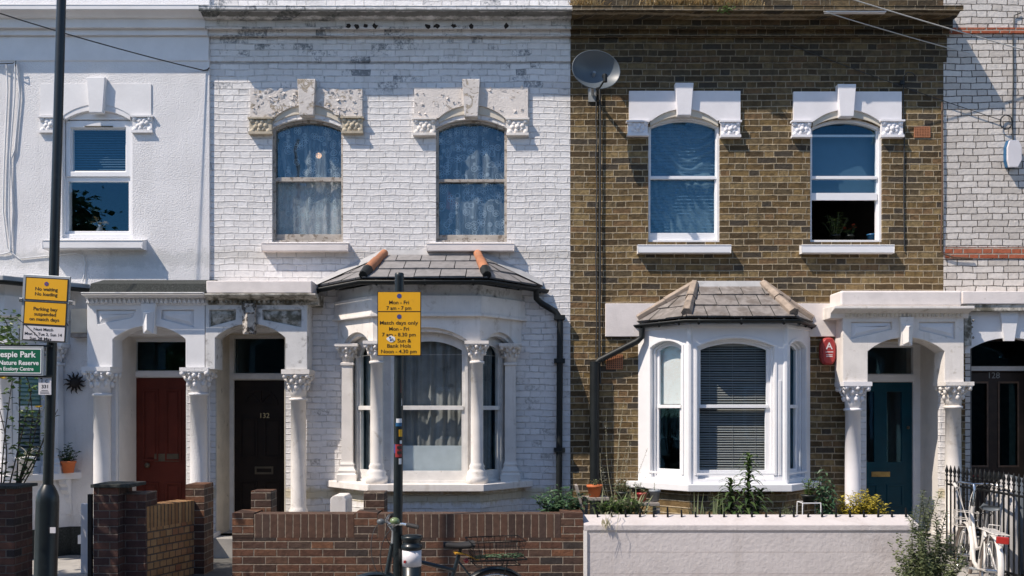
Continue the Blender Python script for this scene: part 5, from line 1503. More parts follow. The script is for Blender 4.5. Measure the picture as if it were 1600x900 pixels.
# garden of the brown house: trestle with pots
def zt(v, Y): return Z(v, Y)
Yt = -1.45
tb = thing('plant_bench', 'weathered wooden bench carrying flower pots behind the white wall', 'bench', tuple(P(995, 815, Yt)))
MB().pbox(957, 1031, 786, 791, Yt - 0.16, Yt + 0.14).build('top', M['grey_wood'], tb, bevel=0.004)
for (u, yy) in ((962, -.13), (1025, -.13), (962, .10), (1025, .10)):
    MB().box(X(u, Yt) - 0.018, X(u, Yt) + 0.018, Yt + yy - 0.018, Yt + yy + 0.018, 0.2, Z(791, Yt)).build('leg', M['grey_wood'], tb)
pk = P(908, 790, -1.6)
mb = MB().box(-0.012, 0.012, -0.10, 0.10, -0.62, 0.22, Matrix.Translation(pk) @ Matrix.Rotation(R(-14), 4, 'Y'))
tag(mb.build('plank', M['grey_wood']), 'weathered pinkish plank leaning up beside the terracotta pot', 'plank')
st_ = thing('pot_stand', 'low wooden stand under the large terracotta pot', 'stand', tuple(P(929, 822, -1.5)))
MB().pbox(912, 952, 778, 782, -1.62, -1.38).build('top', M['grey_wood'], st_)
for (u, yy) in ((916, -1.58), (947, -1.58), (916, -1.42), (947, -1.42)):
    MB().box(X(u, yy) - 0.015, X(u, yy) + 0.015, yy - 0.015, yy + 0.015, 0.2, Z(782, yy)).build('leg', M['grey_wood'], st_)
potted('potted_plant', 'large terracotta pot with small grey green succulent, leftmost behind the white wall', 929, 757.5, 778, -1.5, 23, M['pot_orange'], 22, bushy(9, .05, .05, .09, r), 7, 0.03, 0.018, M['leaf_grey'])
potted('potted_plant', 'black pot of straggly yellow green leaves on the bench', 973, 768, 786, -1.45, 20, M['pot_black'], 23, bushy(10, .09, .08, .17, r), 7, 0.06, 0.025, M['leaf_grey'], flowers=(M['petal_white'], 2, 0.02, 0.7))
potted('potted_plant', 'small red pot with a thin sprig on the bench', 1003, 770, 785, -1.47, 15, M['alarm_red'], 24, bushy(4, .05, .05, .12, r), 5, 0.03, 0.014, M['leaf_grey'])
potted('potted_plant', 'grey plastic pot with one thin stalk at the end of the bench', 1023, 765, 783, -1.47, 17, M['pot_grey'], 25, [((0, 0, 0), (0.0, 0, .11))], 5, 0.02, 0.012, M['leaf_mid'])
potted('potted_plant', 'wide black dish pot behind the small red pot', 998, 762, 770, -1.36, 20, M['pot_black'], 26, bushy(6, .07, .05, .08, r), 5, 0.03, 0.012, M['leaf_grey'])
# tall seeding stems
bs = P(962, 815, -1.30); st = []
for (u, v) in ((938, 708), (948, 640), (970, 650), (975, 625), (988, 668), (985, 690), (1012, 700), (1010, 745), (942, 730)):
    t = P(u, v, -1.3 + r.uniform(-.1, .1)); st.append(((r.uniform(-.05, .05), r.uniform(-.05, .05), 0), tuple(t - bs)))
plant('wild_flower', 'tall wispy straw coloured stems with tiny flowers rising before the brown brickwork', 'plant', tuple(bs), st, 16, 0.028, 0.010, M['leaf_grey'], M['stem_straw'], 31, sr=0.0032, start=0.3, flowers=(M['petal_white'], 9, 0.012, 0.55))
plant('garden_plant', 'mixed green clump with broad leaves around the black bench pot', 'plant', tuple(P(968, 815, -1.66)), bushy(40, .26, .10, .30, r), 10, 0.10, 0.034, M['leaf_mid'], M['stem'], 33, droop=0.1)
bl = MB()
for k in range(60):
    bl.blade(P(r.uniform(930, 1010), 806, -1.66 + r.uniform(-.1, .12)), (r.uniform(-.9, .9), r.uniform(-.6, .5), r.uniform(.7, 1.5)), r.uniform(.22, .42), 0.022, r.uniform(.5, 1.1), 7)
tag(bl.build('strap_plant', M['leaf_grey']), 'arching grey green strap leaves in front of the flower pot bench', 'plant')
bl = MB()
for (u0, u1, v1) in ((930, 948, 905), (952, 938, 858), (955, 960, 850), (948, 936, 835)):
    a = P(u0 + 14, 804, -1.95); b = P(u1, min(v1, 838), -2.13)
    bl.tube([a, a.lerp(b, 0.3) + Vector((0, -0.05, 0.09)), a.lerp(b, 0.65) + Vector((0, -0.10, 0.05)), b + Vector((0, -0.05, 0))], [0.003, 0.0026, 0.002, 0.001], 5, cap=False)
for k in range(12):
    u = r.uniform(940, 952)
    bl.leaf(P(u, r.uniform(805, 818), -2.12), (r.uniform(-.4, .4), -0.3, -1), (0, -1, 0.3), 0.07, 0.014, 0.1)
tag(bl.build('trailing_stem', M['stem_straw']), 'thin straggling stems trailing over the left end of the white wall', 'plant')
# lily
bs = P(1158, 825, -1.5); root = thing('lily_plant', 'tall dark green lily with whorled drooping leaves in front of the timber bay', 'plant', tuple(bs))
sm = MB(); lm = MB()
for (ub, uu, vt_, n) in ((1165, 1170, 712, 88), (1150, 1142, 750, 62), (1180, 1190, 765, 44), (1128, 1122, 782, 30)):
    ln = stem_line(P(ub, 825, -1.5 + r.uniform(-.1, .1)), P(uu, vt_, -1.5 + r.uniform(-.1, .1)), 0.03, r)
    sm.tube(ln, [0.009 - 0.001 * i for i in range(7)], 6)
    ga = 0
    for k in range(n):
        tt = 0.12 + 0.88 * k / n; ga += 2.4
        lm.blade(along(ln, tt), (math.cos(ga), math.sin(ga), 0.42 + 0.7 * tt * tt), 0.31 * (1.12 - 0.62 * tt) * r.uniform(.8, 1.1), 0.046 * (1.15 - 0.4 * tt), 1.0, 5)
sm.build('stem', M['stem'], root); lm.build('foliage', M['leaf_lily'], root)
bl = MB()
for k in range(30):
    bl.blade(P(r.choice((1082, 1090, 1100, 1118, 1126)) + r.uniform(-5, 5), 815, -1.7 + r.uniform(-.1, .1)), (r.uniform(-.35, .35), r.uniform(-.3, .3), 1.5), r.uniform(.16, .33), 0.016, 0.25, 5)
tag(bl.build('iris_leaves', M['leaf_grey']), 'upright pale blade leaves left of the tall lily', 'plant')
# pot on a wire stand
Yq = -1.45
ws = thing('wire_stand', 'white wire plant stand behind the white wall carrying a dark pot', 'stand', tuple(P(1263, 815, Yq)))
mb = MB()
zt_ = Z(785, Yq); xs0, xs1 = X(1250, Yq), X(1278, Yq)
for x in (xs0, xs1):
    for y in (Yq - 0.09, Yq + 0.09): mb.tube([(x + (-.02 if x == xs0 else .02), y, 0.2), (x, y, zt_)], 0.006, 6)
mb.build('leg', M['trim_white'], ws)
MB().tube([(xs0, Yq - .09, zt_), (xs1, Yq - .09, zt_), (xs1, Yq + .09, zt_), (xs0, Yq + .09, zt_), (xs0, Yq - .09, zt_)], 0.006, 6).build('top_ring', M['trim_white'], ws)
potted('potted_plant', 'dark pot of bushy foliage standing on the white wire stand', 1263, 773, 785, Yq, 21, M['pot_black'], 41, bushy(12, .10, .09, .22, r), 8, 0.055, 0.028, M['leaf_mid'])
plant('garden_plant', 'upright green plant with hanging leaves right of the wire stand', 'plant', tuple(P(1290, 815, -1.45)), bushy(12, .10, .08, .62, r, 0.2), 22, 0.10, 0.034, M['leaf_fern'], M['stem'], 43, droop=0.6)
plant('garden_plant', 'low grey green tuft between lily and wire stand', 'plant', tuple(P(1230, 815, -1.55)), bushy(18, .12, .10, .18, r), 10, 0.045, 0.012, M['leaf_grey'], M['stem'], 45)
plant('golden_shrub', 'bright golden yellow shrub in front of the teal door', 'shrub', tuple(P(1346, 830, -1.40)), bushy(90, .30, .20, .46, r), 15, 0.058, 0.040, M['leaf_yellow'], M['stem'], 47, start=0.35, fold=0.15)
# weeds by the path
bs = P(1448, 925, -2.55); st = []
for (u, v) in ((1443, 766), (1432, 790), (1452, 780), (1462, 800), (1440, 772), (1455, 790), (1418, 808), (1404, 872), (1478, 800), (1470, 770), (1500, 852), (1488, 835), (1425, 850), (1410, 900), (1508, 880), (1462, 815), (1436, 832)):
    t = P(u, v, -2.55 + r.uniform(-.15, .15)); st.append(((r.uniform(-.10, .10), r.uniform(-.08, .08), 0), tuple(t - bs)))
wd = plant('wild_shrub', 'straggly grey green weed shrub growing at the end of the white wall', 'shrub', tuple(bs), st, 110, 0.060, 0.026, M['leaf_grey'], M['stem'], 51, sr=0.006, start=0.2, flowers=(M['petal_white'], 4, 0.012, 0.6))
rb = random.Random(8)
st2 = [(o, (t[0], t[1], t[2] * rb.choice((0.5, 0.8, 1.0, 1.35)))) for o, t in bushy(120, .36, .20, .52, rb, 0.3)]
lm = MB()
for (o, t) in st2:
    ln = stem_line(bs + Vector(o), bs + Vector(t), 0.05, rb)
    for k in range(30):
        p = along(ln, 0.2 + 0.8 * rb.random()); lm.leaf(p, rnd_dir(rb, .3), rnd_dir(rb, .8), rb.uniform(.022, .05), rb.uniform(.010, .020), .2)
lm.build('foliage', leafmat('weed_leaf', (0.055, 0.08, 0.03), (0.25, 0.28, 0.14)), wd)
# dry grass on the parapet of the brown house
gr = MB()
for k in range(900):
    u = r.choice((910, 1030, 1062, 1095, 1125, 1150)) + r.gauss(0, 16)
    if u < 893: continue
    gr.blade((X(u, -.33), -0.33 + r.uniform(-.05, .08), 6.665), (r.uniform(-.6, .6), r.uniform(-.5, .2), 1), r.uniform(.07, .20), 0.012, r.uniform(.3, 1.2), 4)
tag(gr.build('dry_grass', M['dry_grass']), 'dry straw coloured grass growing along the parapet ledge', 'grass', kind='stuff')
lm = MB()
for k in range(60): lm.leaf(P(1136 + r.gauss(0, 6), 14 + r.gauss(0, 3.5), -0.40 + r.uniform(-.05, .0)), rnd_dir(r, -.1), rnd_dir(r, .8), .035, .022)
tag(lm.build('ledge_weed', M['leaf_mid']), 'small green weed sprouting from the parapet ledge of the brown house', 'plant')
# inside the open sash
potted('potted_plant', 'bushy houseplant on the sill inside the open sash window', 1305, 368, 378, 0.35, 16, M['pot_black'], 61, bushy(12, .16, .10, .38, r), 9, 0.075, 0.03, M['leaf_mid'], sr=0.006)
potted('potted_plant', 'red flowered houseplant inside the open sash window', 1328, 368, 378, 0.33, 13, M['pot_black'], 62, bushy(6, .07, .06, .17, r), 5, 0.05, 0.03, M['leaf_dark'], flowers=(M['petal_red'], 2, 0.028, 0.8))
pb = P(1362, 377, 0.2)
tag(pot(MB(), pb.x, pb.y, pb.z, 0.045, 0.055, 0.085).build('blue_pot', M['alarm_blue']), 'small blue pot in the corner of the open sash window', 'pot')
vf = thing('vase', 'vase of dried flowers on the sill behind the rendered house window', 'vase', tuple(P(156, 367, 0.2)))
MB().lathe([(.03, 0), (.045, .05), (.02, .1), (.028, .12)], X(156, .2), .2, 12, Z(367, .2)).build('vase_body', M['pot_grey'], vf)
sm = MB(); lm = MB()
for k in range(6):
    t = P(156 + r.uniform(-13, 12), 345 + r.uniform(-4, 6), .2); sm.tube([P(156, 358, .2), t], .003, 4)
    for q in range(7): lm.leaf(t, rnd_dir(r, .3), (0, 0, 1), .04, .025)
sm.build('stem', M['stem_straw'], vf); lm.build('flower', M['dry_grass'], vf)
MB_ = None

# ------------------------------------------------------------------ trees
def tree(name, label, base, H, Rc, seed, n=2600, leaf=0.13, zc=0.62, squash=0.8):
    r = random.Random(seed)
    root = thing(name, label, 'tree', base)
    b = Vector(base); c = b + Vector((0, 0, H * zc))
    tm = MB().tube([b, b + Vector((0.03, 0.02, H * 0.25)), b + Vector((-0.05, 0.03, H * 0.45)), c + Vector((0, 0, H * .15))], [H * .022, H * .017, H * .013, H * .004], 9)
    lm = MB()
    clumps = []
    for k in range(16):
        d = rnd_dir(r, 0.2).normalized() * Rc * r.uniform(.35, 1.0)
        d.z *= squash
        e = c + d; clumps.append((e, Rc * r.uniform(.24, .45)))
        s = b + Vector((0, 0, H * r.uniform(.3, .5)))
        tm.tube([s, s.lerp(e, .5) + Vector((0, 0, .1)), e], [H * .008, H * .005, H * .002], 5)
    tm.build('trunk', M['bark'], root)
    for k in range(n):
        e, q = clumps[k % 16]
        p = e + Vector((r.gauss(0, .5), r.gauss(0, .5), r.gauss(0, .42))) * q
        lm.leaf(p, rnd_dir(r, -.1), rnd_dir(r, .8), leaf * r.uniform(.7, 1.3), leaf * .6, .15)
    lm.build('crown', M['leaf_dark'], root)
tree('street_tree', 'young leafy street tree at the kerb just beyond the left edge of the picture', (-6.35, -3.75, 0), 4.6, 1.45, 71, 4600, 0.13, 0.68)
tree('far_tree', 'tall leafy tree across the road reflected in the rendered house window', (-16.7, -20.5, -0.1), 12.6, 2.4, 73, 2600, 0.32, 0.68)
tree('far_tree', 'shorter tree across the road reflected beside the tall one', (-19.5, -21.5, -0.1), 9.5, 2.2, 75, 1600, 0.28, 0.70)
# the terrace on the other side of the road (seen in the glass)
OP = thing('opposite_terrace', 'brick terrace on the far side of the road, seen only mirrored in the panes', 'house', (0, -22, 0))
MB().box(-24, 26, -26, -19, -0.1, 6.0).build('wall', M['shell'], OP)
MB().molding([(-18.7, 5.95), (-26.3, 5.95), (-22.5, 8.0)], -24, 26).build('roof', M['slate_new'], OP)
MB().add([(-14.6, -18.6, 6.02), (-4.9, -18.6, 6.02), (-4.9, -26.4, 6.02), (-14.6, -26.4, 6.02), (-11.4, -22.4, 10.4), (-5.6, -22.4, 10.4)], [(0, 1, 5, 4), (1, 2, 5), (2, 3, 4, 5), (3, 0, 4), (0, 3, 2, 1)]).build('roof', M['slate_new'], OP)
for i in range(10):
    for (z0, z1) in ((1.0, 2.7), (3.9, 5.4)):
        f = MB().box(-22 + 4.9 * i, -20.7 + 4.9 * i, -18.995, -18.93, z0, z1).build('window', M['trim_white'], OP)
        MB().box(-21.9 + 4.9 * i, -20.8 + 4.9 * i, -18.928, -18.92, z0 + .1, z1 - .1).build('pane', M['sign_black'], f)

# ------------------------------------------------------------------ garden walls
GW = -2.06
gw = thing('garden_wall', 'dark red brick garden wall with upright bricks along its top', 'wall', (X(637, GW), GW + 0.11, 0))
zt0, zs0 = Z(803.5, GW), Z(840, GW)
MB().box(X(363, GW), X(911, GW), GW, GW + 0.22, -0.05, zs0).build('brickwork', M['garden_brick'], gw)
for (a, b) in ((397, 553), (590, 876)):
    MB().box(X(a, GW), X(b, GW), GW - 0.001, GW + 0.22, zs0 + 0.0005, zt0).build('soldier_course', M['garden_soldier'], gw)
for (a, b) in ((363, 396.5), (553.5, 589.5), (876.5, 911)):
    MB().box(X(a, GW), X(b, GW), GW - 0.004, GW + 0.33, zs0 + 0.0005, zt0 + 0.012).build('pier', M['garden_brick'], gw)
for (a, b) in ((392, 424), (568, 601)):
    yy = GW + 0.30
    MB().box(X(a, yy), X(b, yy), yy, yy + 0.22, 0.2, Z(767 if a < 500 else 769, yy)).build('pier', M['garden_brick'], gw, bevel=0.006)
PW = -2.10
ww = thing('rendered_wall', 'low mauve white rendered garden wall with sloped bright top', 'wall', (X(1176, PW), PW + 0.12, 0))
zt1 = Z(820, PW); zl = Z(831, PW)
wx0, wx1 = X(912.5, PW), X(1436, PW)
MB().molding([(PW + 0.012, -0.05), (PW + 0.012, zl), (PW, zl + 0.012), (PW, zt1), (PW + 0.26, Z(803.5, PW + 0.26)), (PW + 0.26, -0.05)], wx0, wx1).build('render', M['pink_wall'], ww, bevel=0.012, seg=3)
MB().box(wx0 - 0.003, wx0 + 0.03, PW - 0.006, PW + 0.2, -0.05, zt1 - 0.06).build('end_strip', M['stone_white'], ww)
u = 934
k = 0
while u < 1420:
    yy = PW + 0.19
    h = r.uniform(.025, .085)
    zb = Z(806, yy) - 0.03
    MB().tube([(X(u, yy), yy, zb), (X(u, yy) + r.uniform(-.006, .006), yy, zb + 0.03 + h)], [0.012, 0.009], 6).build('railing_stub', M['iron'], ww)
    u += 21.9
def pillar(label, u0, u1, v, Y, dep, mat, cap=None, name='gate_pillar'):
    t = thing(name, label, 'pillar', (X((u0 + u1) / 2, Y), Y + dep / 2, 0))
    MB().box(X(u0, Y), X(u1, Y), Y, Y + dep, -0.05, Z(v, Y)).build('brickwork', mat, t)
    if cap: MB().box(X(cap[0], Y - .03), X(cap[1], Y - .03), Y - 0.03, Y + dep + 0.03, Z(v, Y) + 0.001, Z(cap[2], Y)).build('cap', M['felt'], t, bevel=0.006)
    return t
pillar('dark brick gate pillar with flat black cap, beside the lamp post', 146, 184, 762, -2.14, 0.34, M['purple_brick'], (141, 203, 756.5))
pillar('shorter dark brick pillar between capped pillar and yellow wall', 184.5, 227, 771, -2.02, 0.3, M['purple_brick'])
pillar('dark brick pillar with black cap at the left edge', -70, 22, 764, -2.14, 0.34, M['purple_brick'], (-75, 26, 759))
pillar('brick pillar at the inner end of the yellow path wall', 290, 319, 757, -1.34, 0.30, M['garden_brick'])
a = Vector((X(226, -2.0) + 0.003, -2.0)); b = Vector((X(303, -1.345), -1.345))
sw = thing('path_wall', 'yellow brick path wall running back from the dark pillars', 'wall', (a.x, a.y, 0))
mm = segm(a, b); Lw = (b - a).length
z_t = Z(792, -2.0)
MB().box(0, Lw, -0.0, 0.22, -0.05, z_t - 0.215, mm).build('brickwork', M['yellow_brick'], sw)
MB().box(0, Lw, -0.004, 0.224, z_t - 0.2145, z_t, mm).build('soldier_course', M['yellow_soldier'], sw)
tag(MB().box(X(139, -2.1), X(145, -2.1), -2.13, -2.09, 0, Z(772, -2.1)).build('gate_post', M['iron']), 'thin black metal gate post fixed to the capped pillar', 'post')
tag(MB().box(X(126, -1.3), X(139, -1.3), -1.3, -1.26, 0.225, Z(787, -1.3)).build('white_board', M['porch_blue'], bevel=0.005), 'narrow white board standing behind the capped pillar', 'board')

# ------------------------------------------------------------------ lamp post and signs
YL = -3.80
lp = thing('lamp_post', 'black leaning street lamp post with a swollen base', 'lamp post', (X(70.5, YL), YL, 0))
def lean(z): return X(70.8, YL) + (z - 0.6) * (X(92.5, YL) - X(71.5, YL)) / (Z(0, YL) - Z(760, YL))
zz = [0.0, 0.02, 0.05, Z(784, YL), Z(776, YL), Z(768, YL), Z(761, YL), Z(757, YL)]
rad = [0.10, 0.10, 0.0855, 0.0850, 0.082, 0.070, 0.052, 0.040]
MB().tube([(lean(z), YL, z) for z in zz], rad, 20).build('base', M['post_black'], lp)
MB().tube([(lean(z), YL, z) for z in (Z(759, YL), 3.0, Z(0, YL), 6.4)], [0.0385, 0.037, 0.0345, 0.032], 16).build('shaft', M['post_black'], lp)
MB().pbox(78, 86.5, 824, 833, YL - 0.0855, YL - 0.0795).build('sticker', M['sign_white'], lp)

def sign_frame(pivot_u, pivot_v, Y, ang):
    p = P(pivot_u, pivot_v, Y)
    return Matrix.Translation(p) @ Matrix.Rotation(R(ang), 4, 'Y') @ Matrix.Translation(-p)
# waiting restriction plate, tilted with the post
YS = YL - 0.085
ms = sign_frame(70, 482, YS, 3.3)
s1 = thing('parking_sign', 'grey backed sign tilted on lamp post: two yellow panels above a white match list', 'sign', tuple(P(70, 535, YS)))
MB().plate(prect(33.5, 107, 430, 534, YS), [], YS, YS + 0.018, ms).build('backing', M['steel'], s1, bevel=0.003)
def panel(u0, u1, v0, v1, Y, mat, parent, mm_, border=1.4):
    MB().plate(prect(u0, u1, v0, v1, Y - .003), [prect(u0 + border, u1 - border, v0 + border, v1 - border, Y - .003)], Y - 0.0045, Y - 0.0005, mm_).build('border', M['sign_black'], parent)
    MB().plate(prect(u0 + border, u1 - border, v0 + border, v1 - border, Y - .003), [], Y - 0.004, Y - 0.0006, mm_).build('face', mat, parent)
panel(37.5, 104.5, 434, 470, YS, M['sign_yellow'], s1, ms)
panel(37.5, 104.5, 471.5, 508, YS, M['sign_yellow'], s1, ms)
panel(37.5, 104.5, 508.5, 533, YS, M['sign_white'], s1, ms)
YT = YS - 0.0042
for lines in ((('No waiting', 53.5, 88.5, 454.3), ('No loading', 53.5, 88.5, 462.2)), (('Parking bay', 52.5, 90, 485.5), ('suspended', 54, 88, 493.5), ('on match days', 47, 93.5, 501.5)),
              (('Next Match', 54.5, 85, 517), ('Mon 1, Tue 2, Sun 14', 41, 99, 524.5), ('Sun 28 May', 49, 83, 531.5))):
    tx = MB(); tx.M = ms
    for body, u0, u1, vb in lines: tx.text(body, u0, u1, vb, YT, bold=0.010, cap=5.4 if vb < 510 else 4.6)
    tx.build('lettering', M['sign_black'], s1)
def disc(mb, u, v, Y, rpx, y1, mm_=None):
    c = P(u, v, Y); rr2 = S(rpx, Y)
    return mb.plate([(c.x + rr2 * math.cos(2 * PI * i / 20), c.z + rr2 * math.sin(2 * PI * i / 20)) for i in range(20)], [], Y - y1, Y + 0.001, mm_)
disc(MB(), 70.5, 443.5, YT, 3.4, 0.0012, ms).build('roundel', M['sign_blue'], s1)
c = P(70.5, 443.5, YT)
MB().box(-S(3, YT), S(3, YT), -0.0022, -0.0013, -0.002, 0.002, ms @ Matrix.Translation(c) @ Matrix.Rotation(R(45), 4, 'Y')).build('bar', M['sign_red'], s1)
for v in (470.5,):
    MB().pbox(29, 113, v - 1.6, v + 3, YS + 0.019, YS + 0.05, ms).build('clamp', M['chrome'], s1)
    for uu_ in ((28.5, 34), (106, 113)):
        MB().pbox(uu_[0], uu_[1], v - 3, v + 3.2, YS - 0.012, YS + 0.03, ms).build('clip', M['chrome'], s1, bevel=0.003)
MB().tube([ms @ P(27.5, 500, YS - .02), ms @ P(36, 505, YS - .01), ms @ P(62, 526, YS - .012)], 0.003, 6).build('cable_tie', M['cable'], s1)
MB().tube([ms @ P(105, 502, YS - .02), ms @ P(108, 507, YS - .01)], 0.004, 6).build('cable_tie', M['cable'], s1)
# green name board
YG = YL - 0.075
mg = sign_frame(60, 565, YG, 0.6)
s2 = thing('park_sign', 'green park name sign with white letters fixed left of the lamp post', 'sign', tuple(P(0, 588, YG)))
MB().plate(prect(-64, 68, 541.5, 587, YG), [], YG, YG + 0.012, mg).build('backing', M['steel'], s2, bevel=0.002)
MB().plate(prect(-61.5, 64.5, 545, 583.5, YG - .003), [prect(-60.3, 63.3, 546.2, 582.3, YG - .003)], YG - 0.0045, YG - 0.0005, mg).build('border', M['letter_white'], s2)
MB().plate(prect(-60.3, 63.3, 546.2, 582.3, YG - .003), [], YG - 0.004, YG - 0.0006, mg).build('face', M['sign_green'], s2)
tx = MB(); tx.M = mg
tx.text('Gillespie Park', -18, 56, 558.3, YG - 0.0042, bold=0.022, cap=9.3)
tx.text('Local Nature Reserve', -25, 60.5, 570.4, YG - 0.0042, bold=0.022, cap=7.2)
tx.text('Islington Ecology Centre', -22, 52.5, 579.2, YG - 0.0042, bold=0.02, cap=5.6)
tx.build('lettering', M['letter_white'], s2)
MB().pbox(-66, 80, 539, 542, YG + 0.013, YG + 0.03, mg).build('clamp', M['post_black'], s2)
MB().pbox(-66, 80, 586.5, 589.5, YG + 0.013, YG + 0.03, mg).build('clamp', M['post_black'], s2)
YN = YL - 0.052
s3 = thing('number_plate', 'small white identification plate under the green park sign', 'sign', tuple(P(70, 617, YN)))
MB().pbox(60, 80, 588.5, 617, YN, YN + 0.006).build('face', M['sign_white'], s3, bevel=0.002)
tx = MB()
tx.text('F  C', 65, 74.5, 598, YN, bold=0.01, cap=5); tx.text('331', 65, 75, 606.5, YN, bold=0.02, cap=5.5)
for v, a_, b_ in ((610, 64.5, 74.5), (612.3, 62.5, 76), (614.3, 62.5, 77)): tx.pbox(a_, b_, v - .35, v + .35, YN - 0.0012, YN + .0005)
tx.pbox(63, 66, 590.5, 592.5, YN - 0.0012, YN + .0005)
tx.build('lettering', M['sign_black'], s3)

# the second pole with its yellow sign, and the bollard
YP = -3.80
pl = thing('sign_post', 'slim black sign post covered in small stickers, in front of the stone bay', 'post', (X(621, YP), YP, 0))
MB().tube([P(620.5, 1040, YP), P(624, 432, YP), P(624.05, 428, YP), P(624.06, 426.5, YP)], [0.0365, 0.0365, 0.0365, 0.030], 16).build('pole', M['post_black'], pl)
for (u0, u1, v0, v1, mt) in ((627, 630, 593, 614, 'alarm_red'), (628, 629.5, 622, 634, 'sign_white'), (620, 628.5, 654, 660.5, 'letter_white'), (619, 628.5, 660.5, 666, 'alarm_blue'), (624, 629, 671, 682, 'sign_yellow'), (625.5, 628.5, 688, 693, 'letter_white'),
                             (616.5, 618.5, 694, 708, 'sign_blue'), (618.5, 628.5, 694, 714, 'alarm_red'), (624, 628, 716, 725, 'letter_white')):
    m_ = MB(); n_ = 6
    vs_ = []
    for i in range(n_ + 1):
        uu_ = u0 + (u1 - u0) * i / n_
        dx_ = min(0.999, max(-0.999, (uu_ - 622.3) / 7.5)); yy_ = YP - 0.0375 * math.sqrt(1 - dx_ * dx_) - 0.001
        for v_ in (v0, v1): vs_.append((X(622.3, YP) + dx_ * 0.0378, yy_, Z(v_, YP)))
    m_.add(vs_, [(2 * i, 2 * i + 1, 2 * i + 3, 2 * i + 2) for i in range(n_)], True)
    m_.build('sticker', M[mt], pl)
for v_ in (699, 707):
    MB().pbox(620.5, 627.5, v_ - 2, v_ + 2.2, YP - 0.0412, YP - 0.036).build('sticker', M['sign_black'], pl)
YS = YP - 0.042
s4 = thing('parking_sign', 'yellow parking hours sign with blue dots on the slim black post', 'sign', tuple(P(624, 556, YS)))
MB().plate(prect(589.5, 658, 455.5, 556, YS), [], YS, YS + 0.004).build('backing', M['sign_black'], s4, bevel=0.0015)
for (v0, v1) in ((456.6, 486.2), (487.8, 554.8)):
    MB().plate(prect(590.8, 656.7, v0, v1, YS), [], YS - 0.0015, YS - 0.0003).build('face', M['sign_yellow'], s4)
for lines in ((('Mon - Fri', 608, 639, 475.2), ('7 am - 7 pm', 604, 642.5, 484)), (('Match days only', 593.5, 653, 507), ('Mon - Fri', 608, 639, 516.5), ('7 am - 8.30 pm', 597, 649.5, 525.5),
                         ('Sun &', 621, 642.5, 535), ('Bank Hols', 605, 642, 543), ('Noon - 4.30 pm', 595.5, 651, 551.8))):
    tx = MB()
    for body, u0, u1, vb in lines: tx.text(body, u0, u1, vb, YS - 0.0016, bold=0.010, cap=5.8)
    tx.build('lettering', M['sign_black'], s4)
for v in (462.5, 494.8): disc(MB(), 623.8, v, YS - 0.0016, 3.7, 0.001).build('roundel', M['sign_blue'], s4)
rs = random.Random(3)
c = P(611.5, 529.5, YS - 0.003)
poly = [(c.x + S(7.5, YS) * rs.uniform(.7, 1.05) * math.cos(2 * PI * i / 11), c.z + S(5.6, YS) * rs.uniform(.7, 1.05) * math.sin(2 * PI * i / 11)) for i in range(11)]
stk = MB().plate(poly, [], YS - 0.0036, YS - 0.0017).build('torn_sticker', M['letter_white'], s4)
for (du, dv, mt) in ((-2, -2, 'alarm_blue'), (1.5, 0.5, 'steel'), (-1, 2, 'sign_blue'), (3, 2.5, 'steel')):
    disc(MB(), 611.5 + du, 529.5 + dv, YS - 0.0037, 1.7, 0.0008).build('sticker_print', M[mt], stk)
YB = -3.86
bo = thing('bollard', 'short black bollard with white band between the bicycle and the pole', 'bollard', (X(643.5, YB), YB, 0))
def zb(v): return Z(v, YB)
MB().lathe([(.076, 0), (.076, .06), (.0735, .08), (.0735, zb(859))], X(643.5, YB), YB, 24).build('shaft', M['post_black'], bo)
MB().lathe([(.0755, zb(884)), (.0755, zb(859))], X(643.5, YB), YB, 24).build('white_band', M['sign_white'], bo)
MB().lathe([(.074, zb(859)), (.083, zb(857)), (.085, zb(853.5)), (.080, zb(851)), (.071, zb(849.5)), (.071, zb(845)), (.083, zb(842)), (.085, zb(838.5)), (.078, zb(836.5)), (.03, zb(835.5))], X(643.5, YB), YB, 24).build('cap', M['post_black'], bo)
MB().pbox(630.5, 634, 876, 880, YB - 0.0745, YB - 0.062).build('sticker', M['alarm_red'], bo)

# ------------------------------------------------------------------ fixtures on the walls
Yd = -0.36
c = P(930, 111, Yd)
sd = thing('satellite_dish', 'grey oval satellite dish on the brown brick wall', 'satellite dish', tuple(c))
nd = Vector((0.20, -0.97, 0.03)).normalized()
xa = Vector((1, -0.10, 0)).normalized(); xa = (xa - nd * xa.dot(nd)).normalized(); za_ = nd.cross(xa) * -1
if za_.z < 0: za_ = -za_
DM = Matrix(((xa.x, nd.x, za_.x, c.x), (xa.y, nd.y, za_.y, c.y), (xa.z, nd.z, za_.z, c.z), (0, 0, 0, 1)))
mb = MB(); vs = []; fs = []; nr, na = 9, 40
for side, off in ((0, 0.0), (1, -0.006)):
    for i in range(nr + 1):
        q = i / nr
        for k in range(na):
            an = 2 * PI * k / na
            vs.append((0.285 * q * math.cos(an), 0.12 * q * q + off - 0.075, 0.222 * q * math.sin(an)))
ns_ = (nr + 1) * na
for side in (0, 1):
    for i in range(nr):
        for k in range(na):
            k2 = (k + 1) % na; o = side * ns_
            f_ = (o + i * na + k, o + i * na + k2, o + (i + 1) * na + k2, o + (i + 1) * na + k)
            fs.append(f_ if side else f_[::-1])
mb.add(vs, fs, True, DM)
rim = [DM @ Vector((0.287 * math.cos(2 * PI * k / na), 0.045 - 0.003, 0.224 * math.sin(2 * PI * k / na))) for k in range(na + 1)]
mb.build('reflector', M['dish_grey'], sd)
MB().tube(rim, 0.006, 6, cap=False).build('rim', M['dish_grey'], sd)
lnb = DM @ Vector((0.035, 0.27, -0.20)); bot = DM @ Vector((0.0, 0.045, -0.225))
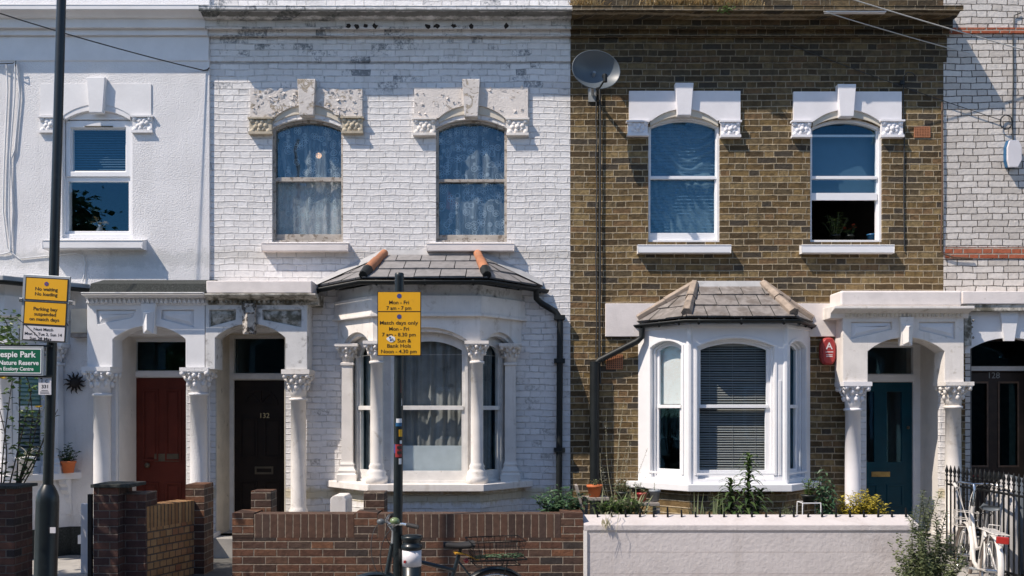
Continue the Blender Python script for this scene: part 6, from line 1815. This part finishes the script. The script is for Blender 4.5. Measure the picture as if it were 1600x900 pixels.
MB().tube([bot, DM @ Vector((0.01, 0.15, -0.25)), lnb], 0.011, 8).build('arm', M['pvc_black'], sd)
mb = MB().tube([lnb + Vector((0, 0, -.03)), lnb + Vector((0, 0, .05))], 0.026, 10); mb.blob(lnb + Vector((0, .04, .05)), 0.034, (1, 1.1, .9), 10, 6)
mb.build('receiver', M['pvc_black'], sd)
mb = MB().tube([c - nd * 0.03, c - nd * 0.13 + Vector((0, 0, -.06)), Vector((c.x, -0.03, c.z - 0.16))], 0.02, 8); mb.box(c.x - .05, c.x + .05, -0.02, -0.002, c.z - .24, c.z - .08)
mb.build('mount', M['steel'], sd)

def cable(name, label, pts, rad, mat, cat='cable', group=None, n=6):
    return tag(MB().tube(pts, rad, n).build(name, mat), label, cat, group)
def sag(a, b, s, n=14):
    return [a.lerp(b, i / n) - Vector((0, 0, s * 4 * (i / n) * (1 - i / n))) for i in range(n + 1)]
rc = random.Random(9)
def wob(us, v0, v1, Y, n=16, amp=1.2):
    return [P(us + rc.uniform(-amp, amp), v0 + (v1 - v0) * i / n, Y) for i in range(n + 1)]
cable('cable', 'black cable running down the brown brickwork from the dish, left of the pair', wob(932, 138, 560, -0.02), 0.009, M['cable'], group=None)
cable('cable', 'thicker black cable down the brown brickwork below the dish, right of the pair', wob(937.5, 136, 600, -0.03, 16, 0.7), 0.013, M['cable'])
cable('cable', 'thin dark cable with hooked top beside the brown house air brick', [P(1430, 119, -.03), P(1426, 114, -.04), P(1418, 113, -.04), P(1412, 120, -.03), P(1411, 150, -.015), P(1413, 210, -.015), P(1412, 300, -.015), P(1413, 392, -.015)], 0.007, M['cable'])
tag(MB().pbox(1407, 1414, 125, 132, -0.03, -0.001).build('junction_box', M['pvc_black'], bevel=0.004), 'tiny black junction box on the brown wall near the right window hood', 'box')
cable('pipe', 'thin brown pipe down the seam between brown and cream brickwork', [P(1472, 160, -.03), P(1472.5, 300, -.03), P(1470, 388, -.03), P(1474, 397, -.03), P(1490, 402, -.03), P(1520, 404, -.03)], 0.010, M['wood_trim'], 'pipe')
cable('cable', 'dark cable hanging down the cream brick wall past the alarm box', [P(1595, 20, -.02), P(1585, 24, -.02), P(1583, 60, -.02), P(1583.5, 120, -.02), P(1582, 200, -.02), P(1584, 240, -.02)], 0.008, M['cable'])
coil = [P(1572 + 9.5 * math.cos(a) + rc.uniform(-1, 1), 191 + 11 * math.sin(a) + rc.uniform(-1, 1), -.03 - .01 * rc.random()) for a in [i * 0.45 for i in range(42)]]
cable('cable_coil', 'loose coil of dark cable on the cream brick wall', coil, 0.005, M['cable'])
cable('telephone_wire', 'black overhead wire slanting down to the corner of the white rendered house', sag(P(-420, -130, -2.2), P(318, 110, -.05), 0.10) + [P(324, 109, -.04), P(327, 106, -.03)], 0.007, M['cable'], 'wire')
cable('telephone_wire', 'upper pale overhead wire crossing to the cream brick house', sag(P(1290, -14, -.6), P(1700, 105, -.04), 0.02), 0.007, M['wire_pale'], 'wire')
cable('telephone_wire', 'lower pale overhead wire from the brown house parapet to cream brickwork', sag(P(1287, 18, -.42), P(1516, 84, -.04), 0.01), 0.006, M['wire_pale'], 'wire')
cable('cable', 'thin dark cable slanting from brown brickwork to the coil on cream wall', sag(P(1235, 70, -.03), P(1565, 188, -.03), 0.02), 0.0045, M['cable'])
for k, (lab, pp) in enumerate((
        ('white painted cable hanging in a long loop left of the lamp post, outermost', [P(10, 98, -.06), P(12, 140, -.05), P(6, 270, -.05), P(5, 330, -.05), P(12, 388, -.05), P(16, 394, -.05), P(4, 397, -.05), P(-30, 396, -.05)]),
        ('white painted cable hanging straight down the render by the lamp post', [P(24, 94, -.06), P(23, 150, -.055), P(16, 240, -.055), P(14, 320, -.055), P(16, 392, -.055)]),
        ('white painted cable doubled beside the straight one on the render', [P(26, 96, -.06), P(31, 150, -.05), P(23, 235, -.05), P(17, 250, -.05), P(20, 330, -.05), P(17, 390, -.05)]),
        ('white cable running right below the upper sill of the rendered house', [P(16, 393, -.045), P(30, 404, -.045), P(80, 399, -.045), P(118, 396, -.045), P(131, 400, -.045), P(133, 412, -.045), P(132, 428, -.045), P(129, 440, -.05)]))):
    cable('cable', lab, pp, 0.009 if k != 3 else 0.007, M['cable_white'])
cable('cable', 'dark cable end drooping from bracket at the far left of the render', [P(-20, 100, -.05), P(20, 99, -.12), P(25, 95, -.1), P(24, 104, -.08)], 0.006, M['cable'])
mt = thing('meter_box', 'pale grey box on the rendered wall behind the parking sign', 'box', tuple(P(122, 527, -0.15)))
MB().pbox(110, 136, 482, 520, -0.16, -0.031).build('body', M['soffit'], mt, bevel=0.008)
MB().pbox(110, 136, 520.5, 527, -0.15, -0.031).build('base', M['grey_wood'], mt)
# red alarm box
Ya = -0.085
al = thing('alarm_box', 'red bell box with white letter on the brown brick house', 'alarm', tuple(P(1295, 570, Ya)))
o_ = []
for i in range(28):
    a_ = 2 * PI * i / 28; ca, sa = math.cos(a_), math.sin(a_)
    o_.append((1295.5 + 12.2 * math.copysign(abs(ca) ** .62, ca) * (1 - .16 * abs(sa) ** 3), 548.5 - 21.5 * math.copysign(abs(sa) ** .62, sa)))
pts_ = [(X(u, Ya), Z(v, Ya)) for u, v in o_]
mb = MB(); n_ = 28
inn = grow(pts_, -0.02)
mb.plate(pts_, [], Ya + 0.03, -0.001)
mb.add([(p[0], Ya + 0.0295, p[1]) for p in pts_] + [(p[0], Ya, p[1]) for p in inn], [(i, (i + 1) % n_, (i + 1) % n_ + n_, i + n_) for i in range(n_)] + [tuple(range(n_, 2 * n_))])
mb.build('cover', M['alarm_red'], al, bevel=0.004)
tx = MB().text('A', 1290.5, 1301, 545.5, Ya - 0.0005, bold=0.01)
for v, a_, b_ in ((550, 1290, 1302), (554.5, 1291, 1301), (557, 1291, 1301)): tx.pbox(a_, b_, v - .7, v + .5, Ya - 0.0012, Ya + .0005)
tx.build('lettering', M['petal_white'] if False else M['sign_white'], al)
Ya = -0.10
al2 = thing('alarm_box', 'white fronted bell box with blue sides on the cream brick wall', 'alarm', tuple(P(1584, 262, Ya)))
o_ = [(1577, 261), (1591, 261), (1597, 250), (1597, 230), (1592, 219), (1578, 219), (1574.5, 230), (1574.5, 250)]
MB().plate([(X(u, Ya), Z(v, Ya)) for u, v in o_], [], Ya, Ya + 0.03).build('cover', M['sign_white'], al2, bevel=0.006)
MB().plate([(X(u * 1.0 - 3, Ya + .04), Z(v, Ya + .04)) for u, v in o_], [], Ya + 0.031, -0.001).build('backplate', M['alarm_blue'], al2, bevel=0.006)
# iron sun
Yi = -0.055
c = P(117, 598, Yi)
su = thing('sun_ornament', 'black iron sun ornament on the white wall left of the porch', 'ornament', tuple(c))
mb = MB().blob(c, 0.062, (1, .35, 1), 14, 8)
mb.build('face', M['rust'], su)
mb = MB()
for k in range(12):
    a_ = 2 * PI * k / 12 + 0.15
    q = [c + Vector((math.cos(a_ + o) * rr_, -0.004, math.sin(a_ + o) * rr_)) for rr_, o in ((.055, 0), (.085, .05), (.11, -.02), (.138, .10))]
    mb.tube(q, [.016, .013, .008, .002], 5)
mb.build('ray', M['rust'], su)

# ------------------------------------------------------------------ bicycles
def wheel(Mx, cx, cz, rad, tyrem, bike, spokes=28, tr=0.019):
    ring = [(cx + math.cos(2 * PI * i / 48) * (rad - tr), 0, cz + math.sin(2 * PI * i / 48) * (rad - tr)) for i in range(49)]
    rim = [(cx + math.cos(2 * PI * i / 48) * (rad - 2.6 * tr), 0, cz + math.sin(2 * PI * i / 48) * (rad - 2.6 * tr)) for i in range(49)]
    w = MB().tube(ring, tr, 8, cap=False, M=Mx).build('wheel', tyrem, bike)
    mb = MB().tube(rim, 0.010, 6, cap=False, M=Mx)
    for i in range(spokes):
        a_ = 2 * PI * i / spokes; s_ = 1 if i % 2 else -1
        b_ = a_ + s_ * 0.35
        mb.tube([(cx + math.cos(b_) * 0.022, 0.03 * s_, cz + math.sin(b_) * 0.022), (cx + math.cos(a_) * (rad - 2.7 * tr), 0, cz + math.sin(a_) * (rad - 2.7 * tr))], 0.0014, 3, cap=False, M=Mx)
    mb.tube([(cx, -0.05, cz), (cx, 0.05, cz)], 0.02, 10, M=Mx)
    mb.build('spokes', M['chrome'], w)
def guard(Mx, cx, cz, rad, a0, a1, mat, bike, w=0.028):
    vs = []; n = 22
    for i in range(n + 1):
        a_ = R(a0 + (a1 - a0) * i / n)
        for (y, dr) in ((-w, -.012), (-w * .6, 0.0), (0, .004), (w * .6, 0.0), (w, -.012)):
            vs.append((cx + math.cos(a_) * (rad + .014 + dr), y, cz + math.sin(a_) * (rad + .014 + dr)))
    fs = [(i * 5 + k, i * 5 + k + 1, (i + 1) * 5 + k + 1, (i + 1) * 5 + k) for i in range(n) for k in range(4)]
    MB().add(vs, fs, True, Mx).build('mudguard', mat, bike)
def saddle(Mx, x, z, mat, bike, L=.25, W=.15):
    vs = []; fs = []; n = 10
    for i in range(n + 1):
        t = i / n
        w_ = W / 2 * (1 - t) ** 0.8 * (1.0 if t > .12 else .75 + 2 * t) + .016 * (1 - .5 * t)
        for k in range(8):
            a_ = 2 * PI * k / 8
            vs.append((x - L * .45 + L * t, math.cos(a_) * w_, z - .012 - .012 * math.sin(PI * t) + (math.sin(a_) * (.024 if math.sin(a_) > 0 else .034))))
    for i in range(n):
        for k in range(8): fs.append((i * 8 + k, i * 8 + (k + 1) % 8, (i + 1) * 8 + (k + 1) % 8, (i + 1) * 8 + k))
    fs.append(tuple(range(8))); fs.append(tuple(range(n * 8, n * 8 + 8)))
    MB().add(vs, fs, True, Mx).build('saddle', mat, bike)
def heading(rear, front, lean_=0.0):
    h = Vector((front[0] - rear[0], front[1] - rear[1], 0)).normalized(); l = Vector((-h.y, h.x, 0))
    return Matrix(((h.x, l.x, 0, rear[0]), (h.y, l.y, 0, rear[1]), (0, 0, 1, rear[2]), (0, 0, 0, 1))) @ Matrix.Rotation(lean_, 4, 'X')

# dark bicycle chained to the sign post
fr_ = (X(583, -3.72), -3.72, 0.0); re_ = (X(771, -3.46), -3.46, 0.0)
bk = thing('bicycle', 'black bicycle with green bell and rear wire basket leaning by the sign post', 'bicycle', ((fr_[0] + re_[0]) / 2, (fr_[1] + re_[1]) / 2, 0))
BM = heading(re_, fr_, R(-3))
wb = math.hypot(fr_[0] - re_[0], fr_[1] - re_[1])
wheel(BM, 0, .33, .33, M['rubber'], bk); wheel(BM, wb, .33, .33, M['rubber'], bk)
guard(BM, 0, .33, .33, 20, 190, M['bike_black'], bk, .034); guard(BM, wb, .33, .33, 15, 165, M['bike_black'], bk, .034)
bb = (.44, 0, .29); st0 = (.30, 0, .78); hb = (wb - .105, 0, .66); ht = (wb - .15, 0, .90)
mb = MB().tube([bb, st0], .017, 10, M=BM).tube([hb, ht], .021, 10, M=BM).tube([bb, hb], .024, 10, M=BM).tube([(.335, 0, .66), (wb - .13, 0, .81)], .017, 10, M=BM)
for s_ in (-.05, .05): mb.tube([bb, (0, s_, .345)], .010, 8, M=BM).tube([(.31, 0, .74), (0, s_, .345)], .009, 8, M=BM)
mb.build('frame', M['bike_black'], bk)
mb = MB()
for s_ in (-.05, .05): mb.tube([(wb - .10, s_, .62), (wb - .03, s_, .42), (wb, s_, .345)], .012, 8, M=BM)
mb.build('fork', M['bike_black'], bk)
MB().tube([st0, (.28, 0, .85)], .0135, 8, M=BM).build('seat_post', M['bike_black'], bk)
saddle(BM, .29, .885, M['rubber'], bk)
SM = BM @ Matrix.Translation((wb - .155, 0, 1.0)) @ Matrix.Rotation(R(9), 4, 'Z')
mb = MB().tube([BM @ Vector(ht), SM @ Vector((0, 0, 0.0)), SM @ Vector((.04, 0, .06))], .015, 8)
mb.build('stem', M['steel'], bk)
bar = [(-.10, -.31, .075), (-.02, -.20, .085), (.045, -.06, .065), (.045, .06, .065), (-.02, .20, .085), (-.10, .31, .075)]
hbp = MB().tube(bar, .0125, 8, M=SM).build('handlebar', M['chrome'], bk)
for s_ in (0, 5):
    a_ = Vector(bar[s_]); b_ = Vector(bar[1 if s_ == 0 else 4])
    MB().tube([a_, a_.lerp(b_, .75)], .0175, 10, M=SM).build('grip', M['rubber'], hbp)
MB().blob(SM @ Vector((.03, .13, .10)), .036, (1.1, 1.1, .8), 14, 8).build('bell', M['bell_green'], bk)
MB().blob(SM @ Vector((.06, -.15, .05)), .026, (1.3, 1, 1), 12, 8).build('lamp', M['tarp_grey'], bk)
mb = MB()
for (p0, p1, p2, p3) in (((.0, -.17, .08), (.20, -.16, .02), (.20, -.05, -.30), (.04, 0, -.45)), ((.0, .17, .08), (.16, .15, .04), (.17, .05, -.25), (.04, 0, -.42)), ((.02, .13, .08), (.12, .1, .1), (.13, .02, -.1), (-.1, .02, -.2))):
    pts_ = [Vector(p0).lerp(Vector(p1), t) * (1 - t) + Vector(p1).lerp(Vector(p2), t) * t if False else ((1 - t) ** 3 * Vector(p0) + 3 * t * (1 - t) ** 2 * Vector(p1) + 3 * t * t * (1 - t) * Vector(p2) + t ** 3 * Vector(p3)) for t in [i / 12 for i in range(13)]]
    mb.tube(pts_, .0035, 5, M=SM)
mb.build('brake_cable', M['cable'], bk)
# letters on the down tube, facing the street
d0 = BM @ Vector(bb); d1 = BM @ Vector(hb)
ax = (d0 - d1).normalized(); fy = Vector((0, 1, 0)); fy = (fy - ax * fy.dot(ax)).normalized(); up_ = ax.cross(fy) * -1
if up_.z < 0: up_ = -up_
o_ = d1 + ax * 0.055 - fy * 0.0245
TM = Matrix(((ax.x, fy.x, up_.x, o_.x), (ax.y, fy.y, up_.y, o_.y), (ax.z, fy.z, up_.z, o_.z), (0, 0, 0, 1)))
MB().text('DA', 800, 800 + 0.115 * FPX / CAM_D, HV + (CAM_Z + 0.020) * FPX / CAM_D, 0.0, M=TM, bold=0.03).build('lettering', M['letter_white'], bk)
# rack and basket
mb = MB()
for s_ in (-.06, .06): mb.tube([(.22, s_, .74), (-.26, s_, .735)], .006, 6, M=BM).tube([(-.10, s_, .735), (0, s_ * .9, .36)], .005, 6, M=BM)
for x_ in (.18, .06, -.06, -.18, -.26): mb.tube([(x_, -.06, .737), (x_, .06, .737)], .005, 6, M=BM)
mb.build('rack', M['iron'], bk)
mb = MB()
bw, bl0, bl1, bz0, bz1 = .13, -.22, .19, .70, .90
def brect(k, z): return [(bl1 - .02 + k * .05, -bw * (.8 + .2 * k), z), (bl0 + .03 - k * .04, -bw * (.8 + .2 * k), z), (bl0 + .03 - k * .04, bw * (.8 + .2 * k), z), (bl1 - .02 + k * .05, bw * (.8 + .2 * k), z)]
for k in range(6):
    q = k / 5; p_ = brect(q, bz0 + (bz1 - bz0) * q)
    mb.tube(p_ + [p_[0]], .0045 if k in (0, 5) else .0022, 5, M=BM)
lo_, hi_ = brect(0, bz0), brect(1, bz1)
for e in range(4):
    n_ = 9 if e % 2 == 0 else 6
    for i in range(n_):
        t = i / n_
        mb.tube([Vector(lo_[e]).lerp(Vector(lo_[(e + 1) % 4]), t), Vector(hi_[e]).lerp(Vector(hi_[(e + 1) % 4]), t)], .0020, 4, M=BM)
for i in range(7):
    t = (i + .5) / 7
    mb.tube([Vector(lo_[0]).lerp(Vector(lo_[1]), t), Vector(lo_[3]).lerp(Vector(lo_[2]), t)], .002, 4, M=BM)
mb.build('basket', M['iron'], bk)
mb = MB()
for k in range(5):
    pts_ = [(.16 - .4 * i / 10, .05 * math.sin(i * .9 + k) , .745 + .022 * abs(math.sin(i * .8 + k * 1.3))) for i in range(11)]
    mb.tube(pts_, .004, 5, M=BM)
mb.build('cord', M['leaf_fern'], bk)
mb = MB().tube([(.335, .03, .80), (.30, -.025, .79), (.24, -.03, .78), (.12, -.04, .72)], .006, 6, M=BM); mb.tube([(.335, .028, .805), (.335, -.028, .805), (.28, -.03, .80), (.28, .03, .80), (.335, .028, .805)], .009, 6, M=BM)
mb.build('strap', M['strap_yellow'], bk)
MB().blob(BM @ Vector((.23, -.035, .725)), .024, (1, 1, 1), 10, 6).build('reflector', M['lens_red'], bk)

# cream bicycle by the railing
re_ = (4.69, -1.98, 0.0); fr_ = (4.93, -0.97, 0.0)
bk = thing('bicycle', 'cream white step-through bicycle with red rear reflector leaning on the black railings', 'bicycle', (4.85, -1.5, 0))
BM = heading(re_, fr_, R(4))
BM = Matrix.Translation((0, 0, 0.03)) @ BM
wb = 1.035
wheel(BM, 0, .345, .345, M['tyre_pale'], bk); wheel(BM, wb, .345, .345, M['tyre_pale'], bk)
guard(BM, 0, .345, .345, 10, 215, M['bike_white'], bk); guard(BM, wb, .345, .345, 0, 180, M['bike_white'], bk)
bb = (.43, 0, .29); st0 = (.31, 0, .74); hb = (wb - .14, 0, .64); ht = (wb - .205, 0, .90)
mb = MB().tube([bb, st0], .018, 10, M=BM).tube([hb, ht], .022, 10, M=BM)
mb.tube([(wb - .15, 0, .68), (wb - .30, 0, .48), (.62, 0, .33), bb], .021, 10, M=BM).tube([(wb - .19, 0, .82), (wb - .36, 0, .60), (.55, 0, .48), (.36, 0, .53)], .016, 10, M=BM)
for s_ in (-.055, .055): mb.tube([bb, (0, s_, .345)], .011, 8, M=BM).tube([(.32, 0, .70), (0, s_, .345)], .009, 8, M=BM)
mb.build('frame', M['bike_white'], bk)
mb = MB()
for s_ in (-.055, .055): mb.tube([(wb - .13, s_, .61), (wb - .03, s_, .42), (wb, s_, .345)], .013, 8, M=BM)
mb.build('fork', M['bike_white'], bk)
mb = MB().tube([bb, (.43, .09, .29)], .012, 8, M=BM)
mb.box(-.06 + .43, .06 + .43, .05, .062, .28, .30, BM)
mb.build('crank', M['steel'], bk)
mb = MB().tube([st0, (.285, 0, .88)], .0135, 8, M=BM).build('seat_post', M['chrome'], bk)
mb = MB()
for s_ in (-.04, .04): mb.tube([(.27 + .012 * math.cos(i * 1.2), s_ + .014 * math.sin(i * 1.2), .86 + .008 * i) for i in range(10)], .004, 5, M=BM)
mb.build('saddle_spring', M['iron'], bk)
saddle(BM, .28, .965, M['tarp_grey'], bk, .27, .20)
SM = BM @ Matrix.Translation((wb - .225, 0, .97)) @ Matrix.Rotation(R(12), 4, 'Z')
MB().tube([BM @ Vector(ht), SM @ Vector((0, 0, .10)), SM @ Vector((.03, 0, .16))], .016, 8).build('stem', M['chrome'], bk)
bar = [(-.22, -.29, .13), (-.10, -.27, .165), (.02, -.16, .18), (.05, 0, .165), (.02, .16, .18), (-.10, .27, .165), (-.22, .29, .13)]
hbp = MB().tube(bar, .0125, 8, M=SM).build('handlebar', M['chrome'], bk)
for s_ in (0, 6):
    MB().tube([bar[s_], Vector(bar[s_]).lerp(Vector(bar[1 if s_ == 0 else 5]), .9)], .018, 8, M=SM).build('grip', M['bike_white'], hbp)
mb = MB()
for k_, s_ in enumerate((-.14, .14, .1)):
    p0, p1, p2, p3 = Vector((.02, s_, .17)), Vector((.26, s_, .24)), Vector((.26, s_ * .3, .0)), Vector((.06, 0, -.22 - .05 * k_))
    mb.tube([(1 - t) ** 3 * p0 + 3 * t * (1 - t) ** 2 * p1 + 3 * t * t * (1 - t) * p2 + t ** 3 * p3 for t in [i / 12 for i in range(13)]], .0035, 5, M=SM)
mb.build('brake_cable', M['bike_white'], bk)
mb = MB()
for s_ in (-.07, .07): mb.tube([(.25, s_, .73), (-.28, s_, .735), (-.285, s_ * .5, .735)], .006, 6, M=BM).tube([(-.14, s_, .735), (0, s_ * .9, .36)], .005, 6, M=BM)
for x_ in (.2, .1, 0, -.1, -.2, -.28): mb.tube([(x_, -.07, .737), (x_, .07, .737)], .005, 6, M=BM)
mb.tube([(-.02, -.05, .74), (-.02, -.05, .80), (-.02, .05, .80), (-.02, .05, .74)], .005, 6, M=BM)
mb.build('rack', M['bike_white'], bk)
MB().box(-.335, -.30, -.055, .055, .655, .725, BM).build('rear_reflector', M['lens_red'], bk, bevel=0.008)
# front basket: low wire carrier
mb = MB()
for z_ in (.66, .74, .82):
    p_ = [(wb - .10, -.12, z_), (wb + .10, -.12, z_), (wb + .10, .12, z_), (wb - .10, .12, z_)]
    mb.tube(p_ + [p_[0]], .004, 5, M=BM)
for i in range(5):
    for s_ in (-.12, .12): mb.tube([(wb - .10 + .05 * i, s_, .66), (wb - .10 + .05 * i, s_, .82)], .003, 4, M=BM)
mb.build('front_carrier', M['bike_white'], bk)

# ------------------------------------------------------------------ railings at the right
def rail_panel(label, p0, p1, n, z1=1.20, ext=0.0):
    p0, p1 = Vector(p0), Vector(p1)
    t = thing('iron_railing', label, 'railing', ((p0.x + p1.x) / 2, (p0.y + p1.y) / 2, 0))
    for z_ in (0.30, z1 - 0.10):
        MB().tube([p0 + Vector((0, 0, z_)), p1 + Vector((0, 0, z_))], 0.014, 6, smooth=False).build('rail', M['iron'], t)
    for i in range(n):
        q = p0.lerp(p1, i / (n - 1)); x_, y_ = q.x, q.y
        mb = MB().tube([(x_, y_, 0.05), (x_, y_, z1)], 0.0095, 8)
        mb.lathe([(.0095, 0), (.019, .015), (.012, .028), (.010, .034), (.022, .062), (.012, .10), (.002, .135)], x_, y_, 8, z1 - 0.01)
        mb.lathe([(.0095, 0), (.017, .01), (.017, .02), (.0095, .03)], x_, y_, 8, z1 - 0.075)
        mb.build('bar', M['iron'], t)
    return t
rail_panel('black spear topped railing running back along the path beside the cream bicycle', (5.06, -2.15, 0), (5.06, -0.35, 0), 20)
rail_panel('black spear topped railing along the pavement in front of the cream brick house', (5.16, -2.16, 0), (7.2, -2.16, 0), 19)
# covered motorcycle behind the railings
mc = thing('covered_motorcycle', 'motorcycle under a grey and white cover behind the railings', 'motorcycle', (5.62, -1.15, 0.2))
def cover(x0, x1, prof, name, mat, seed):
    rr2 = random.Random(seed); mb = MB(); vs = []; fs = []; nx, na2 = 26, 22
    for i in range(nx + 1):
        t = i / nx; x_ = x0 + (x1 - x0) * t
        h_ = prof(t)
        for k in range(na2 + 1):
            a_ = PI * k / na2
            w_ = (.30 - .06 * math.cos(2 * PI * t)) * (1 + .06 * math.sin(a_ * 9 + t * 7))
            yy_ = -1.15 + math.cos(a_) * w_ * (1 if abs(math.cos(a_)) < .8 else 1.02)
            zz_ = 0.24 + (h_ - .24) * (math.sin(a_) ** .55) + .012 * math.sin(t * 25 + k)
            vs.append((x_, yy_, zz_))
    w2 = na2 + 1
    for i in range(nx):
        for k in range(na2): fs.append((i * w2 + k, (i + 1) * w2 + k, (i + 1) * w2 + k + 1, i * w2 + k + 1))
    fs.append(tuple(range(w2))); fs.append(tuple(range(nx * w2, nx * w2 + w2))[::-1])
    mb.add(vs, fs, True); return mb.build(name, mat, mc)
cover(5.16, 5.33, lambda t: 1.05 + .22 * t, 'front_cover', M['tarp_white'], 1)
cover(5.331, 7.0, lambda t: 1.28 - .05 * math.sin(t * 9) - .25 * t, 'cover', M['tarp_grey'], 2)

# ------------------------------------------------------------------ repeats share a group
GROUPS = {'terrace_house': 'terraced houses in a row', 'potted_plant': 'potted plants', 'garden_plant': 'plants in the front gardens', 'bicycle': 'parked bicycles', 'parking_sign': 'yellow parking signs',
          'cable': 'cables on the house fronts', 'telephone_wire': 'overhead wires', 'gate_pillar': 'brick gate pillars', 'bay_curtain': 'curtains in the bay windows', 'slat_blind': 'slatted blinds in the windows',
          'roller_blind': 'plain blinds in the windows', 'alarm_box': 'alarm boxes on the house fronts', 'iron_railing': 'black iron railings', 'far_tree': 'trees across the road', 'meter_box': 'utility boxes'}
for o in list(C.objects):
    g_ = GROUPS.get(o.name.split('.')[0])
    if g_ and o.parent is None and 'group' not in o: o['group'] = g_
